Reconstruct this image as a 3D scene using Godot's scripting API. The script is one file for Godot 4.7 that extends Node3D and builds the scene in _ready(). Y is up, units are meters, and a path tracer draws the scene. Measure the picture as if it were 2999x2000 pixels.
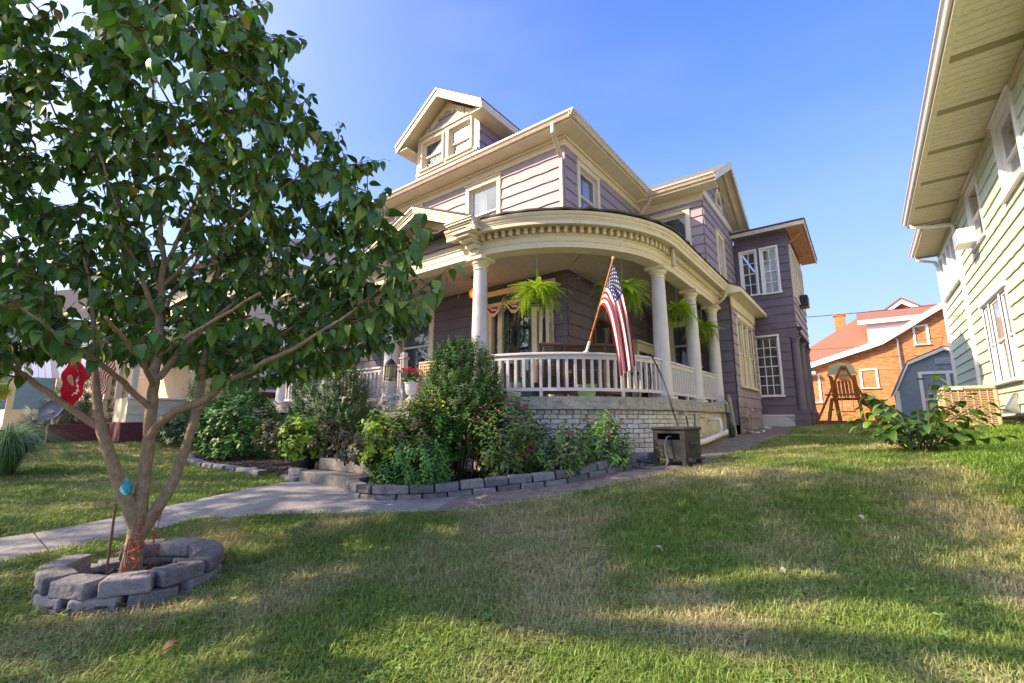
extends Node3D
# A lavender two-storey house with a rounded porch, its front lawn, garden bed and neighbours.
# Metres, y up; y = 0 is the height of the camera's eye. +z points to the street, -z to the back yards.

var M := {}
var rng := RandomNumberGenerator.new()
var taken := {}
var SUN := Vector3(-1.02, 1.0, 1.09).normalized()

# ---------------------------------------------------------------- naming and tree helpers
func numbered(called: String) -> String:
	var n: int = taken.get(called, 0)
	taken[called] = n + 1
	return called if n == 0 else "%s_%03d" % [called, n]

func tag(o, label: String, category: String, group := ""):
	o.set_meta("label", label)
	o.set_meta("category", category)
	if group != "":
		o.set_meta("group", group)
	return o

func thing(called: String, label: String, category: String, at := Vector3.ZERO, turn := 0.0, group := "") -> Node3D:
	var o := Node3D.new()
	o.name = numbered(called)
	add_child(o)
	o.position = at
	o.rotation.y = turn
	tag(o, label, category, group)
	return o

# a mesh under a thing or part; meshes given in world coordinates are shifted back by the thing's own place
func part(parent: Node, called: String, st, m: Material, world := true) -> MeshInstance3D:
	var o := MeshInstance3D.new()
	o.mesh = st.commit() if st is SurfaceTool else st
	o.material_override = m
	o.name = called
	parent.add_child(o, true)
	if world and parent.get_parent() == self and not (parent is MeshInstance3D):
		o.position = -parent.position
	return o

func struct(called: String, st, m: Material) -> MeshInstance3D:
	var o := MeshInstance3D.new()
	o.mesh = st.commit() if st is SurfaceTool else st
	o.material_override = m
	o.name = numbered(called)
	add_child(o)
	o.set_meta("kind", "structure")
	return o

func solo(called: String, label: String, category: String, st, m: Material, group := "") -> MeshInstance3D:
	var o := MeshInstance3D.new()
	o.mesh = st.commit() if st is SurfaceTool else st
	o.material_override = m
	o.name = numbered(called)
	add_child(o)
	tag(o, label, category, group)
	return o

func holder(parent: Node, called: String) -> Node3D:
	var o := Node3D.new()
	o.name = called
	parent.add_child(o, true)
	if parent.get_parent() == self:
		o.position = -parent.position
	return o

func copy(src: Node3D, at: Vector3, turn: float, label: String) -> Node3D:
	var base: String = src.get_meta("kindname")
	var c: Node3D = src.duplicate()
	c.name = numbered(base)
	add_child(c)
	c.position = at
	c.rotation.y = turn
	c.set_meta("label", label)
	return c

func many(parent: Node, called: String, mesh: Mesh, m: Material, xf: Array, cols: Array, stuff := true) -> MultiMeshInstance3D:
	var mm := MultiMesh.new()
	mm.transform_format = MultiMesh.TRANSFORM_3D
	mm.use_colors = cols.size() > 0
	mm.mesh = mesh
	mm.instance_count = xf.size()
	for i in xf.size():
		mm.set_instance_transform(i, xf[i])
		if cols.size() > 0:
			mm.set_instance_color(i, cols[i])
	var o := MultiMeshInstance3D.new()
	o.multimesh = mm
	o.material_override = m
	o.name = called
	parent.add_child(o, true)
	if parent != self and parent.get_parent() == self:
		o.position = -parent.position
	if stuff:
		o.set_meta("kind", "stuff")
	return o

# ---------------------------------------------------------------- shapes
func S() -> SurfaceTool:
	var st := SurfaceTool.new()
	st.begin(Mesh.PRIMITIVE_TRIANGLES)
	return st

func tri(st: SurfaceTool, a: Vector3, b: Vector3, c: Vector3):
	var n := (c - a).cross(b - a).normalized()
	for p in [a, b, c]:
		st.set_normal(n)
		st.add_vertex(p)

# coloured triangles with their own face normals, for blades and petals seen from both sides
func ctris(st: SurfaceTool, pts: Array, col := Color.WHITE, uv := Vector2(0.25, 0.5)):
	for i in range(0, pts.size(), 3):
		var n: Vector3 = (pts[i + 2] - pts[i]).cross(pts[i + 1] - pts[i]).normalized()
		for k in 3:
			st.set_color(col); st.set_uv(uv); st.set_normal(n); st.add_vertex(pts[i + k])

func quad(st: SurfaceTool, a: Vector3, b: Vector3, c: Vector3, d: Vector3):
	tri(st, a, b, c)
	tri(st, a, c, d)

# axis-aligned box with chamfered edges (ch = 0: plain)
func box(st: SurfaceTool, lo: Vector3, hi: Vector3, ch := 0.0):
	obox(st, Transform3D(Basis(), (lo + hi) / 2), (hi - lo).abs(), ch)

func obox(st: SurfaceTool, t: Transform3D, size: Vector3, ch := 0.0):
	var h := size / 2
	if ch <= 0.0:
		for ax in 3:
			for s in [-1.0, 1.0]:
				var n := Vector3.ZERO; n[ax] = s
				var u := Vector3.ZERO; u[(ax + 1) % 3] = 1
				var v := Vector3.ZERO; v[(ax + 2) % 3] = 1
				var a: Vector3 = n * h[ax]; var uu: Vector3 = u * h[(ax + 1) % 3]; var vv: Vector3 = v * h[(ax + 2) % 3]
				if s > 0:
					quad(st, t * (a - uu - vv), t * (a - uu + vv), t * (a + uu + vv), t * (a + uu - vv))
				else:
					quad(st, t * (a - uu - vv), t * (a + uu - vv), t * (a + uu + vv), t * (a - uu + vv))
		return
	ch = minf(ch, minf(h.x, minf(h.y, h.z)) * 0.9)
	var g := h - Vector3(ch, ch, ch)
	for ax in 3:
		var b := (ax + 1) % 3
		var c := (ax + 2) % 3
		for s in [-1.0, 1.0]:
			var q := []
			for k in [[-1, -1], [1, -1], [1, 1], [-1, 1]]:
				var p := Vector3.ZERO
				p[ax] = s * h[ax]; p[b] = k[0] * g[b]; p[c] = k[1] * g[c]
				q.append(t * p)
			if s > 0: quad(st, q[0], q[3], q[2], q[1])
			else: quad(st, q[0], q[1], q[2], q[3])
		# edges running along ax
		for s1 in [-1.0, 1.0]:
			for s2 in [-1.0, 1.0]:
				var q := []
				for k in [[0, -1], [0, 1], [1, 1], [1, -1]]:
					var p := Vector3.ZERO
					p[ax] = k[1] * g[ax]
					if k[0] == 0: p[b] = s1 * h[b]; p[c] = s2 * g[c]
					else: p[b] = s1 * g[b]; p[c] = s2 * h[c]
					q.append(t * p)
				if s1 * s2 > 0: quad(st, q[0], q[3], q[2], q[1])
				else: quad(st, q[0], q[1], q[2], q[3])
	for sx in [-1.0, 1.0]:
		for sy in [-1.0, 1.0]:
			for sz in [-1.0, 1.0]:
				var a := t * Vector3(sx * h.x, sy * g.y, sz * g.z)
				var b2 := t * Vector3(sx * g.x, sy * h.y, sz * g.z)
				var c2 := t * Vector3(sx * g.x, sy * g.y, sz * h.z)
				if sx * sy * sz > 0: tri(st, a, c2, b2)
				else: tri(st, a, b2, c2)

# bar between two points, cross-section w (sideways) by d
func bar(st: SurfaceTool, a: Vector3, b: Vector3, w: float, d: float, ch := 0.0, upish := Vector3.UP):
	var y := (b - a)
	var l := y.length()
	y /= l
	if absf(y.dot(upish)) > 0.98: upish = Vector3(0, 0, 1)
	var x := y.cross(upish).normalized()
	var z := x.cross(y)
	obox(st, Transform3D(Basis(x, y, z), (a + b) / 2), Vector3(w, l, d), ch)

func smooth_quad(st: SurfaceTool, p: Array, n: Array, uv: Array = []):
	for i in [0, 1, 2, 0, 2, 3]:
		st.set_normal(n[i])
		if uv.size() > 0: st.set_uv(uv[i])
		st.add_vertex(p[i])

# round tube through points, radii a number or a list
func tube(st: SurfaceTool, pts: Array, rad, sides := 8, caps := true):
	var n := pts.size()
	var rings := []
	var norms := []
	var ref := Vector3(0.31, 0.2, 0.93).normalized()
	for i in n:
		var d: Vector3 = (pts[mini(i + 1, n - 1)] - pts[maxi(i - 1, 0)]).normalized()
		var x := d.cross(ref)
		if x.length() < 0.05: x = d.cross(Vector3.RIGHT)
		x = x.normalized()
		var z := d.cross(x).normalized()
		ref = x.cross(d).normalized()
		var r: float = rad[i] if rad is Array else rad
		var ring := []; var nr := []
		for k in sides:
			var a := TAU * k / sides
			var v := x * cos(a) + z * sin(a)
			nr.append(v)
			ring.append(pts[i] + v * r)
		rings.append(ring); norms.append(nr)
	for i in n - 1:
		for k in sides:
			var j := (k + 1) % sides
			smooth_quad(st, [rings[i][k], rings[i + 1][k], rings[i + 1][j], rings[i][j]], [norms[i][k], norms[i + 1][k], norms[i + 1][j], norms[i][j]])
	if caps:
		for e in [0, n - 1]:
			for k in range(1, sides - 1):
				if e == 0: tri(st, rings[e][0], rings[e][k], rings[e][k + 1])
				else: tri(st, rings[e][0], rings[e][k + 1], rings[e][k])

# profile = [Vector2(radius, y), ...] turned round a vertical axis
func lathe(st: SurfaceTool, prof: Array, at: Vector3, segs := 20):
	for i in prof.size() - 1:
		var p0: Vector2 = prof[i]; var p1: Vector2 = prof[i + 1]
		var e := p1 - p0
		var nn := Vector2(e.y, -e.x).normalized()
		for k in segs:
			var a0 := TAU * k / segs; var a1 := TAU * (k + 1) / segs
			var c0 := Vector3(cos(a0), 0, sin(a0)); var c1 := Vector3(cos(a1), 0, sin(a1))
			var q := [at + c0 * p0.x + Vector3.UP * p0.y, at + c0 * p1.x + Vector3.UP * p1.y, at + c1 * p1.x + Vector3.UP * p1.y, at + c1 * p0.x + Vector3.UP * p0.y]
			var n0 := c0 * nn.x + Vector3.UP * nn.y; var n1 := c1 * nn.x + Vector3.UP * nn.y
			smooth_quad(st, [q[0], q[3], q[2], q[1]], [n0, n1, n1, n0])

# closed profile [Vector2(out, y)] swept along a level path; outs = outward normals (x, z) at each path point
func sweep(st: SurfaceTool, path: Array, outs: Array, prof: Array, closed := true):
	var n := prof.size()
	for i in path.size() - 1:
		for k in (n if closed else n - 1):
			var a: Vector2 = prof[k]; var b: Vector2 = prof[(k + 1) % n]
			var p := func(j, q): return Vector3(path[j].x + outs[j].x * q.x, q.y, path[j].y + outs[j].y * q.x)
			quad(st, p.call(i, a), p.call(i, b), p.call(i + 1, b), p.call(i + 1, a))
	if closed:
		var pts := PackedVector2Array(prof)
		var ix := Geometry2D.triangulate_polygon(pts)
		for e in [0, path.size() - 1]:
			for t in range(0, ix.size(), 3):
				var v := []
				for k in 3:
					var q: Vector2 = pts[ix[t + k]]
					v.append(Vector3(path[e].x + outs[e].x * q.x, q.y, path[e].y + outs[e].y * q.x))
				tri(st, v[0], v[1], v[2])

# flat polygon given as 3-D points, extruded by vector ex
func slabpoly(st: SurfaceTool, poly: Array, ex: Vector3):
	var n := poly.size()
	var nrm := Vector3.ZERO
	for i in n:
		nrm += poly[i].cross(poly[(i + 1) % n])
	nrm = nrm.normalized()
	var ax := (poly[1] - poly[0] as Vector3).normalized()
	var ay := nrm.cross(ax)
	var p2 := PackedVector2Array()
	for p in poly: p2.append(Vector2((p - poly[0]).dot(ax), (p - poly[0]).dot(ay)))
	var ix := Geometry2D.triangulate_polygon(p2)
	for t in range(0, ix.size(), 3):
		tri(st, poly[ix[t]], poly[ix[t + 2]], poly[ix[t + 1]])
		tri(st, poly[ix[t]] + ex, poly[ix[t + 1]] + ex, poly[ix[t + 2]] + ex)
	for i in n:
		var j := (i + 1) % n
		quad(st, poly[i], poly[i] + ex, poly[j] + ex, poly[j])

func rough_stone(size: Vector3, ch: float, sd: int, amp := 0.006) -> ArrayMesh:
	# a block with worn edges: a rounded box whose points are pushed about by noise
	var nz := FastNoiseLite.new(); nz.seed = sd; nz.frequency = 9.0
	var st := S()
	st.set_smooth_group(0)
	var h := size / 2
	var g := 6
	for ax in 3:
		for s in [-1.0, 1.0]:
			var b := (ax + 1) % 3; var c := (ax + 2) % 3
			var P := []
			for i in g + 1:
				var row := []
				for j in g + 1:
					var p := Vector3.ZERO
					p[ax] = s * h[ax]
					var fb := [-1.0, -1.0 + ch * 0.75 / h[b], -1.0 + ch * 1.6 / h[b], 0.0, 1.0 - ch * 1.6 / h[b], 1.0 - ch * 0.75 / h[b], 1.0]
					var fc := [-1.0, -1.0 + ch * 0.75 / h[c], -1.0 + ch * 1.6 / h[c], 0.0, 1.0 - ch * 1.6 / h[c], 1.0 - ch * 0.75 / h[c], 1.0]
					p[b] = h[b] * fb[i]; p[c] = h[c] * fc[j]
					var q := Vector3(clampf(p.x, -h.x + ch, h.x - ch), clampf(p.y, -h.y + ch, h.y - ch), clampf(p.z, -h.z + ch, h.z - ch))
					var d := p - q
					p = q + d.normalized() * minf(d.length(), ch)
					var w := p * (1.0 + 0.0)
					p += (p / h).normalized() * nz.get_noise_3d(w.x, w.y, w.z) * amp * 2.2
					row.append(p)
				P.append(row)
			for i in g:
				for j in g:
					var q4 := [P[i][j], P[i][j + 1], P[i + 1][j + 1], P[i + 1][j]]
					if s < 0: q4 = [P[i][j], P[i + 1][j], P[i + 1][j + 1], P[i][j + 1]]
					for k in [0, 1, 2, 0, 2, 3]: st.add_vertex(q4[k])
	st.index()
	st.generate_normals()
	return st.commit()

# ---------------------------------------------------------------- materials
func sr(r: float, g: float, b: float) -> Color:
	return Color(r / 255.0, g / 255.0, b / 255.0)

func noise_img(w: int, h: int, freq: float, sd: int, oct := 4, type := FastNoiseLite.TYPE_SIMPLEX_SMOOTH) -> Image:
	var nz := FastNoiseLite.new()
	nz.seed = sd
	nz.noise_type = type
	nz.frequency = freq
	nz.fractal_octaves = oct
	return nz.get_seamless_image(w, h, false, false, 0.1, true)

# mottled colour: base and its darker and lighter tones, coarse noise plus fine grain; sx, sy stretch the grain
func mottle(base: Color, spread: float, grain: float, sd: int, n := 256, freq := 0.018, stain := Color(0, 0, 0, 0), sx := 1, sy := 1) -> ImageTexture:
	var a := noise_img(n, n, freq, sd)
	var b := noise_img(n / sx if sx > 1 else n, n / sy if sy > 1 else n, 0.12, sd + 7, 2)
	if sx > 1 or sy > 1:
		b.resize(n, n, Image.INTERPOLATE_BILINEAR)
	var c := noise_img(n, n, freq * 2.3, sd + 19)
	var da := a.get_data(); var db := b.get_data(); var dc := c.get_data()
	var out := PackedByteArray(); out.resize(n * n * 3)
	for i in n * n:
		var k := 1.0 + (da[i] / 255.0 - 0.5) * 2.0 * spread + (db[i] / 255.0 - 0.5) * 2.0 * grain
		var w := clampf((dc[i] / 255.0 - 0.58) * 5.0, 0.0, 1.0) * stain.a
		out[i * 3] = clampi(int((base.r * (1 - w) + stain.r * w) * k * 255), 0, 255)
		out[i * 3 + 1] = clampi(int((base.g * (1 - w) + stain.g * w) * k * 255), 0, 255)
		out[i * 3 + 2] = clampi(int((base.b * (1 - w) + stain.b * w) * k * 255), 0, 255)
	return ImageTexture.create_from_image(Image.create_from_data(n, n, false, Image.FORMAT_RGB8, out))

func bumps(freq: float, sd: int, strength: float, n := 256, oct := 4) -> ImageTexture:
	var im := noise_img(n, n, freq, sd, oct)
	im.bump_map_to_normal_map(strength)
	return ImageTexture.create_from_image(im)

func mat(color: Color, rough := 0.7, tex: Texture2D = null, scale := Vector3.ONE, nrm: Texture2D = null, nscale := 1.0, metal := 0.0) -> StandardMaterial3D:
	var m := StandardMaterial3D.new()
	m.albedo_color = color if tex == null else Color.WHITE
	m.roughness = rough
	m.metallic = metal
	m.cull_mode = BaseMaterial3D.CULL_DISABLED
	if tex:
		m.albedo_texture = tex
	if tex or nrm:
		m.uv1_triplanar = true
		m.uv1_world_triplanar = true
		m.uv1_scale = scale
	if nrm:
		m.normal_enabled = true
		m.normal_texture = nrm
		m.normal_scale = nscale
	return m

func leafmat(rough := 0.5, back := Color(0.25, 0.35, 0.05), tex: Texture2D = null) -> StandardMaterial3D:
	var m := StandardMaterial3D.new()
	m.vertex_color_use_as_albedo = true
	m.roughness = rough
	m.cull_mode = BaseMaterial3D.CULL_DISABLED
	m.backlight_enabled = true
	m.backlight = back
	if tex: m.albedo_texture = tex
	return m

# ---------------------------------------------------------------- camera, sky, sun
func setup_view():
	var cam := Camera3D.new()
	cam.name = "camera"
	add_child(cam)
	var pitch := deg_to_rad(9.6); var head := deg_to_rad(37.5)
	var f := Vector3(-sin(head) * cos(pitch), sin(pitch), -cos(head) * cos(pitch))
	cam.look_at_from_position(Vector3.ZERO, f, Vector3.UP)
	cam.fov = 73.74
	cam.near = 0.05
	cam.far = 2000.0
	cam.current = true
	var env := Environment.new()
	env.background_mode = Environment.BG_SKY
	env.tonemap_mode = Environment.TONE_MAPPER_LINEAR
	env.tonemap_exposure = 3.0
	env.sdfgi_enabled = true
	env.ssao_enabled = true
	env.ssil_enabled = true
	var sky := Sky.new()
	var pm := PanoramaSkyMaterial.new()
	pm.panorama = make_sky()
	pm.energy_multiplier = 1.0
	sky.sky_material = pm
	env.sky = sky
	env.background_energy_multiplier = 1.0
	var we := WorldEnvironment.new()
	we.name = "environment"
	we.environment = env
	add_child(we)
	var sun := DirectionalLight3D.new()
	sun.name = "sun"
	sun.light_energy = 1.08
	sun.light_color = Color(1.0, 0.89, 0.75)
	sun.light_angular_distance = 0.55
	sun.shadow_enabled = true
	add_child(sun)
	sun.look_at_from_position(SUN * 50.0, Vector3.ZERO, Vector3.UP)

func make_sky() -> ImageTexture:
	# clear summer air: pale at the horizon, deep overhead, brighter and whiter round the sun; a few thin clouds
	var w := 768; var h := 384
	var im := Image.create(w, h, false, Image.FORMAT_RGBF)
	var stops := [[0.0, Color(0.80, 0.88, 1.0)], [8.0, Color(0.62, 0.75, 1.0)], [20.0, Color(0.40, 0.56, 0.98)], [33.0, Color(0.20, 0.35, 0.88)], [48.0, Color(0.105, 0.225, 0.72)], [90.0, Color(0.09, 0.20, 0.66)]]
	var nz := FastNoiseLite.new(); nz.seed = 5; nz.frequency = 1.6; nz.fractal_octaves = 5
	for j in h:
		var el := PI / 2 - (j + 0.5) / h * PI
		var d := rad_to_deg(maxf(el, 0.0))
		var c: Color = stops[0][1]
		for k in stops.size() - 1:
			if d >= stops[k][0] and d <= stops[k + 1][0]:
				c = (stops[k][1] as Color).lerp(stops[k + 1][1], (d - stops[k][0]) / (stops[k + 1][0] - stops[k][0]))
		for i in w:
			var az := ((i + 0.5) / w - 0.5) * TAU
			var v := Vector3(-sin(az) * cos(el), sin(el), cos(az) * cos(el))
			var ang := rad_to_deg(acos(clampf(v.dot(SUN), -1, 1)))
			var glow := 3.0 * exp(-ang / 13.0) + 0.36 * exp(-pow(ang / 42.0, 2.0))
			var q := Color(c.r * 0.34, c.g * 0.40, c.b * 0.45)
			q.r += glow * 0.95; q.g += glow * 0.92; q.b += glow * 0.80
			# thin cloud, streaked sideways
			var cl := nz.get_noise_3d(v.x * 1.4, v.y * 5.0, v.z * 1.4) * 0.5 + 0.5
			var low := exp(-pow((d - 7.0) / 5.0, 2.0))
			var amt := clampf((cl - 0.56) * 5.0, 0, 1) * 0.55 * low + clampf((cl - 0.5) * 2.5, 0, 1) * 0.12 * exp(-ang / 60.0)
			q = q.lerp(Color(0.72, 0.72, 0.75), amt)
			if el < 0.0: q = Color(0.3, 0.3, 0.28)
			im.set_pixel(i, j, q)
	return ImageTexture.create_from_image(im)

# ---------------------------------------------------------------- the lie of the land
var GP := [[0.0, 0.0, -1.3], [-1.5, -2.0, -1.2], [0.5, -3.5, -1.06], [-3.5, -0.4, -1.24], [-4.25, -1.1, -1.16], [-6.0, -0.6, -1.12], [-6.0, -3.4, -0.95], [-4.4, -3.7, -0.96], [-3.2, -4.6, -0.85], [-2.2, -5.8, -0.66], [-1.9, -7.5, -0.56], [-1.8, -11.0, -0.38], [-1.8, -14.5, -0.26], [-0.2, -7.3, -0.52], [0.5, -8.0, -0.45], [1.6, -12.5, -0.18], [2.4, -8.0, -0.33], [2.4, -14.0, -0.1], [2.2, -20.0, -0.12], [0.0, -18.0, -0.2], [-9.0, -3.0, -0.98], [-9.0, -5.5, -0.86], [-13.0, -3.0, -0.92], [-19.5, -2.6, -0.78], [-15.0, -6.0, -0.64], [-16.2, -4.0, -0.62], [-9.0, 2.0, -1.3], [0.0, 4.0, -1.5], [-20.0, 3.0, -1.4], [4.0, -3.0, -1.0], [0.0, -32.0, -0.2], [-32.0, -10.0, -0.5], [-2.6, -2.9, -1.04], [-7.8, -1.5, -1.08], [20.0, -20.0, -0.3], [20.0, 10.0, -1.6], [-40.0, 10.0, -1.4], [-5.0, 10.0, -1.9]]

func gh_exact(x: float, z: float) -> float:
	var s := 0.0; var t := 0.0
	for p in GP:
		var dx: float = x - p[0]; var dz: float = z - p[1]
		var q := dx * dx + dz * dz + 0.25
		var w := 1.0 / (q * q)
		s += w; t += w * p[2]
	return t / s

var gx0 := -24.0; var gz0 := -34.0; var gstep := 0.25; var gnx := 130; var gnz := 170
var GH := PackedFloat32Array()

func ground_grid():
	GH.resize(gnx * gnz)
	for j in gnz:
		for i in gnx:
			GH[j * gnx + i] = gh_exact(gx0 + i * gstep, gz0 + j * gstep)
	# ease the field
	for pass_ in 6:
		var G2 := GH.duplicate()
		for j in range(1, gnz - 1):
			for i in range(1, gnx - 1):
				G2[j * gnx + i] = (GH[j * gnx + i] * 2 + GH[j * gnx + i - 1] + GH[j * gnx + i + 1] + GH[(j - 1) * gnx + i] + GH[(j + 1) * gnx + i]) / 6.0
		GH = G2

func gh(x: float, z: float) -> float:
	var fx := (x - gx0) / gstep; var fz := (z - gz0) / gstep
	var i := int(floor(fx)); var j := int(floor(fz))
	if i < 0 or j < 0 or i >= gnx - 1 or j >= gnz - 1: return gh_exact(x, z)
	fx -= i; fz -= j
	var k := j * gnx + i
	# the same split into triangles as the mesh
	var a := GH[k]; var b := GH[k + 1]; var c := GH[k + gnx]; var d := GH[k + gnx + 1]
	if fx + fz <= 1.0: return a + (b - a) * fx + (c - a) * fz
	return d + (c - d) * (1 - fx) + (b - d) * (1 - fz)

func terrain():
	ground_grid()
	var st := S()
	st.set_smooth_group(0)
	var xs := [-600.0, -200.0, -90.0, -50.0, -35.0, -28.0]; var zs := [-600.0, -250.0, -120.0, -70.0, -50.0, -40.0]
	for i in gnx: xs.append(gx0 + i * gstep)
	for j in gnz: zs.append(gz0 + j * gstep)
	xs.append_array([11.0, 16.0, 26.0, 45.0, 90.0, 220.0, 600.0]); zs.append_array([11.0, 16.0, 26.0, 50.0, 110.0, 260.0, 600.0])
	var H := []
	for j in zs.size():
		var row := []
		for i in xs.size(): row.append(Vector3(xs[i], gh(xs[i], zs[j]), zs[j]))
		H.append(row)
	for j in zs.size() - 1:
		for i in xs.size() - 1:
			st.add_vertex(H[j][i]); st.add_vertex(H[j][i + 1]); st.add_vertex(H[j + 1][i])
			st.add_vertex(H[j][i + 1]); st.add_vertex(H[j + 1][i + 1]); st.add_vertex(H[j + 1][i])
	st.index()
	st.generate_normals()
	struct("ground", st, M.soil)

# ground-hugging sheet over a polygon outline (x, z), lifted by up; cells of step
func draped(st: SurfaceTool, poly: PackedVector2Array, up: float, step := 0.25, edge := 0.0):
	var lo := poly[0]; var hi := poly[0]
	for p in poly: lo = lo.min(p); hi = hi.max(p)
	var x := floorf(lo.x / step) * step
	while x < hi.x:
		var z := floorf(lo.y / step) * step
		while z < hi.y:
			var cell := PackedVector2Array([Vector2(x, z), Vector2(x + step, z), Vector2(x + step, z + step), Vector2(x, z + step)])
			for piece in Geometry2D.intersect_polygons(poly, cell):
				var ix := Geometry2D.triangulate_polygon(piece)
				for t in range(0, ix.size(), 3):
					var v := []
					for k in 3:
						var q: Vector2 = piece[ix[t + k]]
						v.append(Vector3(q.x, gh(q.x, q.y) + up, q.y))
					if (v[1] - v[0]).cross(v[2] - v[0]).y < 0: tri(st, v[0], v[1], v[2])
					else: tri(st, v[0], v[2], v[1])
			z += step
		x += step
	if edge > 0.0:
		var n := poly.size()
		for i in n:
			var a := poly[i]; var b := poly[(i + 1) % n]
			var m := maxi(1, int((b - a).length() / step))
			for k in m:
				var p := a.lerp(b, float(k) / m); var q := a.lerp(b, float(k + 1) / m)
				var pa := Vector3(p.x, gh(p.x, p.y) + up, p.y); var qa := Vector3(q.x, gh(q.x, q.y) + up, q.y)
				quad(st, pa, qa, qa - Vector3.UP * edge, pa - Vector3.UP * edge)

func materials():
	var nfine := bumps(0.05, 3, 3.0)
	var ncoarse := bumps(0.03, 11, 6.0)
	M.soil = mat(Color.WHITE, 1.0, mottle(sr(140, 130, 84), 0.25, 0.25, 1, 256, 0.02, Color(0.46, 0.38, 0.25, 0.8)), Vector3.ONE * 0.6, ncoarse, 1.0)
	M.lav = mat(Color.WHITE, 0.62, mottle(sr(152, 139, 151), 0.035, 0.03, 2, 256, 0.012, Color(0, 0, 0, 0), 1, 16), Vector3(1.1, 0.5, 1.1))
	M.lavshade = mat(Color.WHITE, 0.62, mottle(sr(104, 95, 111), 0.05, 0.035, 21, 256, 0.012, Color(0, 0, 0, 0), 1, 16), Vector3(1.1, 0.5, 1.1))  # the same lavender paint, darkened for porch and sunroom walls that stand in shade
	M.cream = mat(Color.WHITE, 0.5, mottle(sr(222, 210, 186), 0.03, 0.03, 4, 256, 0.015, Color(0.80, 0.74, 0.62, 0.25)), Vector3.ONE * 0.7)
	M.white = mat(Color.WHITE, 0.45, mottle(sr(208, 204, 208), 0.03, 0.03, 5, 256, 0.015, Color(0.78, 0.76, 0.74, 0.3)), Vector3.ONE * 0.8)
	M.whitep = mat(sr(236, 236, 238), 0.35)
	M.gutter = mat(Color.WHITE, 0.38, mottle(sr(205, 190, 172), 0.06, 0.03, 6, 256, 0.02, Color(0.55, 0.48, 0.4, 0.4)), Vector3(0.5, 2, 0.5))
	M.ceil = mat(Color.WHITE, 0.55, mottle(sr(186, 176, 162), 0.05, 0.04, 7), Vector3.ONE)
	M.conc = mat(Color.WHITE, 0.85, mottle(sr(172, 168, 160), 0.12, 0.08, 8, 256, 0.02, Color(0.42, 0.41, 0.38, 0.55)), Vector3.ONE * 0.9, nfine, 0.5)
	M.walk = mat(Color.WHITE, 0.88, mottle(sr(134, 133, 136), 0.12, 0.10, 9, 512, 0.012, Color(0.42, 0.41, 0.42, 0.5)), Vector3.ONE * 0.5, nfine, 0.5)
	M.oldwalk = mat(Color.WHITE, 0.9, mottle(sr(120, 110, 104), 0.16, 0.12, 10, 256, 0.02, Color(0.30, 0.27, 0.25, 0.5)), Vector3(0.8, 0.8, 0.8), nfine, 0.6)
	M.roof = mat(Color.WHITE, 0.95, mottle(sr(112, 100, 94), 0.10, 0.22, 12, 256, 0.05), Vector3(2.5, 2.5, 2.5), nfine, 0.7)
	M.roofedge = mat(Color.WHITE, 0.9, mottle(sr(82, 72, 64), 0.2, 0.25, 13, 256, 0.05, Color(0.22, 0.26, 0.2, 0.5)), Vector3.ONE * 2)
	M.brickw = mat(Color.WHITE, 0.75, mottle(sr(218, 214, 214), 0.07, 0.05, 14, 256, 0.02, Color(0.62, 0.58, 0.52, 0.45)), Vector3.ONE * 1.3, nfine, 0.6)
	M.brickw2 = mat(Color.WHITE, 0.78, mottle(sr(206, 200, 198), 0.09, 0.07, 15, 256, 0.02, Color(0.58, 0.5, 0.45, 0.5)), Vector3.ONE * 1.1, nfine, 0.6)
	M.mortar = mat(Color.WHITE, 0.95, mottle(sr(150, 144, 140), 0.2, 0.15, 16), Vector3.ONE * 2)
	M.step = mat(Color.WHITE, 0.88, mottle(sr(114, 112, 111), 0.14, 0.10, 58, 256, 0.02, Color(0.36, 0.35, 0.33, 0.55)), Vector3.ONE * 1.1, nfine, 0.6)
	M.stucco = mat(Color.WHITE, 0.85, mottle(sr(214, 205, 184), 0.07, 0.08, 17, 256, 0.02, Color(0.55, 0.49, 0.42, 0.5)), Vector3.ONE, nfine, 0.8)
	M.stone = [mat(Color.WHITE, 0.92, mottle(sr(122, 120, 126), 0.16, 0.14, 18, 256, 0.025, Color(0.36, 0.35, 0.34, 0.4)), Vector3.ONE * 2.2, ncoarse, 0.7), mat(Color.WHITE, 0.92, mottle(sr(138, 135, 138), 0.16, 0.14, 28, 256, 0.025, Color(0.42, 0.39, 0.37, 0.4)), Vector3.ONE * 1.9, ncoarse, 0.7), mat(Color.WHITE, 0.92, mottle(sr(108, 106, 112), 0.16, 0.14, 38, 256, 0.025, Color(0.3, 0.29, 0.29, 0.4)), Vector3.ONE * 2.0, ncoarse, 0.7)]
	M.mulch = mat(Color.WHITE, 1.0, mottle(sr(44, 38, 38), 0.3, 0.35, 20, 256, 0.05), Vector3.ONE * 2, ncoarse, 1.5)
	M.bark = mat(Color.WHITE, 0.9, mottle(sr(142, 122, 100), 0.16, 0.12, 22, 256, 0.03, Color(0.62, 0.55, 0.47, 0.5), 1, 4), Vector3(3, 2, 3), nfine, 0.8)
	M.twig = mat(sr(104, 78, 60), 0.85)
	M.stem = mat(sr(92, 104, 52), 0.8)
	M.woodstem = mat(sr(84, 70, 56), 0.9)
	M.black = mat(sr(34, 34, 38), 0.45)
	M.iron = mat(sr(38, 36, 38), 0.5, null, Vector3.ONE, null, 1.0, 0.4)
	M.dark = mat(sr(26, 26, 28), 0.9)
	M.room = mat(sr(92, 82, 74), 0.9)
	M.glass = mat(Color(0.30, 0.36, 0.44, 0.22), 0.03)
	M.glass.transparency = BaseMaterial3D.TRANSPARENCY_ALPHA
	M.glass.metallic_specular = 0.9
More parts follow.
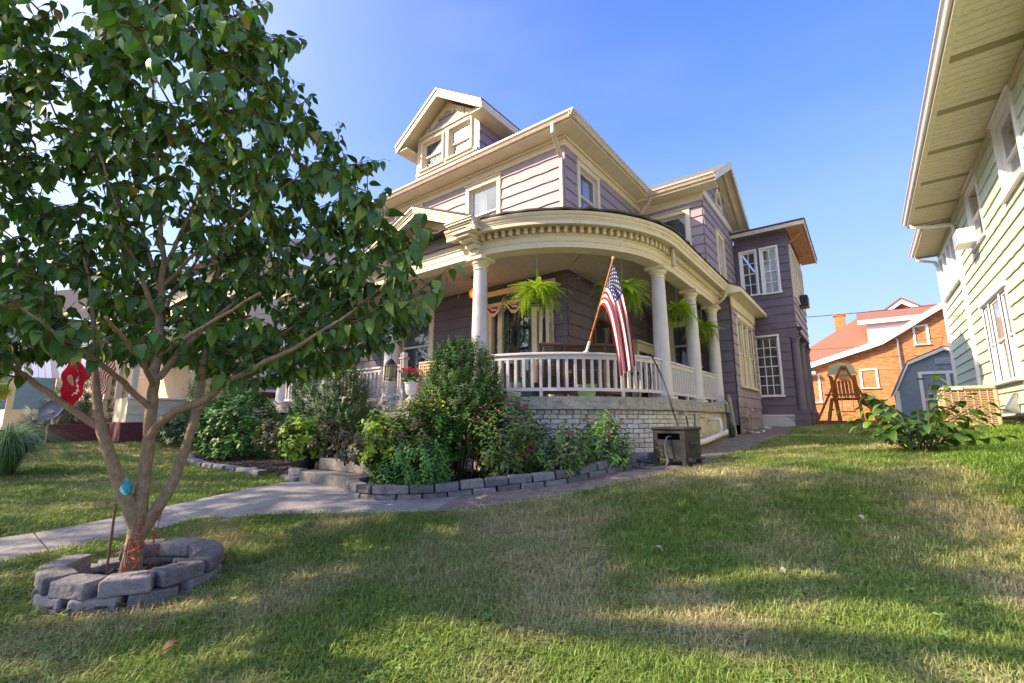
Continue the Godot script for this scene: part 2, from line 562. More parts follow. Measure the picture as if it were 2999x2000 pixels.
	M.curtain = mat(sr(222, 222, 226), 0.9)
	M.curtain.backlight_enabled = true; M.curtain.backlight = Color(0.4, 0.4, 0.4)
	M.curtaind = mat(sr(92, 96, 104), 0.9)
	M.rust = mat(Color.WHITE, 0.6, mottle(sr(176, 112, 92), 0.12, 0.1, 23), Vector3.ONE * 3)
	M.doorgreen = mat(sr(40, 66, 60), 0.4)
	M.steel = mat(sr(170, 172, 176), 0.35, null, Vector3.ONE, null, 1.0, 0.8)
	M.pvc = mat(sr(232, 230, 228), 0.4)

# ---------------------------------------------------------------- building helpers
# local frame on a wall: O corner, U to the right as seen from outside, N outwards
func lbox(st: SurfaceTool, O: Vector3, U: Vector3, N: Vector3, a: Vector3, b: Vector3, ch := 0.0):
	var c := (a + b) / 2; var s := (b - a).abs()
	obox(st, Transform3D(Basis(U, Vector3.UP, N), O + U * c.x + Vector3.UP * c.y + N * c.z), s, ch)

# wall sheet with rectangular openings [u0, v0, u1, v1]
func wall_sheet(st: SurfaceTool, O: Vector3, U: Vector3, N: Vector3, w: float, h: float, open: Array, thick := 0.14):
	var us := [0.0, w]; var vs := [0.0, h]
	for o in open:
		us.append_array([o[0], o[2]]); vs.append_array([o[1], o[3]])
	us.sort(); vs.sort()
	for i in us.size() - 1:
		for j in vs.size() - 1:
			if us[i + 1] - us[i] < 1e-4 or vs[j + 1] - vs[j] < 1e-4: continue
			var cu: float = (us[i] + us[i + 1]) / 2; var cv: float = (vs[j] + vs[j + 1]) / 2
			if cu < 0 or cu > w or cv < 0 or cv > h: continue
			var hole := false
			for o in open:
				if cu > o[0] and cu < o[2] and cv > o[1] and cv < o[3]: hole = true
			if not hole: lbox(st, O, U, N, Vector3(us[i], vs[j], -thick), Vector3(us[i + 1], vs[j + 1], 0))

# lapped siding courses, one part each, with a slightly wavy lower edge; tops(v) may narrow the run for gables
func siding(parent: Node, O: Vector3, U: Vector3, N: Vector3, w: float, h: float, open: Array, m, course := 0.255, narrow = null, v_from := 0.0):
	var k := 0
	var v := v_from
	while v < h - 0.01:
		var v1 := minf(v + course, h)
		var u_lo := 0.0; var u_hi := w; var t_lo := 0.0; var t_hi := w
		if narrow != null:
			var a: Array = narrow.call(v); var b: Array = narrow.call(v1)
			u_lo = a[0]; u_hi = a[1]; t_lo = b[0]; t_hi = b[1]
			if u_hi - u_lo < 0.02: break
		var cuts := [u_lo, u_hi]
		for o in open:
			if o[1] < v1 and o[3] > v: cuts.append_array([clampf(o[0], u_lo, u_hi), clampf(o[2], u_lo, u_hi)])
		cuts.sort()
		for i in cuts.size() - 1:
			var st := S()
			var a: float = cuts[i]; var b: float = cuts[i + 1]
			if b - a < 0.004: continue
			var lo := v; var hi := v1
			for o in open:
				if (a + b) / 2 > o[0] and (a + b) / 2 < o[2] and o[1] < v1 and o[3] > v:
					if o[1] <= v + 1e-4 and o[3] >= v1 - 1e-4: hi = lo
					elif o[1] > v: hi = minf(hi, o[1])
					else: lo = maxf(lo, o[3])
			if hi - lo < 0.004: continue
			var n := maxi(1, int(ceil((b - a) / 0.16)))
			for s in n:
				var p: float = lerpf(a, b, float(s) / n); var q: float = lerpf(a, b, float(s + 1) / n)
				var pt := p; var qt := q
				if narrow != null:
					pt = lerpf(t_lo, t_hi, inverse_lerp(u_lo, u_hi, p)); qt = lerpf(t_lo, t_hi, inverse_lerp(u_lo, u_hi, q))
				var wob := func(x): return 0.005 * sin(x * 11.0 + k * 1.7) + 0.004 * sin(x * 27.0 + k * 3.1)
				var lp: float = lo + (wob.call(p) if lo == v else 0.0); var lq: float = lo + (wob.call(q) if lo == v else 0.0)
				var outb := 0.034 - 0.028 * (lo - v) / course; var outt := 0.006 + 0.028 * (v1 - hi) / course
				var A := O + U * p + Vector3.UP * lp + N * outb; var B := O + U * q + Vector3.UP * lq + N * outb
				var C := O + U * qt + Vector3.UP * hi + N * outt; var D := O + U * pt + Vector3.UP * hi + N * outt
				quad(st, A, D, C, B)
				quad(st, A - N * outb, A, B, B - N * outb)
			var e0 := O + U * a; var e1 := O + U * b
			quad(st, e0 + Vector3.UP * lo, e0 + Vector3.UP * hi, e0 + Vector3.UP * hi + N * 0.006, e0 + Vector3.UP * lo + N * 0.034)
			quad(st, e1 + Vector3.UP * lo, e1 + Vector3.UP * lo + N * 0.034, e1 + Vector3.UP * hi + N * 0.006, e1 + Vector3.UP * hi)
			part(parent, "siding_course", st, m[k % m.size()] if m is Array else m)
		v += course
		k += 1

# a double-hung window in its casing. u0, v0, w, h: outside of the casing. opt: cols, rows (muntins), cap, curtain, single, mats
func window(parent: Node, O: Vector3, U: Vector3, N: Vector3, u0: float, v0: float, w: float, h: float, opt := {}):
	var tw: float = opt.get("trim", 0.11); var th: float = opt.get("head", tw)
	var mt: Material = opt.get("mat", M.cream); var ms: Material = opt.get("sash", M.white)
	var fl: float = opt.get("flush", 0.0)
	var n0 := 0.0; var n1 := 0.055 - fl * 0.8
	var st := S()
	lbox(st, O, U, N, Vector3(u0, v0, n0), Vector3(u0 + tw, v0 + h - th, n1), 0.006)
	lbox(st, O, U, N, Vector3(u0 + w - tw, v0, n0), Vector3(u0 + w, v0 + h - th, n1), 0.006)
	lbox(st, O, U, N, Vector3(u0, v0 + h - th, n0), Vector3(u0 + w, v0 + h, n1), 0.006)
	if opt.get("cap", true):
		lbox(st, O, U, N, Vector3(u0 - 0.03, v0 + h, n0), Vector3(u0 + w + 0.03, v0 + h + 0.03, n1 + 0.04), 0.008)
	# jamb lining
	var a := u0 + tw; var b := u0 + w - tw; var c := v0 + 0.02; var d := v0 + h - th
	lbox(st, O, U, N, Vector3(a, c, -0.13), Vector3(a + 0.015, d, n0 - 0.001)); lbox(st, O, U, N, Vector3(b - 0.015, c, -0.13), Vector3(b, d, n0 - 0.001)); lbox(st, O, U, N, Vector3(a, d - 0.015, -0.13), Vector3(b, d, n0 - 0.001))
	var win := part(parent, "window", st, mt)
	st = S()
	lbox(st, O, U, N, Vector3(u0 - 0.03, v0 - 0.05, -0.1), Vector3(u0 + w + 0.03, v0 - 0.002, n1 + 0.045), 0.008)
	part(win, "sill", st, mt)
	a += 0.015; b -= 0.015; d -= 0.015; c = v0
	var sashes := [[c, d, -0.05]] if opt.get("single", false) else [[(c + d) / 2 - 0.02, d, -0.04], [c, (c + d) / 2 + 0.02, -0.075]]
	var fr: float = opt.get("rail", 0.045)
	for q in sashes:
		st = S()
		var z: float = q[2] + fl
		lbox(st, O, U, N, Vector3(a, q[0], z - 0.03), Vector3(a + fr, q[1], z), 0.004); lbox(st, O, U, N, Vector3(b - fr, q[0], z - 0.03), Vector3(b, q[1], z), 0.004)
		lbox(st, O, U, N, Vector3(a + fr, q[0], z - 0.03), Vector3(b - fr, q[0] + fr, z), 0.004); lbox(st, O, U, N, Vector3(a + fr, q[1] - fr, z - 0.03), Vector3(b - fr, q[1], z), 0.004)
		var cols: int = opt.get("cols", 1); var rows: int = opt.get("rows", 1)
		if opt.has("rows2") and q == sashes[0]: rows = opt.rows2
		for i in range(1, cols):
			var u := lerpf(a + fr, b - fr, float(i) / cols)
			lbox(st, O, U, N, Vector3(u - 0.011, q[0] + fr, z - 0.024), Vector3(u + 0.011, q[1] - fr, z - 0.004))
		for i in range(1, rows):
			var v := lerpf(q[0] + fr, q[1] - fr, float(i) / rows)
			lbox(st, O, U, N, Vector3(a + fr, v - 0.011, z - 0.023), Vector3(b - fr, v + 0.011, z - 0.005))
		if opt.get("diamond", false) and q == sashes[sashes.size() - 1]:
			var W: float = b - a - 2 * fr; var Hh: float = q[1] - q[0] - 2 * fr
			for i in range(-3, 5):
				for sg in [-1.0, 1.0]:
					var p0 := Vector2(i * W / 3.0, 0); var p1 := p0 + Vector2(sg * Hh * 0.9, Hh)
					# clip to the sash
					var pts := Geometry2D.intersect_polyline_with_polygon(PackedVector2Array([p0, p1]), PackedVector2Array([Vector2(0, 0), Vector2(W, 0), Vector2(W, Hh), Vector2(0, Hh)]))
					for pl in pts:
						if pl.size() < 2 or pl[0].distance_to(pl[1]) < 0.03: continue
						var f := func(p): return O + U * (a + fr + p.x) + Vector3.UP * (q[0] + fr + p.y) + N * (z - 0.010)
						bar(st, f.call(pl[0]), f.call(pl[1]), 0.012, 0.008, 0.0, N)
		part(win, "sash", st, ms)
		if opt.get("leaded", false) and q == sashes[0]:
			# leaded ornament: upright cames crossed by arcs
			st = S()
			var W2: float = b - a - 2 * fr; var H2: float = q[1] - q[0] - 2 * fr
			var at := func(x, y): return O + U * (a + fr + x * W2) + Vector3.UP * (q[0] + fr + y * H2) + N * (z - 0.008)
			for i in range(1, 12): tube(st, [at.call(i / 12.0, 0.0), at.call(i / 12.0, 0.55 + 0.3 * absf(sin(i * 1.3)))], 0.003, 4)
			for i in 5:
				var arc := []
				for k in 9: arc.append(at.call((i + 0.5) / 5.0 + 0.1 * cos(PI * k / 8.0), 0.62 + 0.24 * sin(PI * k / 8.0)))
				tube(st, arc, 0.0035, 4)
			var arc2 := []
			for k in 13: arc2.append(at.call(0.5 + 0.42 * cos(PI * k / 12.0), 0.30 + 0.6 * sin(PI * k / 12.0)))
			tube(st, arc2, 0.004, 4)
			part(win, "leading", st, M.steel)
		st = S()
		# each pane of the sash
		lbox(st, O, U, N, Vector3(a + fr - 0.005, q[0] + fr - 0.005, z - 0.017), Vector3(b - fr + 0.005, q[1] - fr + 0.005, z - 0.013))
		part(win, "pane", st, opt.get("glass", M.glass))
	var cur: String = opt.get("curtain", "none")
	if cur != "none":
		st = S()
		var spans := []
		if cur == "both": spans = [[a, a + (b - a) * 0.36], [b - (b - a) * 0.36, b]]
		elif cur == "left": spans = [[a, a + (b - a) * 0.42]]
		else: spans = [[a, b]]
		for sp in spans:
			var n := 22
			for i in n:
				var p: float = lerpf(sp[0], sp[1], float(i) / n); var q2: float = lerpf(sp[0], sp[1], float(i + 1) / n)
				var zp := -0.17 + 0.022 * sin(p * 70.0) + 0.01 * sin(p * 31.0); var zq := -0.17 + 0.022 * sin(q2 * 70.0) + 0.01 * sin(q2 * 31.0)
				quad(st, O + U * p + Vector3.UP * c + N * zp, O + U * p + Vector3.UP * d + N * zp, O + U * q2 + Vector3.UP * d + N * zq, O + U * q2 + Vector3.UP * c + N * zq)
		part(win, "curtain", st, opt.get("curtain_mat", M.curtain))
	return win

func hole(u0, v0, w, h, tw := 0.11, th := -1.0) -> Array:
	if th < 0: th = tw
	return [u0 + tw, v0, u0 + w - tw, v0 + h - th]

func cov(u0, v0, w, h) -> Array:      # what the casing covers, for the siding
	return [u0 - 0.0, v0 - 0.05, u0 + w + 0.0, v0 + h + 0.03]

# K-style gutter along a straight run; a, b outer bottom line; out = outward
func gutter(parent: Node, a: Vector3, b: Vector3, out: Vector3, m: Material, called := "gutter"):
	var st := S()
	var prof := [Vector2(0, 0), Vector2(0.05, 0), Vector2(0.075, 0.05), Vector2(0.11, 0.085), Vector2(0.11, 0.12), Vector2(0.10, 0.12), Vector2(0.10, 0.09), Vector2(0.06, 0.055), Vector2(0.04, 0.012), Vector2(0.01, 0.012), Vector2(0.01, 0.115), Vector2(0, 0.115)]
	var P := func(p, q): return p + out * q.x + Vector3.UP * q.y
	for k in prof.size():
		var q: Vector2 = prof[k]; var r: Vector2 = prof[(k + 1) % prof.size()]
		quad(st, P.call(a, q), P.call(a, r), P.call(b, r), P.call(b, q))
	for e in [a, b]:
		var ix := Geometry2D.triangulate_polygon(PackedVector2Array(prof))
		for t in range(0, ix.size(), 3): tri(st, P.call(e, prof[ix[t]]), P.call(e, prof[ix[t + 1]]), P.call(e, prof[ix[t + 2]]))
	return part(parent, called, st, m)

func pipe(parent: Node, called: String, pts: Array, w: float, m: Material, round_ := false):
	var st := S()
	if round_:
		tube(st, pts, w / 2, 10)
	else:
		for i in pts.size() - 1: bar(st, pts[i], pts[i + 1], w, w * 0.8, 0.008)
		for i in range(1, pts.size() - 1):
			obox(st, Transform3D(Basis(), pts[i]), Vector3(w, w * 0.7, w * 0.8) * 0.99, 0.012)
	return part(parent, called, st, m)

const CX := -5.1
const CZ := -8.0
const CR := 2.33
const XL := -11.9
# the porch plan line through the column centres: left end, front, quarter circle, right side
func porch_path(r_off := 0.0) -> Array:
	var path := []; var outs := []
	path.append(Vector2(XL, CZ + CR)); outs.append(Vector2(0, 1))
	var n := 30
	for i in n + 1:
		var a := PI / 2 * i / n
		path.append(Vector2(CX + CR * sin(a), CZ + CR * cos(a))); outs.append(Vector2(sin(a), cos(a)))
	path.append(Vector2(CX + CR, -11.93)); outs.append(Vector2(1, 0))
	return [path, outs]

func column(parent: Node, at: Vector3, h: float):
	var st := S()
	var y0 := at.y + 0.10; var y1 := at.y + h - 0.16
	var prof := []
	for i in 13:
		var t := i / 12.0
		var r := 0.143 - 0.030 * pow(t, 1.7)
		prof.append(Vector2(r, lerpf(y0, y1, t)))
	lathe(st, prof, Vector3(at.x, 0, at.z), 28)
	var col := part(parent, "column", st, M.white)
	st = S()
	lathe(st, [Vector2(0.112, y1 - 0.06), Vector2(0.128, y1 - 0.055), Vector2(0.128, y1 - 0.035), Vector2(0.113, y1 - 0.03), Vector2(0.114, y1), Vector2(0.128, y1 + 0.005), Vector2(0.128, y1 + 0.022), Vector2(0.150, y1 + 0.045), Vector2(0.160, y1 + 0.075), Vector2(0.160, y1 + 0.09), Vector2(0.1, y1 + 0.095)], Vector3(at.x, 0, at.z), 28)
	box(st, Vector3(at.x - 0.185, y1 + 0.09, at.z - 0.185), Vector3(at.x + 0.185, y1 + 0.16, at.z + 0.185), 0.012)
	part(col, "capital", st, M.cream)
	st = S()
	lathe(st, [Vector2(0.0, at.y + 0.105), Vector2(0.15, at.y + 0.105), Vector2(0.172, at.y + 0.085), Vector2(0.172, at.y + 0.06), Vector2(0.15, at.y + 0.045)], Vector3(at.x, 0, at.z), 28)
	box(st, Vector3(at.x - 0.18, at.y, at.z - 0.18), Vector3(at.x + 0.18, at.y + 0.05, at.z + 0.18), 0.006)
	part(col, "base", st, M.white)

func house():
	var H := thing("house", "lavender two-storey house with rounded white-columned porch and gabled dormer", "house", Vector3(-7.5, -0.9, -11.0))
	var X := Vector3.RIGHT; var Z := Vector3.BACK; var UPV := Vector3.UP
	var RX := -4.49; var FZ := -7.66; var LX := -11.45; var TOP := 5.9
	var st: SurfaceTool
	# ----- main block, front wall (u from the left end)
	var O := Vector3(LX, -0.6, FZ)
	var W := RX - LX
	var up_r := [-7.28 - LX, 4.19 + 0.6, 1.1, 1.42]; var up_l := [-10.03 - LX, 4.19 + 0.6, 1.16, 1.5]
	var big := [-9.75 - LX, 0.95 + 0.6, 1.45, 1.95]
	var door := [-6.55 - LX, 0.34 + 0.6, 1.75, 2.40]
	var open := [hole(up_r[0], up_r[1], up_r[2], up_r[3]), hole(up_l[0], up_l[1], up_l[2], up_l[3]), hole(big[0], big[1], big[2], big[3], 0.16), [door[0], door[1], door[0] + door[2], door[1] + door[3] - 0.3]]
	st = S(); wall_sheet(st, O, X, Z, W, TOP + 0.6, open)
	var wf := part(H, "front_wall", st, M.lav)
	var covs := [cov(up_r[0], up_r[1], up_r[2], up_r[3]), cov(up_l[0], up_l[1], up_l[2], up_l[3]), cov(big[0], big[1], big[2], big[3]), [door[0], 0.0, door[0] + door[2], door[1] + door[3]]]
	siding(wf, O + UPV * 3.55, X, Z, W - 0.09, TOP + 0.6 - 3.55, shift(covs, 3.55), M.lav)
	siding(wf, O + UPV * 0.93, X, Z, W, 2.62, shift(covs, 0.93), M.lavshade)
	window(H, O, X, Z, up_r[0], up_r[1], up_r[2], up_r[3], {"curtain": "left"})
	window(H, O, X, Z, up_l[0], up_l[1], up_l[2], up_l[3], {"curtain": "both"})
	window(H, O, X, Z, big[0], big[1], big[2], big[3], {"trim": 0.16, "head": 0.2, "curtain": "none", "leaded": true})
	# ----- right side wall
	var OSD := Vector3(RX, -0.6, FZ)
	var sw := [0.48, 4.30 + 0.6, 1.06, 1.30]
	st = S(); wall_sheet(st, OSD, -Z, X, 4.2, TOP + 0.6, [hole(sw[0], sw[1], sw[2], sw[3])])
	var ws := part(H, "side_wall", st, M.lav)
	siding(ws, OSD + UPV * 3.55, -Z, X, 4.2, TOP + 0.6 - 3.55, shift([cov(sw[0], sw[1], sw[2], sw[3])], 3.55), M.lav)
	siding(ws, OSD + UPV * 0.93, -Z, X, 4.2, 2.62, [], M.lavshade)
	window(H, OSD, -Z, X, sw[0], sw[1], sw[2], sw[3], {"curtain": "both"})
	# back and left walls, floors: the block is closed so that rooms are dark
	st = S()
	box(st, Vector3(LX, -0.6, -16.0), Vector3(LX + 0.15, TOP, FZ - 0.145)); box(st, Vector3(LX + 0.15, -0.6, -16.0), Vector3(RX, TOP, -15.85))
	box(st, Vector3(LX + 0.15, 2.97, -15.84), Vector3(RX - 0.15, 3.15, FZ - 0.15)); box(st, Vector3(LX + 0.15, TOP - 0.1, -15.84), Vector3(RX - 0.15, TOP, FZ - 0.15))
	part(H, "back_wall", st, M.lav)
	st = S()
	box(st, Vector3(LX + 0.16, 0.1, -11.0), Vector3(RX - 0.15, 2.95, -10.9)); box(st, Vector3(LX + 0.16, 3.2, -11.0), Vector3(RX - 0.15, 5.78, -10.9))
	part(H, "inner_wall", st, M.room)
	# corner boards
	st = S(); lbox(st, O, X, Z, Vector3(W - 0.09, 3.55, 0), Vector3(W + 0.03, TOP + 0.6, 0.03), 0.005)
	part(H, "corner_board", st, M.lav)
	# ----- main eaves: frieze, soffit, fascia, gutter
	var EO := 0.42; var EY := 5.9
	st = S()
	box(st, Vector3(LX - EO, EY, FZ - 0.1), Vector3(RX + EO, EY + 0.03, FZ + EO)); box(st, Vector3(RX - 0.1, EY + 0.001, -12.0), Vector3(RX + EO, EY + 0.031, FZ - 0.1))
	box(st, Vector3(LX - EO, EY, -16.0), Vector3(LX, EY + 0.03, FZ - 0.1))
	var sf := part(H, "soffit", st, M.cream)
	st = S()
	box(st, Vector3(LX, EY - 0.2, FZ + 0.001), Vector3(RX + 0.035, EY - 0.002, FZ + 0.035), 0.005); box(st, Vector3(LX, EY - 0.06, FZ + 0.036), Vector3(RX + 0.09, EY - 0.002, FZ + 0.09), 0.02)
	box(st, Vector3(RX + 0.001, EY - 0.2, -11.78), Vector3(RX + 0.035, EY - 0.003, FZ), 0.005); box(st, Vector3(RX + 0.036, EY - 0.06, -11.78), Vector3(RX + 0.09, EY - 0.003, FZ + 0.034), 0.02)
	part(sf, "frieze", st, M.cream)
	st = S()
	box(st, Vector3(LX - EO, EY + 0.031, FZ + EO - 0.03), Vector3(RX + EO, EY + 0.15, FZ + EO), 0.004); box(st, Vector3(RX + EO - 0.03, EY + 0.031, -11.8), Vector3(RX + EO - 0.001, EY + 0.15, FZ + EO - 0.03), 0.004)
	part(sf, "fascia", st, M.cream)
	gutter(H, Vector3(LX - EO, EY + 0.035, FZ + EO + 0.002), Vector3(RX + EO + 0.11, EY + 0.035, FZ + EO + 0.002), Z, M.gutter)
	gutter(H, Vector3(RX + EO + 0.002, EY + 0.034, FZ + EO + 0.11), Vector3(RX + EO + 0.002, EY + 0.034, -11.75), X, M.gutter)
	# main hip roof
	st = S()
	var e0 := Vector3(LX - EO - 0.04, EY + 0.15, FZ + EO + 0.05); var e1 := Vector3(RX + EO + 0.05, EY + 0.15, FZ + EO + 0.05)
	var e2 := Vector3(RX + EO + 0.05, EY + 0.15, -16.4); var e3 := Vector3(LX - EO - 0.04, EY + 0.15, -16.4)
	var rise := 2.05
	var cxm := (e0.x + e1.x) / 2
	var r0 := Vector3(cxm, EY + 0.15 + rise, e0.z - 3.9); var r1 := Vector3(cxm, EY + 0.15 + rise, e2.z + 3.9)
	for dy in [0.0, -0.035]:
		var d: Vector3 = Vector3.UP * dy
		tri(st, e0 + d, r0 + d, e1 + d); tri(st, e2 + d, r1 + d, e3 + d)
		quad(st, e1 + d, r0 + d, r1 + d, e2 + d); quad(st, e3 + d, r1 + d, r0 + d, e0 + d)
	for pr in [[e0, e1], [e1, e2], [e2, e3], [e3, e0]]: quad(st, pr[0], pr[1], pr[1] - UPV * 0.035, pr[0] - UPV * 0.035)
	part(H, "roof", st, M.roof)
	# downspouts at the corner
	pipe(H, "downspout", [Vector3(RX + 0.02, EY + 0.05, FZ + EO + 0.06), Vector3(RX + 0.02, EY - 0.16, FZ + EO + 0.06), Vector3(RX - 0.03, EY - 0.52, FZ + 0.08), Vector3(RX - 0.03, 3.2, FZ + 0.08)], 0.075, M.gutter)
	pipe(H, "downspout", [Vector3(RX + EO + 0.05, EY + 0.05, -11.35), Vector3(RX + EO + 0.03, EY - 0.14, -11.35), Vector3(RX + 0.08, EY - 0.5, -11.4), Vector3(RX + 0.08, 3.3, -11.4)], 0.075, M.gutter)
	# chimney behind the dormer: brick courses
	var chx := -11.75; var chz := -10.6
	st = S(); box(st, Vector3(chx, 6.6, chz - 0.5), Vector3(chx + 0.62, 9.28, chz)); box(st, Vector3(chx - 0.04, 9.28, chz - 0.54), Vector3(chx + 0.66, 9.42, chz + 0.04), 0.01)
	var chim := part(H, "chimney", st, M.mortar)
	for r in 14:
		for i in 4:
			st = S()
			var off := 0.08 if r % 2 else 0.0
			var xa := clampf(chx + 0.006 + i * 0.205 - off, chx - 0.004, chx + 0.62); var xb := clampf(xa + 0.195, chx, chx + 0.624)
			if xb - xa < 0.03: continue
			var y := 9.28 - (r + 1) * 0.077
			box(st, Vector3(xa, y, chz - 0.1), Vector3(xb, y + 0.066, chz + 0.012), 0.004)
			part(chim, "brick", st, M.brickw2 if (r * 3 + i) % 3 else M.brickw)
	dormer(H)
	wing(H)
	porch(H)
	entry(H, O, door)
	star(H)
	return H

func shift(a: Array, dv: float) -> Array:
	var o := []
	for q in a: o.append([q[0], q[1] - dv, q[2], q[3] - dv])
	return o

func star(_H):
	# five-pointed barn star on the front wall
	var st := S()
	var c := Vector3(-8.08, 4.66, -7.62)
	var p := []
	for i in 10:
		var r := 0.62 if i % 2 == 0 else 0.25
		var a := PI / 2 + i * PI / 5 + 0.12
		p.append(c + Vector3(cos(a) * r, sin(a) * r, 0))
	for i in 10:
		tri(st, c + Vector3(0, 0, 0.16), p[(i + 1) % 10], p[i])
		tri(st, c, p[i], p[(i + 1) % 10])
	solo("barn_star", "rusty red metal barn star on the upper front wall", "wall ornament", st, M.rust)

func dormer(H: Node):
	var X := Vector3.RIGHT; var Z := Vector3.BACK; var U := Vector3.UP
	var z := -7.45; var xl := -8.96; var xr := -6.72; var cx := (xl + xr) / 2
	var y0 := 6.1; var ye := 7.40; var O := Vector3(xl, y0, z)
	var W := xr - xl
	var slope := 0.66
	var D := holder(H, "dormer")
	var st := S()
	var wins := [[0.16, 0.38, 0.93, 0.80], [W - 0.16 - 0.93, 0.38, 0.93, 0.80]]
	var open := []
	for q in wins: open.append([q[0] + 0.09, q[1], q[0] + q[2] - 0.09, q[1] + q[3]])
	wall_sheet(st, O, X, Z, W, ye - y0, open, 0.1)
	# the gable above
	slabpoly(st, [O + U * (ye - y0), O + U * (ye - y0) + X * W / 2 + U * W / 2 * slope, O + U * (ye - y0) + X * W], Vector3(0, 0, -0.1))
	part(D, "dormer_front", st, M.cream)
	# little siding triangle and its raking frame
	var gy := 7.50 - y0
	var nar := func(v): var k: float = (v - gy) / slope; return [W / 2 - 0.62 + k, W / 2 + 0.62 - k]
	siding(D, O, X, Z, W, gy + 0.40, [], M.lav, 0.22, nar, gy)
	st = S()
	bar(st, O + X * 0.04 + U * (gy - 0.03) + Z * 0.03, O + X * (W - 0.04) + U * (gy - 0.03) + Z * 0.03, 0.03, 0.07, 0.006)
	bar(st, O + X * 0.02 + U * 0.31 + Z * 0.03, O + X * (W - 0.02) + U * 0.31 + Z * 0.03, 0.045, 0.09, 0.006)
	lbox(st, O, X, Z, Vector3(0, 0.0, 0.001), Vector3(W, 0.28, 0.012))
	part(D, "dormer_trim", st, M.cream)
	for q in wins:
		var uu: float = q[0] + 0.09; var ww: float = q[2] - 0.18
		sash_pair(D, O, X, Z, uu, q[1], ww, q[3], true)
	# cheeks
	st = S()
	box(st, Vector3(xr - 0.1, y0 - 0.1, z - 2.6), Vector3(xr, ye, z - 0.101)); box(st, Vector3(xl, y0 - 0.1, z - 2.6), Vector3(xl + 0.1, ye, z - 0.101))
	var ch := part(D, "cheek_wall", st, M.lav)
	siding(ch, Vector3(xr, y0, z), -Z, X, 2.5, ye - y0, [], M.lav)
	# roof with overhangs: two slopes, soffits and rake boards
	var oh := 0.42; var ov := 0.40
	var ax := cx; var ay := ye + W / 2 * slope + 0.16
	for s in [-1.0, 1.0]:
		var low := Vector3(cx + s * (W / 2 + oh), ay - (W / 2 + oh) * slope, z + ov)
		var top := Vector3(ax, ay, z + ov)
		var back := Vector3(0, 0, -3.2)
		st = S()
		slabpoly(st, [top, top + back, low + back, low], Vector3(0, 0.035, 0))
		part(D, "roof_slope", st, M.roofedge)
		st = S()
		# sheathing/soffit boards under the slope
		slabpoly(st, [top + Vector3(0, -0.004, 0), top + back + Vector3(0, -0.004, 0), low + back + Vector3(0, -0.004, 0), low + Vector3(0, -0.004, 0)], Vector3(0, -0.03, 0))
		part(D, "soffit", st, M.cream)
		st = S()
		# rake board with a crown strip
		slabpoly(st, [top + Vector3(0, -0.034, 0.001), low + Vector3(0, -0.034, 0.001), low + Vector3(0, -0.22, 0.001), top + Vector3(0, -0.22, 0.001)], Vector3(0, 0, -0.035))
		slabpoly(st, [top + Vector3(0, -0.002, 0.002), low + Vector3(0, -0.002, 0.002), low + Vector3(0, -0.06, 0.002), top + Vector3(0, -0.06, 0.002)], Vector3(0, 0, 0.03))
		part(D, "rake_board", st, M.cream)
		st = S()
		# eave board along the side and the flat return
		slabpoly(st, [low + Vector3(0, -0.035, -0.04), low + back + Vector3(0, -0.035, 0), low + back + Vector3(0, -0.19, 0), low + Vector3(0, -0.19, -0.04)], Vector3(-s * 0.03, 0, 0))
		slabpoly(st, [low + Vector3(-s * 0.03, -0.19, -0.04), low + back + Vector3(-s * 0.03, -0.19, 0), Vector3(cx + s * W / 2, low.y - 0.19, z - 3.0), Vector3(cx + s * W / 2, low.y - 0.19, z + ov - 0.04)], Vector3(0, 0.02, 0))
		part(D, "eave_board", st, M.cream)

func sash_pair(parent: Node, O: Vector3, X: Vector3, Z: Vector3, u: float, v: float, w: float, h: float, diamond := false):
	window(parent, O, X, Z, u - 0.05, v, w + 0.1, h + 0.05, {"trim": 0.05, "head": 0.05, "cap": false, "diamond": diamond, "curtain": "full", "curtain_mat": mat(sr(128, 138, 158), 0.9) if diamond else M.curtain, "sash": M.cream, "flush": 0.0 if diamond else 0.035})

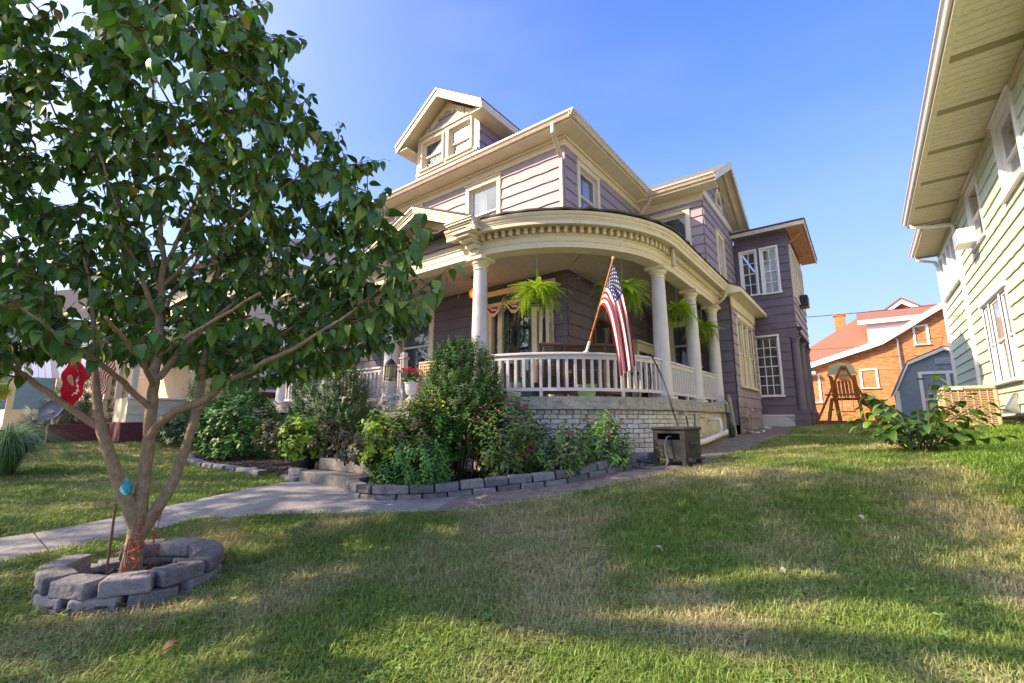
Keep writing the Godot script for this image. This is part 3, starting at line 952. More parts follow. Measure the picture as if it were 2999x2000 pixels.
func wing(H: Node):
	var X := Vector3.RIGHT; var Z := Vector3.BACK; var U := Vector3.UP
	var RX := -4.49; var st: SurfaceTool
	# ----- first floor: wall behind the porch and the bay beside it
	var BX := -2.38; var BZ := -11.95
	var O := Vector3(RX, -0.6, BZ)
	var w1 := [0.50, 1.30 + 0.6, 0.85, 1.25]
	st = S(); wall_sheet(st, O, X, Z, BX - RX, 3.75, [hole(w1[0], w1[1], w1[2], w1[3])])
	var a := part(H, "bay_front_wall", st, M.lavshade)
	siding(a, O + U * 0.45, X, Z, BX - RX - 0.02, 3.2, shift([cov(w1[0], w1[1], w1[2], w1[3])], 0.45), M.lavshade)
	window(H, O, X, Z, w1[0], w1[1], w1[2], w1[3], {"curtain": "full", "curtain_mat": M.curtaind})
	var OB := Vector3(BX, -0.6, BZ)
	var bl := 2.95
	var bw := [0.42, 0.80 + 0.6, 2.05, 1.72]
	st = S(); wall_sheet(st, OB, -Z, X, bl, 3.75, [[bw[0] + 0.1, bw[1], bw[0] + bw[2] - 0.1, bw[1] + bw[3] - 0.1]])
	var b := part(H, "bay_side_wall", st, M.lav)
	siding(b, OB + U * 0.62, -Z, X, bl, 3.05, shift([cov(bw[0], bw[1], bw[2], bw[3])], 0.62), M.lav)
	# triple window: casing and three double-hung sashes
	st = S()
	for u in [bw[0], bw[0] + 0.64, bw[0] + 1.29, bw[0] + 1.93]: lbox(st, OB, -Z, X, Vector3(u, bw[1], 0.0), Vector3(u + 0.12, bw[1] + bw[3], 0.03), 0.006)
	lbox(st, OB, -Z, X, Vector3(bw[0] - 0.001, bw[1] + bw[3] + 0.001, 0), Vector3(bw[0] + bw[2] + 0.001, bw[1] + bw[3] + 0.14, 0.06), 0.008)
	lbox(st, OB, -Z, X, Vector3(bw[0] - 0.04, bw[1] - 0.06, 0), Vector3(bw[0] + bw[2] + 0.04, bw[1] - 0.001, 0.11), 0.01)
	part(b, "window_casing", st, M.cream)
	for i in 3: sash_pair(H, OB, -Z, X, bw[0] + 0.12 + i * 0.645, bw[1], 0.52, bw[3] - 0.02)
	# bay roof: a little shed roof with deep eave
	st = S()
	var ey := 3.08
	slabpoly(st, [Vector3(BX + 0.34, ey, BZ + 0.36), Vector3(BX + 0.34, ey, BZ - 3.25), Vector3(BX - 0.48, ey + 0.42, BZ - 3.25), Vector3(BX - 0.48, ey + 0.42, BZ + 0.36)], Vector3(0, 0.03, 0))
	var br := part(H, "bay_roof", st, M.roofedge)
	st = S()
	box(st, Vector3(BX - 0.44, ey - 0.10, BZ - 3.2), Vector3(BX + 0.3, ey - 0.08, BZ + 0.34)); box(st, Vector3(BX + 0.30, ey - 0.11, BZ - 3.22), Vector3(BX + 0.335, ey + 0.03, BZ + 0.35), 0.006)
	slabpoly(st, [Vector3(BX + 0.30, ey - 0.11, BZ + 0.345), Vector3(BX + 0.30, ey + 0.02, BZ + 0.345), Vector3(BX - 0.2, ey + 0.27, BZ + 0.345), Vector3(BX - 0.2, ey - 0.11, BZ + 0.345)], Vector3(0, 0, -0.03))
	box(st, Vector3(BX + 0.002, ey - 0.36, BZ - 2.9), Vector3(BX + 0.05, ey - 0.1, BZ + 0.03), 0.006)
	part(br, "cornice_board", st, M.cream)
	# stone foundation under the bay
	st = S(); box(st, Vector3(RX, -1.0, -15.1), Vector3(BX - 0.06, -0.02, BZ - 0.05))
	part(H, "foundation", st, M.oldwalk)
	# ----- second floor wing with its gable to the right
	var WX := -2.82; var WZ := -11.8; var WB := -15.15
	var O2 := Vector3(RX, 2.9, WZ)
	var w2 := [0.33, 4.05 - 2.9, 1.02, 1.42]
	st = S(); wall_sheet(st, O2, X, Z, WX - RX, 3.02, [hole(w2[0], w2[1], w2[2], w2[3])])
	var c := part(H, "wing_front_wall", st, M.lav)
	siding(c, O2, X, Z, WX - RX - 0.01, 3.02, [cov(w2[0], w2[1], w2[2], w2[3])], M.lav)
	window(H, O2, X, Z, w2[0], w2[1], w2[2], w2[3], {"curtain": "full", "curtain_mat": M.curtaind, "single": true})
	var OG := Vector3(WX, 2.9, WZ)
	var gw := [1.12, 3.55 - 2.9, 0.85, 1.62]
	var gl := WZ - WB
	st = S(); wall_sheet(st, OG, -Z, X, gl, 3.02, [hole(gw[0], gw[1], gw[2], gw[3])])
	slabpoly(st, [OG + U * 3.02, OG + U * 3.02 - Z * gl / 2 + U * 1.12, OG + U * 3.02 - Z * gl], Vector3(-0.1, 0, 0))
	var g := part(H, "wing_gable_wall", st, M.lav)
	siding(g, OG, -Z, X, gl, 2.86, [cov(gw[0], gw[1], gw[2], gw[3])], M.lav)
	var nar := func(v): var k: float = (v - 3.05) / 0.66; return [0.12 + k, gl - 0.12 - k]
	siding(g, OG, -Z, X, gl, 4.06, [[gl / 2 - 0.36, 3.1, gl / 2 + 0.36, 3.72]], M.lav, 0.255, nar, 3.05)
	window(H, OG, -Z, X, gw[0], gw[1], gw[2], gw[3], {"curtain": "none"})
	st = S(); lbox(st, OG, -Z, X, Vector3(-0.02, 2.86, 0), Vector3(gl + 0.02, 3.05, 0.05), 0.006)
	part(g, "gable_band", st, M.cream)
	# arched attic light: half-round casing, pane and bars
	var ac := OG - Z * gl / 2 + U * 3.16
	st = S()
	var seg := 14
	for i in seg:
		var a0 := PI * i / seg; var a1 := PI * (i + 1) / seg
		var q := []
		for p in [[0.36, a0], [0.36, a1], [0.27, a1], [0.27, a0]]: q.append(ac - Z * cos(p[1]) * p[0] + U * sin(p[1]) * p[0] * 1.5)
		slabpoly(st, q, Vector3(0.06, 0, 0))
	lbox(st, ac, -Z, X, Vector3(-0.4, -0.06, 0), Vector3(0.4, 0, 0.07), 0.006)
	lbox(st, ac, -Z, X, Vector3(-0.012, 0, 0.01), Vector3(0.012, 0.4, 0.035))
	var arch := part(H, "arched_window", st, M.cream)
	st = S()
	var fan := []
	for i in seg + 1: fan.append(ac - Z * cos(PI * i / seg) * 0.27 + U * sin(PI * i / seg) * 0.405 + X * 0.012)
	slabpoly(st, fan, Vector3(0.004, 0, 0))
	part(arch, "pane", st, M.dark)
	# gable roof
	var ry := 7.28; var eyy := 5.98; var cz := (WZ + WB) / 2; var half := gl / 2 + 0.48
	var xo := WX + 0.47
	for s in [1.0, -1.0]:
		var top := Vector3(xo, ry, cz); var low := Vector3(xo, eyy, cz + s * half); var bk := Vector3(-4.0, 0, 0)
		var top2 := Vector3(-8.6, ry, cz); var low2 := Vector3(RX - 0.2, eyy, cz + s * half)
		st = S(); slabpoly(st, [top, top2, low2, low], Vector3(0, 0.04, 0))
		part(H, "gable_roof", st, M.roof)
		st = S(); slabpoly(st, [top - U * 0.003, top2 - U * 0.003, low2 - U * 0.003, low - U * 0.003], Vector3(0, -0.03, 0))
		part(H, "gable_soffit", st, M.cream)
		st = S()
		slabpoly(st, [top + Vector3(0.001, 0.03, 0), low + Vector3(0.001, 0.03, 0), low + Vector3(0.001, -0.16, 0), top + Vector3(0.001, -0.18, 0)], Vector3(-0.035, 0, 0))
		slabpoly(st, [top + Vector3(-0.22, -0.035, 0), low + Vector3(-0.22, -0.035, 0), low + Vector3(-0.22, -0.10, 0), top + Vector3(-0.22, -0.10, 0)], Vector3(-0.05, 0, 0))
		part(H, "rake_board", st, M.cream)
		st = S()
		box(st, Vector3(RX, eyy - 0.15, cz + s * (gl / 2 + 0.002)), Vector3(xo - 0.05, eyy - 0.12, cz + s * (half - 0.03)))
		box(st, Vector3(RX, eyy - 0.16, cz + s * (half - 0.03)), Vector3(xo - 0.04, eyy - 0.01, cz + s * (half - 0.005)), 0.004)
		box(st, Vector3(RX, eyy - 0.36, cz + s * (gl / 2 + 0.001)), Vector3(WX + 0.02, eyy - 0.152, cz + s * (gl / 2 + 0.04)), 0.004)
		part(H, "eave_board", st, M.cream)
	gutter(H, Vector3(RX + 0.38, eyy - 0.10, cz + half + 0.0), Vector3(xo - 0.02, eyy - 0.10, cz + half), Z, M.gutter)
	# ----- sunroom at the rear corner, two storeys, open porch below
	var SZ := -15.2; var SX := -1.34; var SL := -2.78
	var O3 := Vector3(SL, 2.55, SZ)
	var sws := [[0.11, 3.73 - 2.55, 0.50, 1.42], [0.68, 3.71 - 2.55, 0.50, 1.44]]
	var openings := []; var covers := []
	for q in sws: openings.append(hole(q[0], q[1], q[2], q[3], 0.05)); covers.append([q[0], q[1], q[0] + q[2], q[1] + q[3]])
	st = S(); wall_sheet(st, O3, X, Z, SX - SL, 2.98, openings)
	var sr1 := part(H, "sunroom_wall", st, M.lavshade)
	siding(sr1, O3 + U * 0.22, X, Z, SX - SL, 2.76, shift(covers, 0.22), M.lavshade)
	for i in 2: window(H, O3, X, Z, sws[i][0], sws[i][1], sws[i][2], sws[i][3], {"trim": 0.05, "head": 0.05, "mat": M.whitep, "sash": M.whitep, "cap": false, "cols": 2, "rows": 2, "rail": 0.03, "curtain": "full" if i == 1 else "none"})
	st = S(); box(st, Vector3(SL, 2.6, SZ + 0.001), Vector3(SX + 0.03, 2.76, SZ + 0.05), 0.006); box(st, Vector3(SL, 2.35, SZ - 0.14), Vector3(SX + 0.02, 2.61, SZ + 0.02), 0.004)
	part(sr1, "belt_board", st, M.lavshade)
	# right side of the sunroom: band of windows
	var ORT := Vector3(SX, 2.55, SZ)
	st = S(); wall_sheet(st, ORT, -Z, X, 3.6, 2.98, [[0.25, 1.05, 3.45, 2.55]])
	var sr2 := part(H, "sunroom_side", st, M.lavshade)
	siding(sr2, ORT + U * 0.02, -Z, X, 3.6, 1.0, [], M.lav)
	st = S()
	for i in 6: lbox(st, ORT, -Z, X, Vector3(0.22 + i * 0.64, 1.05, -0.06), Vector3(0.28 + i * 0.64, 2.55, 0.05), 0.006)
	lbox(st, ORT, -Z, X, Vector3(0.2, 1.0, -0.06), Vector3(3.5, 1.049, 0.06), 0.006); lbox(st, ORT, -Z, X, Vector3(0.2, 1.78, -0.05), Vector3(3.5, 1.83, 0.02)); lbox(st, ORT, -Z, X, Vector3(0.2, 2.551, -0.06), Vector3(3.5, 2.62, 0.05), 0.006)
	part(sr2, "window_frame", st, M.cream)
	st = S(); lbox(st, ORT, -Z, X, Vector3(0.25, 1.05, -0.035), Vector3(3.45, 2.55, -0.03))
	part(sr2, "pane", st, M.glass)
	# upper floor and back of the sunroom
	st = S(); box(st, Vector3(-4.3, 2.36, SZ - 3.6), Vector3(SX - 0.15, 2.55, SZ - 0.15)); box(st, Vector3(-4.3, 2.36, SZ - 3.75), Vector3(SX, 5.5, SZ - 3.61)); box(st, Vector3(SL - 0.2, 2.56, SZ - 3.6), Vector3(SL - 0.06, 5.5, SZ - 0.15)); box(st, Vector3(SL, 5.5, SZ - 3.6), Vector3(SX, 5.52, SZ))
	part(H, "sunroom_floor", st, M.room)
	# roof of the sunroom: flat slab with wide eave and boarded soffit
	st = S()
	slabpoly(st, [Vector3(SL - 0.05, 5.62, SZ + 0.42), Vector3(SX + 0.52, 5.62, SZ + 0.42), Vector3(SX + 0.52, 5.62, SZ - 4.0), Vector3(SL - 0.05, 5.62, SZ - 4.0)], Vector3(0, 0.05, 0))
	var srf := part(H, "sunroom_roof", st, M.roofedge)
	st = S(); box(st, Vector3(SL - 0.03, 5.50, SZ + 0.385), Vector3(SX + 0.5, 5.615, SZ + 0.41), 0.004); box(st, Vector3(SX + 0.465, 5.50, SZ - 3.98), Vector3(SX + 0.5, 5.615, SZ + 0.384), 0.004)
	part(srf, "fascia", st, M.gutter)
	var wood := mat(Color.WHITE, 0.7, mottle(sr(176, 128, 98), 0.1, 0.1, 45, 256, 0.02, Color(0, 0, 0, 0), 1, 8), Vector3.ONE * 1.5)
	for i in 4:
		st = S(); box(st, Vector3(SX + 0.02 + i * 0.111, 5.525, SZ - 3.95), Vector3(SX + 0.127 + i * 0.111, 5.545, SZ + 0.38), 0.003)
		part(srf, "soffit_board", st, wood)
	st = S(); box(st, Vector3(SL, 5.526, SZ + 0.01), Vector3(SX + 0.015, 5.546, SZ + 0.38))
	part(srf, "front_soffit", st, M.lavshade)
	for i in 2:
		st = S(); bar(st, Vector3(SX + 0.02, 5.22, SZ - 0.25 - i * 2.2), Vector3(SX + 0.34, 5.5, SZ - 0.25 - i * 2.2), 0.05, 0.05, 0.006); part(srf, "bracket", st, wood)
	# lower part: enclosed front with the tall window, columns along the right
	var O4 := Vector3(-2.62, 0.12, SZ)
	var tw := [0.13, 0.66 - 0.12, 0.70, 1.78]
	st = S(); wall_sheet(st, O4, X, Z, 1.10, 2.25, [hole(tw[0], tw[1], tw[2], tw[3], 0.05)])
	var lw := part(H, "sunporch_wall", st, M.lavshade)
	siding(lw, O4, X, Z, 1.10, 2.25, [cov(tw[0], tw[1], tw[2], tw[3])], M.lavshade)
	window(H, O4, X, Z, tw[0], tw[1], tw[2], tw[3], {"trim": 0.05, "head": 0.05, "mat": M.whitep, "sash": M.whitep, "cap": false, "cols": 3, "rows": 3, "rail": 0.03, "curtain": "left", "curtain_mat": mat(sr(120, 108, 84), 0.9)})
	st = S(); box(st, Vector3(-2.62, 0.1, SZ - 0.16), Vector3(-1.52, 0.119, SZ - 3.5)); box(st, Vector3(-2.8, 0.1, SZ - 3.6), Vector3(-1.4, 2.35, SZ - 3.5)); box(st, Vector3(-2.8, 0.1, SZ - 3.5), Vector3(-2.66, 2.35, SZ - 0.2))
	part(lw, "inner_wall", st, M.room)
	for i in 3:
		var at := Vector3(-1.42, 0.0, SZ - 0.12 - i * 1.55)
		st = S()
		lathe(st, [Vector2(0.14, 0.22), Vector2(0.14, 0.30), Vector2(0.125, 0.34), Vector2(0.12, 0.9), Vector2(0.10, 2.18), Vector2(0.12, 2.2), Vector2(0.12, 2.24), Vector2(0.14, 2.28), Vector2(0.14, 2.31), Vector2(0, 2.31)], at, 20)
		box(st, at + Vector3(-0.15, 2.31, -0.15), at + Vector3(0.15, 2.349, 0.15), 0.006)
		var col := part(H, "sunporch_column", st, M.lavshade)
		for r in 5:
			st = S()
			box(st, at + Vector3(-0.17, 0.215 - (r + 1) * 0.1, -0.17), at + Vector3(0.17, 0.212 - r * 0.1, 0.17), 0.006)
			part(col, "pedestal_course", st, M.lavshade)
	# white lattice skirt: crossing laths
	st = S(); box(st, Vector3(-2.62, -0.5, SZ - 0.2), Vector3(-1.5, 0.09, SZ - 0.12)); part(H, "skirt_shade_panel", st, M.dark)  # solid dark panel stands in for the shaded hollow behind the laths
	var lat := part(H, "lattice_skirt", lattice_frame(Vector3(-2.62, -0.33, SZ + 0.02), X, 1.10, 0.44), M.whitep)
	for dirn in [-1.0, 1.0]:
		for i in range(-6, 16):
			var p0 := Vector2(i * 0.078, 0.0); var p1 := p0 + Vector2(dirn * 0.44, 0.44)
			for pl in Geometry2D.intersect_polyline_with_polygon(PackedVector2Array([p0, p1]), PackedVector2Array([Vector2(0, 0), Vector2(1.1, 0), Vector2(1.1, 0.44), Vector2(0, 0.44)])):
				if pl.size() < 2 or pl[0].distance_to(pl[1]) < 0.03: continue
				st = S()
				var zz: float = SZ + 0.012 + dirn * 0.004
				bar(st, Vector3(-2.62 + pl[0].x, -0.33 + pl[0].y, zz), Vector3(-2.62 + pl[1].x, -0.33 + pl[1].y, zz), 0.026, 0.006, 0.0, Z)
				part(lat, "lath", st, M.whitep)
	# box of a window air conditioner and a lamp on the side of the sunroom
	st = S(); box(st, Vector3(SX + 0.0, 3.50, SZ - 2.0), Vector3(SX + 0.26, 3.86, SZ - 1.5), 0.015)
	solo("window_air_conditioner", "dark window air conditioner on the upper side of the sunroom", "air conditioner", st, M.black)
	st = S(); box(st, Vector3(SX + 0.03, 2.52, SZ + 0.0), Vector3(SX + 0.08, 2.62, SZ - 0.1), 0.01); tube(st, [Vector3(SX + 0.07, 2.57, SZ + 0.02), Vector3(SX + 0.1, 2.52, SZ + 0.16)], [0.03, 0.06], 12)
	solo("flood_light", "small black flood light on the sunroom corner above the column", "light", st, M.black)

func lattice_frame(O: Vector3, X: Vector3, w: float, h: float) -> SurfaceTool:
	var st := S()
	var N := Vector3.BACK
	lbox(st, O, X, N, Vector3(0, 0, 0), Vector3(w, 0.03, 0.012)); lbox(st, O, X, N, Vector3(0, h - 0.03, 0), Vector3(w, h, 0.012))
	lbox(st, O, X, N, Vector3(0, 0.03, 0), Vector3(0.03, h - 0.03, 0.012)); lbox(st, O, X, N, Vector3(w - 0.03, 0.03, 0), Vector3(w, h - 0.03, 0.012))
	return st

const FLOOR := 0.33
const ARCH := 2.73

# point and outward direction at arc length s along the column line, from the left end
func porch_at(s: float) -> Array:
	var l1 := CX - XL
	var l2 := PI / 2 * CR
	if s < l1: return [Vector3(XL + s, 0, CZ + CR), Vector3(0, 0, 1)]
	if s < l1 + l2:
		var a := (s - l1) / CR
		return [Vector3(CX + CR * sin(a), 0, CZ + CR * cos(a)), Vector3(sin(a), 0, cos(a))]
	return [Vector3(CX + CR, 0, CZ - (s - l1 - l2)), Vector3(1, 0, 0)]

func sub_path(s0: float, s1: float) -> Array:
	var path := []; var outs := []
	var n := maxi(2, int((s1 - s0) / 0.13))
	for i in n + 1:
		var q := porch_at(lerpf(s0, s1, float(i) / n))
		path.append(Vector2(q[0].x, q[0].z)); outs.append(Vector2(q[1].x, q[1].z))
	return [path, outs]

func porch(H: Node):
	var U := Vector3.UP; var st: SurfaceTool
	var L1 := CX - XL; var L2 := PI / 2 * CR; var LE := L1 + L2 + (CZ + 11.93)
	var RX := -4.49; var FZ := -7.66
	# ----- concrete deck
	var poly := []
	var so := 0.2
	poly.append(Vector3(XL - 0.2, FLOOR, CZ + CR + so))
	for i in 25:
		var a := PI / 2 * i / 24
		poly.append(Vector3(CX + (CR + so) * sin(a), FLOOR, CZ + (CR + so) * cos(a)))
	poly.append(Vector3(CX + CR + so, FLOOR, -11.92)); poly.append(Vector3(RX + 0.03, FLOOR, -11.92)); poly.append(Vector3(RX + 0.03, FLOOR, FZ + 0.03)); poly.append(Vector3(XL - 0.2, FLOOR, FZ + 0.03))
	st = S(); slabpoly(st, poly, Vector3(0, -0.19, 0))
	part(H, "porch_deck", st, M.conc)
	# ----- painted brick base
	st = S()
	var pp := sub_path(0.0, L1 + L2 + 1.72)
	sweep(st, pp[0], pp[1], [Vector2(0.085, -1.3), Vector2(0.085, FLOOR - 0.191), Vector2(-0.1, FLOOR - 0.191), Vector2(-0.1, -1.3)])
	var base := part(H, "porch_base", st, M.mortar)
	st = S()
	pp = sub_path(L1 + L2 + 1.72, LE)
	sweep(st, pp[0], pp[1], [Vector2(0.105, -1.1), Vector2(0.105, FLOOR - 0.191), Vector2(-0.1, FLOOR - 0.191), Vector2(-0.1, -1.1)])
	part(base, "stucco", st, M.stucco)
	var joined := S()
	var count := 0
	var bmesh := {}
	var s0 := XL
	var rr := RandomNumberGenerator.new(); rr.seed = 77
	var course := 0
	var y := FLOOR - 0.192
	while y > -1.05:
		var hh := 0.074
		var bl := 0.107 if course == 0 else 0.215
		var s := L1 + L2 + 1.72 - (bl * 0.5 if course % 2 else 0.0)
		while s > 4.9 + 0.1:
			var q := porch_at(s - bl / 2)
			var gy := gh(q[0].x + q[1].x * 0.12, q[0].z + q[1].z * 0.12)
			if y - hh > gy - 0.10:
				var t := Transform3D(Basis(Vector3(q[1].z, 0, -q[1].x), U, q[1]), q[0] + q[1] * (0.07 + rr.randf_range(-0.003, 0.003)) + U * (y - hh / 2 + rr.randf_range(-0.002, 0.002)))
				t.basis = t.basis.rotated(q[1], rr.randf_range(-0.012, 0.012))
				var ln := bl - 0.009
				var m: Material = M.brickw if rr.randf() < 0.6 else M.brickw2
				if count < 300 and s > 6.0:
					var key := "%d" % int(bl * 1000)
					if not bmesh.has(key):
						var bs := S(); obox(bs, Transform3D(), Vector3(ln, hh - 0.010, 0.09), 0.007); bmesh[key] = bs.commit()
					var b := part(base, "brick", bmesh[key], m)
					b.transform = t
					count += 1
				else:
					obox(joined, t, Vector3(ln, hh - 0.010, 0.09), 0.006)
			s -= bl
		y -= hh
		course += 1
	var more := part(base, "bricks", joined, M.brickw)
	more.set_meta("kind", "stuff")
	# ----- columns
	for c in [[-11.72, CZ + CR], [-9.65, CZ + CR], [-7.38, CZ + CR], [-5.03, CZ + CR + 0.01], [CX + CR, CZ], [CX + CR, -9.95], [CX + CR, -11.70]]:
		column(H, Vector3(c[0], FLOOR, c[1]), ARCH - FLOOR)
	# ----- architrave and its mouldings
	st = S()
	pp = sub_path(0.0, LE)
	sweep(st, pp[0], pp[1], [Vector2(-0.14, ARCH), Vector2(0.13, ARCH), Vector2(0.13, ARCH + 0.10), Vector2(0.142, ARCH + 0.10), Vector2(0.142, ARCH + 0.185), Vector2(0.165, ARCH + 0.20), Vector2(0.165, ARCH + 0.222), Vector2(0.125, ARCH + 0.222), Vector2(0.125, 3.058), Vector2(-0.14, 3.058)])
	var arch := part(H, "architrave", st, M.cream)
	# ----- dentils
	var s := 0.1
	while s < LE - 0.1:
		var q := porch_at(s)
		if q[0].x < -7.65 or q[0].x > -4.98:
			st = S()
			obox(st, Transform3D(Basis(Vector3(q[1].z, 0, -q[1].x), U, q[1]), q[0] + q[1] * 0.18 + U * 3.0), Vector3(0.060, 0.105, 0.11), 0.004)
			part(arch, "dentil", st, M.cream)
		s += 0.118
	# ----- soffit, crown and edge of the porch roof, either side of the pediment
	for run in [[0.0, -7.12 - XL], [-5.5 - XL, LE]]:
		pp = sub_path(run[0], run[1])
		st = S(); sweep(st, pp[0], pp[1], [Vector2(0.126, 3.06), Vector2(0.36, 3.06), Vector2(0.36, 3.085), Vector2(0.126, 3.085)])
		part(H, "porch_soffit", st, M.cream)
		st = S(); sweep(st, pp[0], pp[1], [Vector2(0.335, 3.03), Vector2(0.38, 3.03), Vector2(0.38, 3.095), Vector2(0.392, 3.095), Vector2(0.392, 3.115), Vector2(0.405, 3.118), Vector2(0.415, 3.14), Vector2(0.415, 3.155), Vector2(0.432, 3.16), Vector2(0.45, 3.19), Vector2(0.45, 3.21), Vector2(0.335, 3.21)])
		part(H, "porch_cornice", st, M.cream)
	# roof: from the cornice up to the walls
	st = S()
	var n := 90
	var outer := []; var inner := []
	for i in n + 1:
		var q := porch_at(LE * i / n)
		var wob := 0.012 * sin(i * 2.7) + 0.008 * sin(i * 6.1)
		outer.append(q[0] + q[1] * (0.475 + wob) + U * (3.222 + wob * 0.6))
		var p: Vector3 = q[0]
		if i * LE / n < L1: inner.append(Vector3(minf(p.x, RX), 3.62, FZ + 0.03))
		elif i * LE / n < L1 + L2: inner.append(Vector3(RX + 0.03, 3.62, FZ + 0.03))
		else: inner.append(Vector3(RX + 0.03, 3.62, minf(p.z, FZ)))
	for i in n:
		for dy in [0.0, 0.03]:
			quad(st, outer[i] + U * dy, inner[i] + U * dy, inner[i + 1] + U * dy, outer[i + 1] + U * dy)
		quad(st, outer[i], outer[i] + U * 0.03, outer[i + 1] + U * 0.03, outer[i + 1])
	part(H, "porch_roof", st, M.roofedge)
	# ----- boarded ceiling: boards run out from the walls and meet on the diagonal
	st = S()
	var bw := 0.088
	var yc := 2.95
	var rin := CR + 0.05
	var x := XL
	while x < CX + rin - 0.02:
		var xa := x + 0.003; var xb := x + bw - 0.003; var xm := (xa + xb) / 2
		var z0 := FZ + 0.02
		if xm > RX: z0 = FZ + 0.02 + (xm - RX) * 0.93
		var z1 := CZ + rin
		if xm > CX: z1 = CZ + sqrt(maxf(0.0, rin * rin - (xm - CX) * (xm - CX)))
		if z1 > z0 + 0.02: box(st, Vector3(xa, yc, z0), Vector3(xb, yc + 0.015, z1))
		x += bw
	var z := -11.93
	while z < CZ + rin - 0.02:
		var za := z + 0.003; var zb := z + bw - 0.003; var zm := (za + zb) / 2
		var x0 := RX + 0.02
		if zm > FZ: x0 = RX + 0.02 + (zm - FZ) / 0.93
		var x1 := CX + rin
		if zm > CZ: x1 = CX + sqrt(maxf(0.0, rin * rin - (zm - CZ) * (zm - CZ)))
		if x1 > x0 + 0.02: box(st, Vector3(x0, yc, za), Vector3(x1, yc + 0.015, zb))
		z += bw
	var cb := part(H, "porch_ceiling", st, M.ceil)
	var cp := []
	for p in poly: cp.append(Vector3(lerpf(p.x, CX, 0.08) if p.x > CX else p.x, yc + 0.018, p.z - 0.2 if p.z > -7 else p.z))
	st = S(); slabpoly(st, cp, Vector3(0, 0.02, 0))
	part(cb, "ceiling_deck", st, M.ceil)
	# ----- railings
	railing(H, L1 + 0.14, L1 + L2 - 0.14, 0.132)
	railing(H, L1 + L2 + 0.14, L1 + L2 + 1.81, 0.108)
	railing(H, L1 + L2 + 2.09, L1 + L2 + 3.56, 0.108)
	railing(H, 0.35, -9.8 - XL, 0.125)
	railing(H, -9.5 - XL, -7.66 - XL, 0.125)
	railing(H, -7.34 - XL, -7.05 - XL, 0.11)
	# newel post at the head of the steps
	st = S()
	var np := Vector3(-6.98, FLOOR, CZ + CR)
	box(st, np + Vector3(-0.055, 0, -0.055), np + Vector3(0.055, 0.80, 0.055), 0.008); box(st, np + Vector3(-0.075, 0.80, -0.075), np + Vector3(0.075, 0.83, 0.075), 0.008); box(st, np + Vector3(-0.06, 0.83, -0.06), np + Vector3(0.06, 0.93, 0.06), 0.02)
	part(H, "newel_post", st, M.white)
	# rain pipes under the cornice
	pipe(H, "drain_pipe", [Vector3(CX + CR + 0.28, 3.06, CZ - 0.05), Vector3(CX + CR + 0.28, 2.72, CZ - 0.05)], 0.075, M.gutter, true)
	var dp := []
	for i in 9:
		var a := PI / 2 * i / 8
		dp.append(Vector3(CX + CR + 0.10 + 0.30 * cos(a), 3.05 - 0.30 * sin(a), -11.55))
	dp.append(Vector3(CX + CR + 0.02, 2.72, -11.55))
	pipe(H, "drain_pipe", dp, 0.07, M.gutter, true)
	pediment(H)

func railing(H: Node, s0: float, s1: float, gap: float):
	var pp := sub_path(s0, s1)
	var st := S()
	sweep(st, pp[0], pp[1], [Vector2(-0.055, 0.995), Vector2(0.055, 0.995), Vector2(0.055, 1.02), Vector2(0.045, 1.032), Vector2(-0.045, 1.032), Vector2(-0.055, 1.02)])
	var r := part(H, "railing", st, M.white)
	st = S(); sweep(st, pp[0], pp[1], [Vector2(-0.025, 0.925), Vector2(0.025, 0.925), Vector2(0.025, 0.9945), Vector2(-0.025, 0.9945)])
	part(r, "upper_rail", st, M.white)
	st = S(); sweep(st, pp[0], pp[1], [Vector2(-0.03, 0.425), Vector2(0.03, 0.425), Vector2(0.03, 0.475), Vector2(-0.03, 0.475)])
	part(r, "lower_rail", st, M.white)
	var n := int((s1 - s0) / gap)
	var bs := S(); obox(bs, Transform3D(), Vector3(0.045, 0.449, 0.045), 0.004)
	var bm := bs.commit()
	for i in n:
		var q := porch_at(s0 + (s1 - s0) * (i + 0.5) / n)
		var b := part(r, "baluster", bm, M.white)
		b.transform = Transform3D(Basis(Vector3(q[1].z, 0, -q[1].x), Vector3.UP, q[1]), q[0] + Vector3.UP * 0.70)
	# blocks that carry the lower rail
	for f in [0.3, 0.7]:
		var q := porch_at(lerpf(s0, s1, f))
		st = S(); obox(st, Transform3D(Basis(Vector3(q[1].z, 0, -q[1].x), Vector3.UP, q[1]), q[0] + Vector3.UP * 0.3775), Vector3(0.045, 0.0945, 0.05), 0.003)
		part(r, "foot", st, M.white)

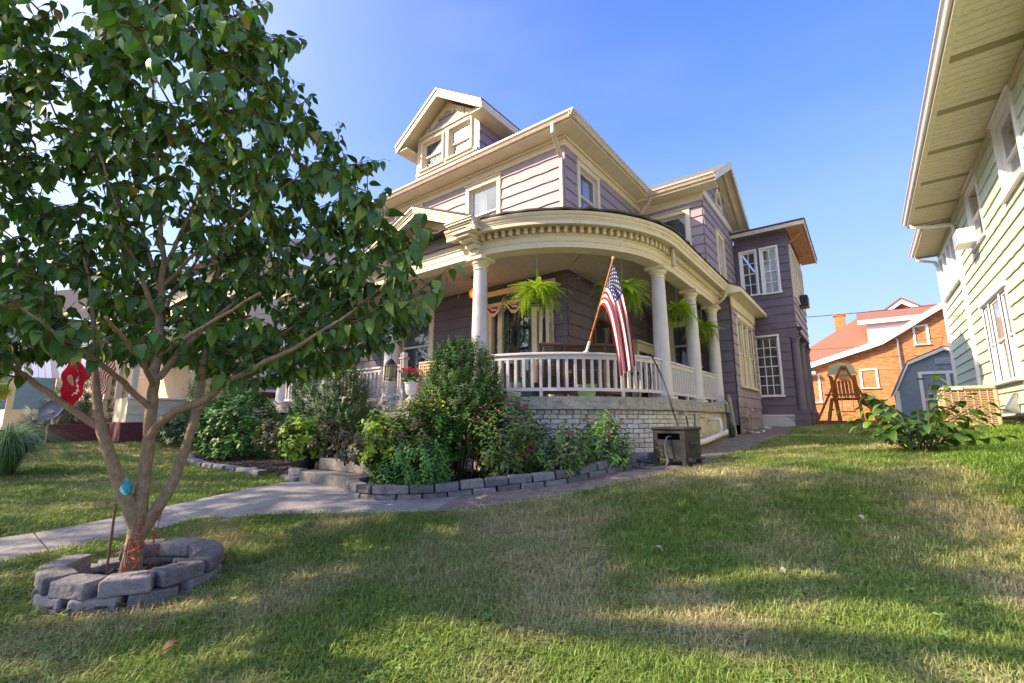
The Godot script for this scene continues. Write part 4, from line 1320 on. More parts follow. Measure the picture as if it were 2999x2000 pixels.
func pediment(H: Node):
	var U := Vector3.UP; var st: SurfaceTool
	var cx := -6.22; var half := 1.52; var zf := -5.06; var zt := -5.525
	var ya := 3.83; var ye := 3.20
	var P := holder(H, "pediment")
	for s in [-1.0, 1.0]:
		var top := Vector3(cx, ya, zf); var low := Vector3(cx + s * half, ye, zf)
		var back := Vector3(0, 0, -2.55)
		st = S(); slabpoly(st, [top, top + back, low + back, low], Vector3(0, 0.035, 0))
		part(P, "roof_slope", st, M.roofedge)
		# stepped rake cornice
		var st2 := S()
		var steps := [[0.0, 0.045, 0.0], [0.046, 0.075, 0.02], [0.076, 0.105, 0.035], [0.106, 0.185, 0.055]]
		for q in steps:
			var zz: float = zf - 0.01 - q[2]
			slabpoly(st2, [top + Vector3(0, -q[0] - 0.003, zz - zf), low + Vector3(0, -q[0] - 0.003, zz - zf), low + Vector3(0, -q[1], zz - zf), top + Vector3(0, -q[1], zz - zf)], Vector3(0, 0, -0.06))
		part(P, "rake_cornice", st2, M.cream)
		# underside
		st = S()
		slabpoly(st, [top + Vector3(0, -0.13, -0.13), low + Vector3(0, -0.13, -0.13), low + Vector3(0, -0.13, zt - zf - 0.05), top + Vector3(0, -0.13, zt - zf - 0.05)], Vector3(0, 0.02, 0))
		part(P, "soffit", st, M.ceil if false else M.cream)
		# raking frame round the tympanum
		st = S()
		slabpoly(st, [top + Vector3(0, -0.14, zt - zf + 0.03), low + Vector3(-s * 0.1, -0.10, zt - zf + 0.03), low + Vector3(-s * 0.1, -0.24, zt - zf + 0.03), top + Vector3(0, -0.27, zt - zf + 0.03)], Vector3(0, 0, -0.05))
		part(P, "rake_frame", st, M.cream)
		# cornice return: a short crowned box at the foot of the rake, carried by a console
		st = S()
		var xo: float = cx + s * (half + 0.01); var xi: float = cx + s * (half - 0.62)
		var lo := minf(xo, xi); var hi := maxf(xo, xi)
		for q in [[3.035, 3.10, 0.10], [3.101, 3.135, 0.075], [3.136, 3.165, 0.05], [3.166, 3.20, 0.02], [3.201, 3.222, 0.0]]:
			box(st, Vector3(lo + q[2], q[0], -5.60), Vector3(hi - q[2], q[1], zf + 0.02 - q[2]), 0.004)
		part(P, "cornice_return", st, M.cream)
		st = S()
		var xc := -5.03 if s > 0 else -7.38
		for q in [[2.98, 3.034, 0.34, 0.30], [2.92, 2.979, 0.26, 0.26], [2.84, 2.919, 0.15, 0.22], [2.74, 2.839, 0.06, 0.2]]:
			box(st, Vector3(xc - q[3] / 2, q[0], zt - 0.04), Vector3(xc + q[3] / 2, q[1], zt + q[2]), 0.01)
		part(P, "console", st, M.cream)
	# tympanum
	var zz := zt
	var O := Vector3(cx - half, 3.06, zz)
	st = S(); slabpoly(st, [O, O + Vector3(half, ya - 0.15 - 3.06, 0), O + Vector3(2 * half, 0, 0)], Vector3(0, 0, -0.04))
	part(P, "tympanum", st, M.lavshade)
	var nar := func(v): var k: float = v / ((ya - 0.17 - 3.06) / half); return [0.05 + k, 2 * half - 0.05 - k]
	siding(P, O, Vector3.RIGHT, Vector3.BACK, 2 * half, 0.58, [], M.lav, 0.24, nar)

func entry(H: Node, O: Vector3, door: Array):
	var X := Vector3.RIGHT; var Z := Vector3.BACK; var st := S()
	var u: float = door[0]; var v: float = door[1]
	for q in [[0.0, 0.13], [0.31, 0.43], [1.22, 1.35], [1.62, 1.75]]:
		lbox(st, O, X, Z, Vector3(u + q[0], v, -0.1), Vector3(u + q[1], v + 2.12, 0.05), 0.006)
	lbox(st, O, X, Z, Vector3(u - 0.0, v + 2.121, -0.1), Vector3(u + 1.75, v + 2.20, 0.06), 0.006)
	lbox(st, O, X, Z, Vector3(u - 0.06, v + 2.36, -0.02), Vector3(u + 1.81, v + 2.48, 0.08), 0.008)
	var f := part(H, "door_frame", st, M.cream)
	st = S()
	for i in 7: lbox(st, O, X, Z, Vector3(u + 0.02 + i * 0.245, v + 2.2, -0.02), Vector3(u + 0.255 + i * 0.245, v + 2.359, 0.03), 0.008)
	part(f, "transom_panel", st, M.doorgreen)
	st = S()
	for q in [[0.43, 0.57], [1.08, 1.22]]: lbox(st, O, X, Z, Vector3(u + q[0], v + 0.01, -0.08), Vector3(u + q[1], v + 2.12, -0.03), 0.004)
	lbox(st, O, X, Z, Vector3(u + 0.57, v + 0.01, -0.08), Vector3(u + 1.08, v + 0.5, -0.03), 0.004); lbox(st, O, X, Z, Vector3(u + 0.57, v + 1.98, -0.08), Vector3(u + 1.08, v + 2.12, -0.03), 0.004)
	lbox(st, O, X, Z, Vector3(u + 0.80, v + 0.5, -0.075), Vector3(u + 0.85, v + 1.98, -0.035), 0.004)
	var d := part(H, "door", st, M.doorgreen)
	st = S(); lbox(st, O, X, Z, Vector3(u + 0.57, v + 0.5, -0.058), Vector3(u + 1.08, v + 1.98, -0.053)); part(d, "pane", st, M.glass)
	st = S(); tube(st, [O + X * (u + 1.15) + Vector3.UP * (v + 0.98) - Z * 0.03, O + X * (u + 1.15) + Vector3.UP * (v + 0.98) + Z * 0.02], 0.025, 10); part(d, "handle", st, M.steel)
	for q in [[0.13, 0.31], [1.35, 1.62]]:
		st = S(); lbox(st, O, X, Z, Vector3(u + q[0], v + 0.4, -0.06), Vector3(u + q[1], v + 2.12, -0.055)); part(f, "sidelight", st, M.glass)
		st = S(); lbox(st, O, X, Z, Vector3(u + q[0], v + 0.0, -0.07), Vector3(u + q[1], v + 0.399, 0.0), 0.004); part(f, "panel", st, M.doorgreen)
	# hall behind the door
	st = S(); lbox(st, O, X, Z, Vector3(u - 0.3, v - 0.05, -1.6), Vector3(u + 2.0, v + 2.4, -1.5)); part(f, "hall_wall", st, M.room)

# ---------------------------------------------------------------- paths, steps, beds, lawn
var POLY := {}

func pv(a: Array) -> PackedVector2Array:
	var o := PackedVector2Array()
	for q in a: o.append(Vector2(q[0], q[1]))
	return o

func outlines():
	POLY.walk = pv([[-6.55, 9.0], [-5.45, 9.0], [-5.5, -0.6], [-5.62, -1.0], [-5.68, -2.0], [-4.8, -2.66], [-4.13, -3.05], [-3.65, -3.4], [-3.9, -4.2], [-5.45, -3.6], [-5.45, -3.95], [-6.9, -3.95], [-7.05, -3.68], [-6.86, -2.83], [-6.72, -1.98], [-6.5, -0.92]])
	POLY.side = pv([[-3.65, -3.4], [-3.08, -4.02], [-2.6, -4.7], [-2.1, -5.35], [-1.8, -6.4], [-1.68, -8.0], [-1.5, -10.0], [-1.46, -12.5], [-1.5, -15.0], [-2.25, -15.0], [-2.2, -9.0], [-2.35, -6.6], [-2.6, -6.2], [-3.0, -5.25], [-3.55, -4.58], [-3.9, -4.2]])
	POLY.bed = pv([[-5.45, -3.62], [-4.8, -3.5], [-4.36, -3.8], [-3.54, -4.6], [-2.96, -5.28], [-2.55, -6.3], [-2.62, -7.2], [-3.3, -6.5], [-4.4, -5.75], [-5.4, -5.55], [-5.5, -4.2]])
	POLY.dirt = pv([[-2.62, -7.0], [-2.35, -6.6], [-2.2, -9.0], [-2.25, -15.0], [-2.75, -15.0], [-2.7, -8.0]])
	POLY.left_bed = pv([[-6.95, -4.0], [-7.6, -3.9], [-9.4, -3.75], [-11.2, -3.72], [-12.8, -4.0], [-13.6, -5.2], [-13.2, -5.6], [-6.95, -5.6]])
	var ring := []
	for i in 24:
		var a := TAU * i / 24
		ring.append([-4.22 + 0.48 * cos(a), -1.12 + 0.48 * sin(a)])
	POLY.ring = pv(ring)
	POLY.house = pv([[-12.3, -5.4], [-5.1, -5.4], [-3.4, -6.2], [-2.6, -8.0], [-2.5, -15.2], [-1.2, -15.2], [-1.2, -19.0], [-12.3, -19.0]])

func on_lawn(x: float, z: float) -> bool:
	if x > 2.42: return false
	var p := Vector2(x, z)
	for k in POLY:
		if Geometry2D.is_point_in_polygon(p, POLY[k]): return false
	return true

func site():
	outlines()
	var st := S()
	# front walk, cast in slabs with joints
	var zz := [9.0, 7.6, 6.1, 4.7, 3.2, 1.9, 0.55, -0.93, -2.0, -3.98]
	var walk := Node3D.new(); walk.name = "front_walk"; add_child(walk); walk.set_meta("kind", "structure")
	for i in zz.size() - 1:
		var strip := pv([[-12, zz[i] - 0.008], [0, zz[i] - 0.008 + (0.12 if i > 5 else 0.0)], [0, zz[i + 1] + 0.008 + (0.12 if i > 4 else 0.0)], [-12, zz[i + 1] + 0.008]])
		if i == zz.size() - 2: strip = pv([[-12, zz[i] - 0.008], [0, zz[i] - 0.008 + 0.12], [0, -8], [-12, -8]])
		for piece in Geometry2D.intersect_polygons(POLY.walk, strip):
			st = S(); draped(st, piece, 0.022, 0.25, 0.06)
			part(walk, "slab", st, M.walk)
	# the path that bends round the bed and runs along the side of the house
	var path := Node3D.new(); path.name = "side_path"; add_child(path); path.set_meta("kind", "structure")
	for cut in [[-20.0, -9.6], [-9.585, -7.7], [-7.685, -5.7], [-5.685, 0.0]]:
		var strip := pv([[-12, cut[0]], [2, cut[0]], [2, cut[1]], [-12, cut[1]]])
		for piece in Geometry2D.intersect_polygons(POLY.side, strip):
			st = S(); draped(st, piece, 0.018, 0.25, 0.06)
			part(path, "slab", st, M.oldwalk)
	st = S(); draped(st, POLY.dirt, 0.006); struct("soil_strip", st, mat(Color.WHITE, 1.0, mottle(sr(122, 98, 76), 0.25, 0.3, 51, 256, 0.04, Color(0.62, 0.56, 0.48, 0.6)), Vector3.ONE * 1.6))
	st = S(); draped(st, POLY.bed, 0.075); struct("mulch_bed", st, M.mulch)
	st = S(); draped(st, POLY.left_bed, 0.03); struct("mulch_bed", st, M.mulch)
	chips()
	# concrete steps
	var T := thing("concrete_steps", "weathered grey concrete steps leading up to the porch", "steps", Vector3(-6.2, -0.95, -4.2))
	var lv := [[-0.78, -3.68, -6.88, -5.42], [-0.61, -3.99, -6.88, -5.42], [-0.43, -4.29, -6.92, -5.42], [-0.25, -4.72, -7.1, -5.55], [-0.07, -5.0, -7.13, -5.55], [0.12, -5.24, -7.13, -5.55]]
	for i in lv.size():
		var q: Array = lv[i]
		st = S()
		var zb: float = -5.46
		box(st, Vector3(q[2], -1.2 if i == 0 else lv[i - 1][0] + 0.0005, zb), Vector3(q[3], q[0], q[1]), 0.012)
		part(T, "step", st, M.step)
	# block edging of the bed: two courses
	edging()
	tree_ring()

func along(pts: Array, d: float) -> Array:
	# position and direction at distance d on a polyline; null past the end
	for i in pts.size() - 1:
		var l: float = (pts[i + 1] - pts[i]).length()
		if d <= l: return [pts[i].lerp(pts[i + 1], d / l), (pts[i + 1] - pts[i]).normalized()]
		d -= l
	return []

func curve_pts(c: Array, n := 8) -> Array:
	var cv := Curve3D.new()
	for i in c.size():
		var a: Vector3 = c[maxi(i - 1, 0)]; var b: Vector3 = c[mini(i + 1, c.size() - 1)]
		cv.add_point(c[i], -(b - a) / 6.0, (b - a) / 6.0)
	cv.bake_interval = 0.05
	return Array(cv.get_baked_points())

func edging():
	var E := thing("stone_edging", "two-course grey block edging curving round the mulched flower bed", "edging", Vector3(-4.4, -0.95, -3.75))
	var line := curve_pts([Vector3(-5.35, 0, -4.05), Vector3(-5.47, 0, -3.72), Vector3(-5.2, 0, -3.52), Vector3(-4.8, 0, -3.48), Vector3(-4.36, 0, -3.76), Vector3(-3.54, 0, -4.56), Vector3(-2.98, 0, -5.25), Vector3(-2.62, 0, -6.1), Vector3(-2.55, 0, -6.5)])
	var variants := []
	for i in 5: variants.append(rough_stone(Vector3(0.285, 0.098, 0.17), 0.016, 300 + i, 0.005))
	for row in 2:
		var d := 0.05 + row * 0.14
		var i := row * 3
		while true:
			var q := along(line, d + 0.14)
			if q.is_empty(): break
			var p: Vector3 = q[0]
			var g := gh(p.x, p.z)
			var b := part(E, "block", variants[i % 5], M.stone[(i * 7 + row) % 3])
			var dir: Vector3 = q[1]
			var n := Vector3(-dir.z, 0, dir.x)
			var q2 := along(line, minf(d + 0.28, d + 0.2)); var q1 := along(line, d + 0.05)
			var slope := 0.0
			if not q2.is_empty(): slope = (gh(q2[0].x, q2[0].z) - gh(q1[0].x, q1[0].z)) / 0.15
			var xd := Vector3(dir.x, slope * 0.9, dir.z).normalized()
			var bs := Basis(xd, Vector3.UP, xd.cross(Vector3.UP)).orthonormalized()
			bs = bs.rotated(Vector3.UP, rng.randf_range(-0.05, 0.05))
			var shrink := 0.62 if q2.is_empty() == false and (line.size() > 0 and d < 1.15) else 0.97
			b.transform = Transform3D(bs.scaled_local(Vector3(shrink, 1, 1)), p + n * rng.randf_range(-0.012, 0.012) + Vector3.UP * (g + 0.03 + row * 0.1 + rng.randf_range(-0.004, 0.004)) - E.position)
			d += 0.292 * shrink / 0.97
			i += 1
	# low stones edging the left bed, and the pair beside the steps
	var F := thing("stone_edging", "low irregular stone border in front of the hydrangea", "edging", Vector3(-11.0, -0.95, -3.75))
	var x := -8.2
	var k := 0
	while x > -12.6:
		var L := rng.randf_range(0.28, 0.5)
		var z := -3.72 - 0.05 * sin(x * 2.0) - maxf(0.0, -11.4 - x) * 0.25
		var b := part(F, "block", rough_stone(Vector3(L, 0.1, 0.18), 0.025, 400 + k, 0.008), M.stone[k % 3])
		b.transform = Transform3D(Basis(Vector3.UP, rng.randf_range(-0.15, 0.15)), Vector3(x - L / 2, gh(x, z) + 0.05, z) - F.position)
		x -= L + 0.02
		k += 1
	var G := thing("stone_stack", "small stack of pale grey blocks left of the bottom step", "stones", Vector3(-7.25, -0.95, -3.75))
	for q in [[-7.08, 0.04, -3.72, 0.0], [-7.36, 0.04, -3.80, 0.1], [-7.12, 0.14, -3.80, 0.2], [-7.42, 0.14, -3.92, -0.2]]:
		var b := part(G, "block", rough_stone(Vector3(0.27, 0.098, 0.17), 0.025, int(q[0] * 100) + 900, 0.006), M.stone[1])
		b.transform = Transform3D(Basis(Vector3.UP, q[3]), Vector3(q[0], gh(q[0], q[2]) + q[1], q[2]) - G.position)

func tree_ring():
	var R := thing("tree_ring", "two-course ring of grey concrete blocks round the dogwood trunk", "planter ring", Vector3(-4.22, -1.1, -1.12))
	var variants := []
	for i in 5: variants.append(rough_stone(Vector3(0.265, 0.10, 0.17), 0.014, 500 + i, 0.004))
	for row in 2:
		var n := 10
		for i in n:
			var a := TAU * (i + (0.5 if row else 0.0)) / n + 0.12
			# a stretched ring, and a gap at the back in the upper course
			var d := Vector2(cos(a), sin(a))
			if row == 1 and i in [5]: continue
			var ax := Vector2(0.793, -0.609); var az := Vector2(0.609, 0.793)
			var p2 := ax * cos(a) * 0.445 + az * sin(a) * 0.375
			var tdir := (-ax * sin(a) * 0.445 + az * cos(a) * 0.375).normalized()
			var p := Vector3(-4.22 + p2.x, 0, -1.12 + p2.y)
			var b := part(R, "block", variants[(i * 3 + row) % 5], M.stone[(i * 5 + row * 2) % 3])
			var xd := Vector3(tdir.x, 0, tdir.y)
			var bs := Basis(xd, Vector3.UP, xd.cross(Vector3.UP)).rotated(Vector3.UP, rng.randf_range(-0.06, 0.06))
			b.transform = Transform3D(bs.scaled_local(Vector3(0.96 if absf(cos(a)) > 0.5 else 1.0, 1, 1)), Vector3(p.x, gh(p.x, p.z) + 0.045 + row * 0.101 + rng.randf_range(-0.004, 0.004), p.z) - R.position)
	var st := S()
	draped(st, POLY.ring, 0.05, 0.125)
	struct("planter_soil", st, M.mulch)
	var ls := rough_stone(Vector3(0.30, 0.075, 0.2), 0.02, 555, 0.01)
	var o := solo("loose_stone", "pinkish flat stone lying inside the tree ring", "stone", ls, mat(Color.WHITE, 0.9, mottle(sr(158, 138, 132), 0.12, 0.1, 61), Vector3.ONE * 2))
	o.position = Vector3(-4.02, gh(-4.02, -1.02) + 0.085, -1.0); o.rotation = Vector3(0.1, 0.9, 0.12)

func chips():
	# wood chips on the mulch, short splinters
	var st := S(); obox(st, Transform3D(), Vector3(0.05, 0.008, 0.014))
	var cm := st.commit()
	var xf := []; var cols := []
	var r := RandomNumberGenerator.new(); r.seed = 5
	var spots := [[POLY.bed, 0.078, -5.5, -2.5, -7.0, -3.4, 5200], [POLY.ring, 0.052, -4.8, -3.6, -1.7, -0.5, 900], [POLY.left_bed, 0.032, -13.5, -6.9, -5.6, -3.7, 2500]]
	for s in spots:
		for i in s[6]:
			var x := r.randf_range(s[2], s[3]); var z := r.randf_range(s[4], s[5])
			if not Geometry2D.is_point_in_polygon(Vector2(x, z), s[0]): continue
			var b := Basis.from_euler(Vector3(r.randf_range(-0.5, 0.5), r.randf() * TAU, r.randf_range(-0.5, 0.5))).scaled(Vector3.ONE * r.randf_range(0.5, 1.5))
			xf.append(Transform3D(b, Vector3(x, gh(x, z) + s[1] + 0.004, z)))
			var k := r.randf_range(0.015, 0.06)
			cols.append(Color(k * 1.2, k, k * 0.95))
	var m := leafmat(0.95, Color.BLACK); m.backlight_enabled = false
	var o := many(self, numbered("bark_chips"), cm, m, xf, cols)
	tag(o, "dark wood chips strewn over the flower beds", "mulch")

# ---------------------------------------------------------------- grass
func blade(st: SurfaceTool, base: Vector3, dir: Vector3, h: float, w: float, lean: float, col := Color.WHITE):
	var side := Vector3(-dir.z, 0, dir.x) * w / 2
	var m := base + dir * lean * 0.35 * h + Vector3.UP * h * 0.6
	var t := base + dir * lean * h + Vector3.UP * h * (1.0 - 0.35 * lean)
	ctris(st, [base - side, m - side * 0.8, m + side * 0.8, base - side, m + side * 0.8, base + side, m - side * 0.8, t, m + side * 0.8], col)

func lawn():
	var r := RandomNumberGenerator.new(); r.seed = 99
	var tufts := []
	for k in 6:
		var st := S()
		for i in 16:
			var a := r.randf() * TAU; var d := sqrt(r.randf()) * 0.055
			var a2 := r.randf() * TAU
			var c := r.randf_range(0.75, 1.2)
			var dry := r.randf() < 0.22
			blade(st, Vector3(cos(a) * d, -0.006, sin(a) * d), Vector3(cos(a2), 0, sin(a2)), r.randf_range(0.035, 0.078), r.randf_range(0.0032, 0.006), r.randf_range(0.25, 1.2), Color(c * 1.9, c * 1.25, c * 1.3) if dry else Color(c, c, c))
		tufts.append(st.commit())
	var nz := FastNoiseLite.new(); nz.seed = 3; nz.frequency = 0.55; nz.fractal_octaves = 4
	var nd := FastNoiseLite.new(); nd.seed = 8; nd.frequency = 1.3; nd.fractal_octaves = 3
	var xf := [[], [], [], [], [], []]; var cols := [[], [], [], [], [], []]
	var fw := Vector2(-0.609, -0.793)
	var x := -22.0
	var clover := []; var ccol := []
	var straw := []; var scol := []
	while x < 2.5:
		var z := -24.0
		while z < 0.2:
			var c := Vector2(x + 0.25, z + 0.25)
			var d := c.dot(fw); var lat := c.dot(Vector2(0.793, -0.609))
			if d > 0.9 and absf(lat) < d * 1.18 + 0.8:
				var dist := c.length()
				var per := int(clampf(2100.0 / (1.0 + dist * dist * 0.075), 60, 1500) * 0.25)
				for i in per:
					var px := x + r.randf() * 0.5; var pz := z + r.randf() * 0.5
					var dry := nz.get_noise_2d(px, pz) * 0.5 + 0.5
					var dn := nd.get_noise_2d(px, pz)
					if dry > 0.62 and r.randf() < (dry - 0.62) * 3.2: continue
					if not on_lawn(px, pz): continue
					var far := px < -6.6 or px > 0.9
					var g := 0.5 + dn * 0.5
					var green := Color(0.15, 0.25, 0.04).lerp(Color(0.25, 0.34, 0.07), g)
					var pale := Color(0.52, 0.45, 0.25)
					var col := green.lerp(pale, clampf((dry - 0.44) * (1.2 if far else 3.4), 0, 0.85))
					if px > 0.9 + 0.3 * sin(pz): col = Color(0.13, 0.27, 0.03).lerp(Color(0.19, 0.31, 0.04), g)
					var k := r.randi() % 6
					var s := r.randf_range(0.7, 1.25) * (1.0 + 0.25 * clampf(dist / 10.0, 0, 1.5))
					if px > 0.9: s *= 1.25
					var gy := gh(px, pz)
					var b := Basis(Vector3.UP, r.randf() * TAU).scaled(Vector3(s, s * r.randf_range(0.7, 1.15), s))
					xf[k].append(Transform3D(b, Vector3(px, gy, pz)))
					cols[k].append(col * r.randf_range(0.8, 1.2))
					# flat dead straw between the tufts where it is dry
					if dist < 7.0 and r.randf() < clampf((dry - 0.42) * 1.6, 0, 0.55):
						straw.append(Transform3D(Basis.from_euler(Vector3(r.randf_range(-0.25, 0.25), r.randf() * TAU, 0)).scaled(Vector3.ONE * r.randf_range(0.7, 1.5)), Vector3(px + r.randf_range(-0.03, 0.03), gy + r.randf_range(0.004, 0.02), pz)))
						scol.append(Color(0.42, 0.35, 0.2) * r.randf_range(0.6, 1.15))
					# clover and ground ivy in patches
					var near_ring := Vector2(px + 4.0, pz + 1.4).length()
					if dist < 6.5 and r.randf() < clampf(0.10 * exp(-near_ring * 0.8) + (0.10 if dn > 0.28 and dry < 0.5 else 0.0), 0, 0.12):
						var b2 := Basis.from_euler(Vector3(r.randf_range(-0.35, 0.35), r.randf() * TAU, r.randf_range(-0.35, 0.35))).scaled(Vector3.ONE * r.randf_range(0.6, 1.3))
						clover.append(Transform3D(b2, Vector3(px, gy + r.randf_range(0.025, 0.05), pz)))
						ccol.append(Color(0.12, 0.26, 0.05).lerp(Color(0.19, 0.36, 0.06), r.randf()))
			z += 0.5
		x += 0.5
	var gm := leafmat(0.6, Color(0.5, 0.55, 0.1))
	var L := Node3D.new(); L.name = "lawn_grass"; add_child(L); L.set_meta("kind", "stuff"); tag(L, "mown lawn grass with dry straw-coloured patches", "grass")
	var total := 0
	for k in 6:
		many(L, "grass", tufts[k], gm, xf[k], cols[k])
		total += xf[k].size()
	var st := S()
	for i in 5:
		var a := r.randf() * TAU
		blade(st, Vector3(r.randf_range(-0.03, 0.03), 0, r.randf_range(-0.03, 0.03)), Vector3(cos(a), 0, sin(a)), 0.012, 0.003, 5.0)
	many(L, "straw", st.commit(), gm, straw, scol)
	# clover: three rounded leaflets
	st = S()
	for i in 3:
		var a := TAU * i / 3
		var d := Vector3(cos(a), 0, sin(a)); var sd := Vector3(-d.z, 0, d.x)
		var pts := []
		for q in [[0.0, 0.0], [0.008, 0.007], [0.019, 0.010], [0.026, 0.0], [0.019, -0.010], [0.008, -0.007]]: pts.append(d * q[0] + sd * q[1] + Vector3.UP * (0.004 * sin(q[0] * 110)))
		for k in range(1, 5): ctris(st, [pts[0], pts[k], pts[k + 1]])
	many(L, "clover", st.commit(), gm, clover, ccol)
	print("grass tufts ", total, " straw ", straw.size(), " clover ", clover.size())
	# fallen leaves and scraps on the lawn
	for q in [[-2.9, -0.95, 0.09, sr(176, 128, 84), "dead brown leaf lying on the lawn below the tree ring", "dead_leaf"], [0.32, -6.1, 0.08, sr(150, 146, 134), "pale dry leaf on the grass below the right-hand bush", "dead_leaf"], [-0.55, -3.6, 0.075, sr(150, 150, 148), "pale curled scrap on the lawn right of centre", "dead_leaf"], [-1.35, -3.55, 0.09, sr(150, 144, 126), "thin pale curl of bark in the middle of the lawn", "dead_leaf"], [-0.12, -4.9, 0.07, sr(160, 156, 150), "white scrap on the lawn nearer the side path", "dead_leaf"]]:
		var lf := S()
		var L2: float = q[2]
		for i in 6:
			var t0 := i / 6.0; var t1 := (i + 1) / 6.0
			var w0 := sin(t0 * PI) * L2 * 0.28; var w1 := sin(t1 * PI) * L2 * 0.28
			var f := func(t, w, s): return Vector3((t - 0.5) * L2, 0.012 + 0.02 * sin(t * 4.0) + absf(s) * 0.014, s * w)
			quad(lf, f.call(t0, w0, -1.0), f.call(t1, w1, -1.0), f.call(t1, w1, 0.0), f.call(t0, w0, 0.0)); quad(lf, f.call(t0, w0, 0.0), f.call(t1, w1, 0.0), f.call(t1, w1, 1.0), f.call(t0, w0, 1.0))
		var o := solo(q[5], q[4], "leaf", lf, mat(q[3], 0.8))
		o.position = Vector3(q[0], gh(q[0], q[1]) + 0.045, q[1]); o.rotation.y = q[0] * 7.0

# ---------------------------------------------------------------- leaves, bushes, trees
# a leaf along +z, upper side +y: folded on the midrib, arched, pointed; uv.x across, uv.y along
func leaf_mesh(L: float, W: float, fold: float, arch: float, point := 1.0, segs := 6) -> ArrayMesh:
	var st := S()
	st.set_smooth_group(0)
	var P := []
	for i in segs + 1:
		var t := float(i) / segs
		var w := W / 2 * pow(sin(PI * pow(t, 0.75)), 0.8) * (1.0 - 0.25 * point * t)
		if i == segs: w = 0.0
		var y := -arch * t * t * L
		var zz := L * (t - 0.18 * arch * t * t)
		var lift := w * fold
		P.append([Vector3(-w, y + lift, zz), Vector3(0, y, zz), Vector3(w, y + lift, zz), t])
	for i in segs:
		for s in [0, 1]:
			var a: Vector3 = P[i][s]; var b: Vector3 = P[i + 1][s]; var c: Vector3 = P[i + 1][s + 1]; var d: Vector3 = P[i][s + 1]
			var u0: float = 0.5 * s; var u1: float = 0.5 * (s + 1)
			var q := [[a, u0, P[i][3]], [d, u1, P[i][3]], [c, u1, P[i + 1][3]], [a, u0, P[i][3]], [c, u1, P[i + 1][3]], [b, u0, P[i + 1][3]]]
			for k in q:
				st.set_color(Color.WHITE)
				st.set_uv(Vector2(k[1], k[2])); st.add_vertex(k[0])
	st.index()
	st.generate_normals()
	return st.commit()

func leaf_texture(vein: float, sd: int) -> ImageTexture:
	# lighter midrib and curving side veins on a slightly mottled blade
	var w := 64; var h := 128
	var nz := FastNoiseLite.new(); nz.seed = sd; nz.frequency = 0.05
	var im := Image.create(w, h, false, Image.FORMAT_RGB8)
	for j in h:
		for i in w:
			var u := absf((i + 0.5) / w - 0.5) * 2.0; var t := (j + 0.5) / h
			var k := 0.86 + 0.08 * nz.get_noise_2d(i, j)
			var line := clampf(1.0 - absf(u) / 0.06, 0, 1)
			var q := fposmod((t - u * 0.30 - u * u * 0.12) * 6.0, 1.0)
			line = maxf(line, clampf(1.0 - absf(q - 0.5) / 0.09, 0, 1) * 0.55 * clampf(1.3 - u, 0, 1))
			k += line * vein
			im.set_pixel(i, j, Color(minf(k * (1.0 + 0.08 * line), 1), minf(k, 1), minf(k * 0.94, 1)))
	return ImageTexture.create_from_image(im)

func aim(dir: Vector3, up: Vector3, at: Vector3, s: float) -> Transform3D:
	var z := dir.normalized()
	var x := up.cross(z)
	if x.length() < 0.01: x = Vector3.RIGHT
	x = x.normalized()
	return Transform3D(Basis(x, z.cross(x), z).scaled_local(Vector3.ONE * s), at)

func vary(c: Color, r: RandomNumberGenerator, a := 0.25) -> Color:
	var k := r.randf_range(1.0 - a, 1.0 + a) * 1.35
	return Color(c.r * k * r.randf_range(0.9, 1.12), c.g * k, c.b * k * r.randf_range(0.85, 1.15))

# a leafy sprig along +y: leaves in pairs or whorls, joined into one mesh
func sprig(leaf: ArrayMesh, n: int, len_: float, spread: float, tip := true, whorl := 2) -> ArrayMesh:
	var st := S()
	var r := RandomNumberGenerator.new(); r.seed = n * 31 + int(len_ * 1000)
	for i in n:
		var t := (i + 0.6) / n
		for k in whorl:
			var a := TAU * k / whorl + i * 1.57 + r.randf_range(-0.3, 0.3)
			var el := lerpf(spread * 0.5, 0.65, t * t) if tip else spread
			var d := Vector3(cos(a) * cos(el), sin(el), sin(a) * cos(el))
			st.append_from(leaf, 0, aim(d, Vector3.UP, Vector3(0, t * len_, 0), r.randf_range(0.75, 1.1) * (1.0 - 0.35 * t)))
	return st.commit()

# scatter sprigs through a crown; shape(p in unit ball) keeps points; returns transforms and colours
func scatter(c: Vector3, rad: Vector3, n: int, r: RandomNumberGenerator, cols: Array, smin: float, smax: float, shell := 0.55, upness := 0.6, floor_y := -99.0) -> Array:
	var xf := []; var out := []
	var nz := FastNoiseLite.new(); nz.seed = int(c.x * 100) + 7; nz.frequency = 1.4
	var tries := 0
	while xf.size() < n and tries < n * 8:
		tries += 1
		var v := Vector3(r.randf_range(-1, 1), r.randf_range(-1, 1), r.randf_range(-1, 1))
		var l := v.length()
		if l > 1.0 or l < 0.05: continue
		var lump := 1.0 + 0.22 * nz.get_noise_3dv(v.normalized() * 2.2 + c)
		var k := lerpf(pow(l, 0.33), 1.0, shell) if r.randf() < 0.75 else l
		var p := c + v / l * k * lump * rad
		if p.y < floor_y: continue
		var d := (v / l * (1.0 - upness) + Vector3.UP * upness + Vector3(r.randf_range(-0.4, 0.4), r.randf_range(-0.2, 0.3), r.randf_range(-0.4, 0.4))).normalized()
		var s := r.randf_range(smin, smax)
		var x := d.cross(Vector3(0.3, 0.1, 0.95)).normalized()
		var b := Basis(x, d, x.cross(d)).rotated(d, r.randf() * TAU)
		xf.append(Transform3D(b.scaled_local(Vector3.ONE * s), p))
		out.append(vary(cols[r.randi() % cols.size()], r))
	return [xf, out]

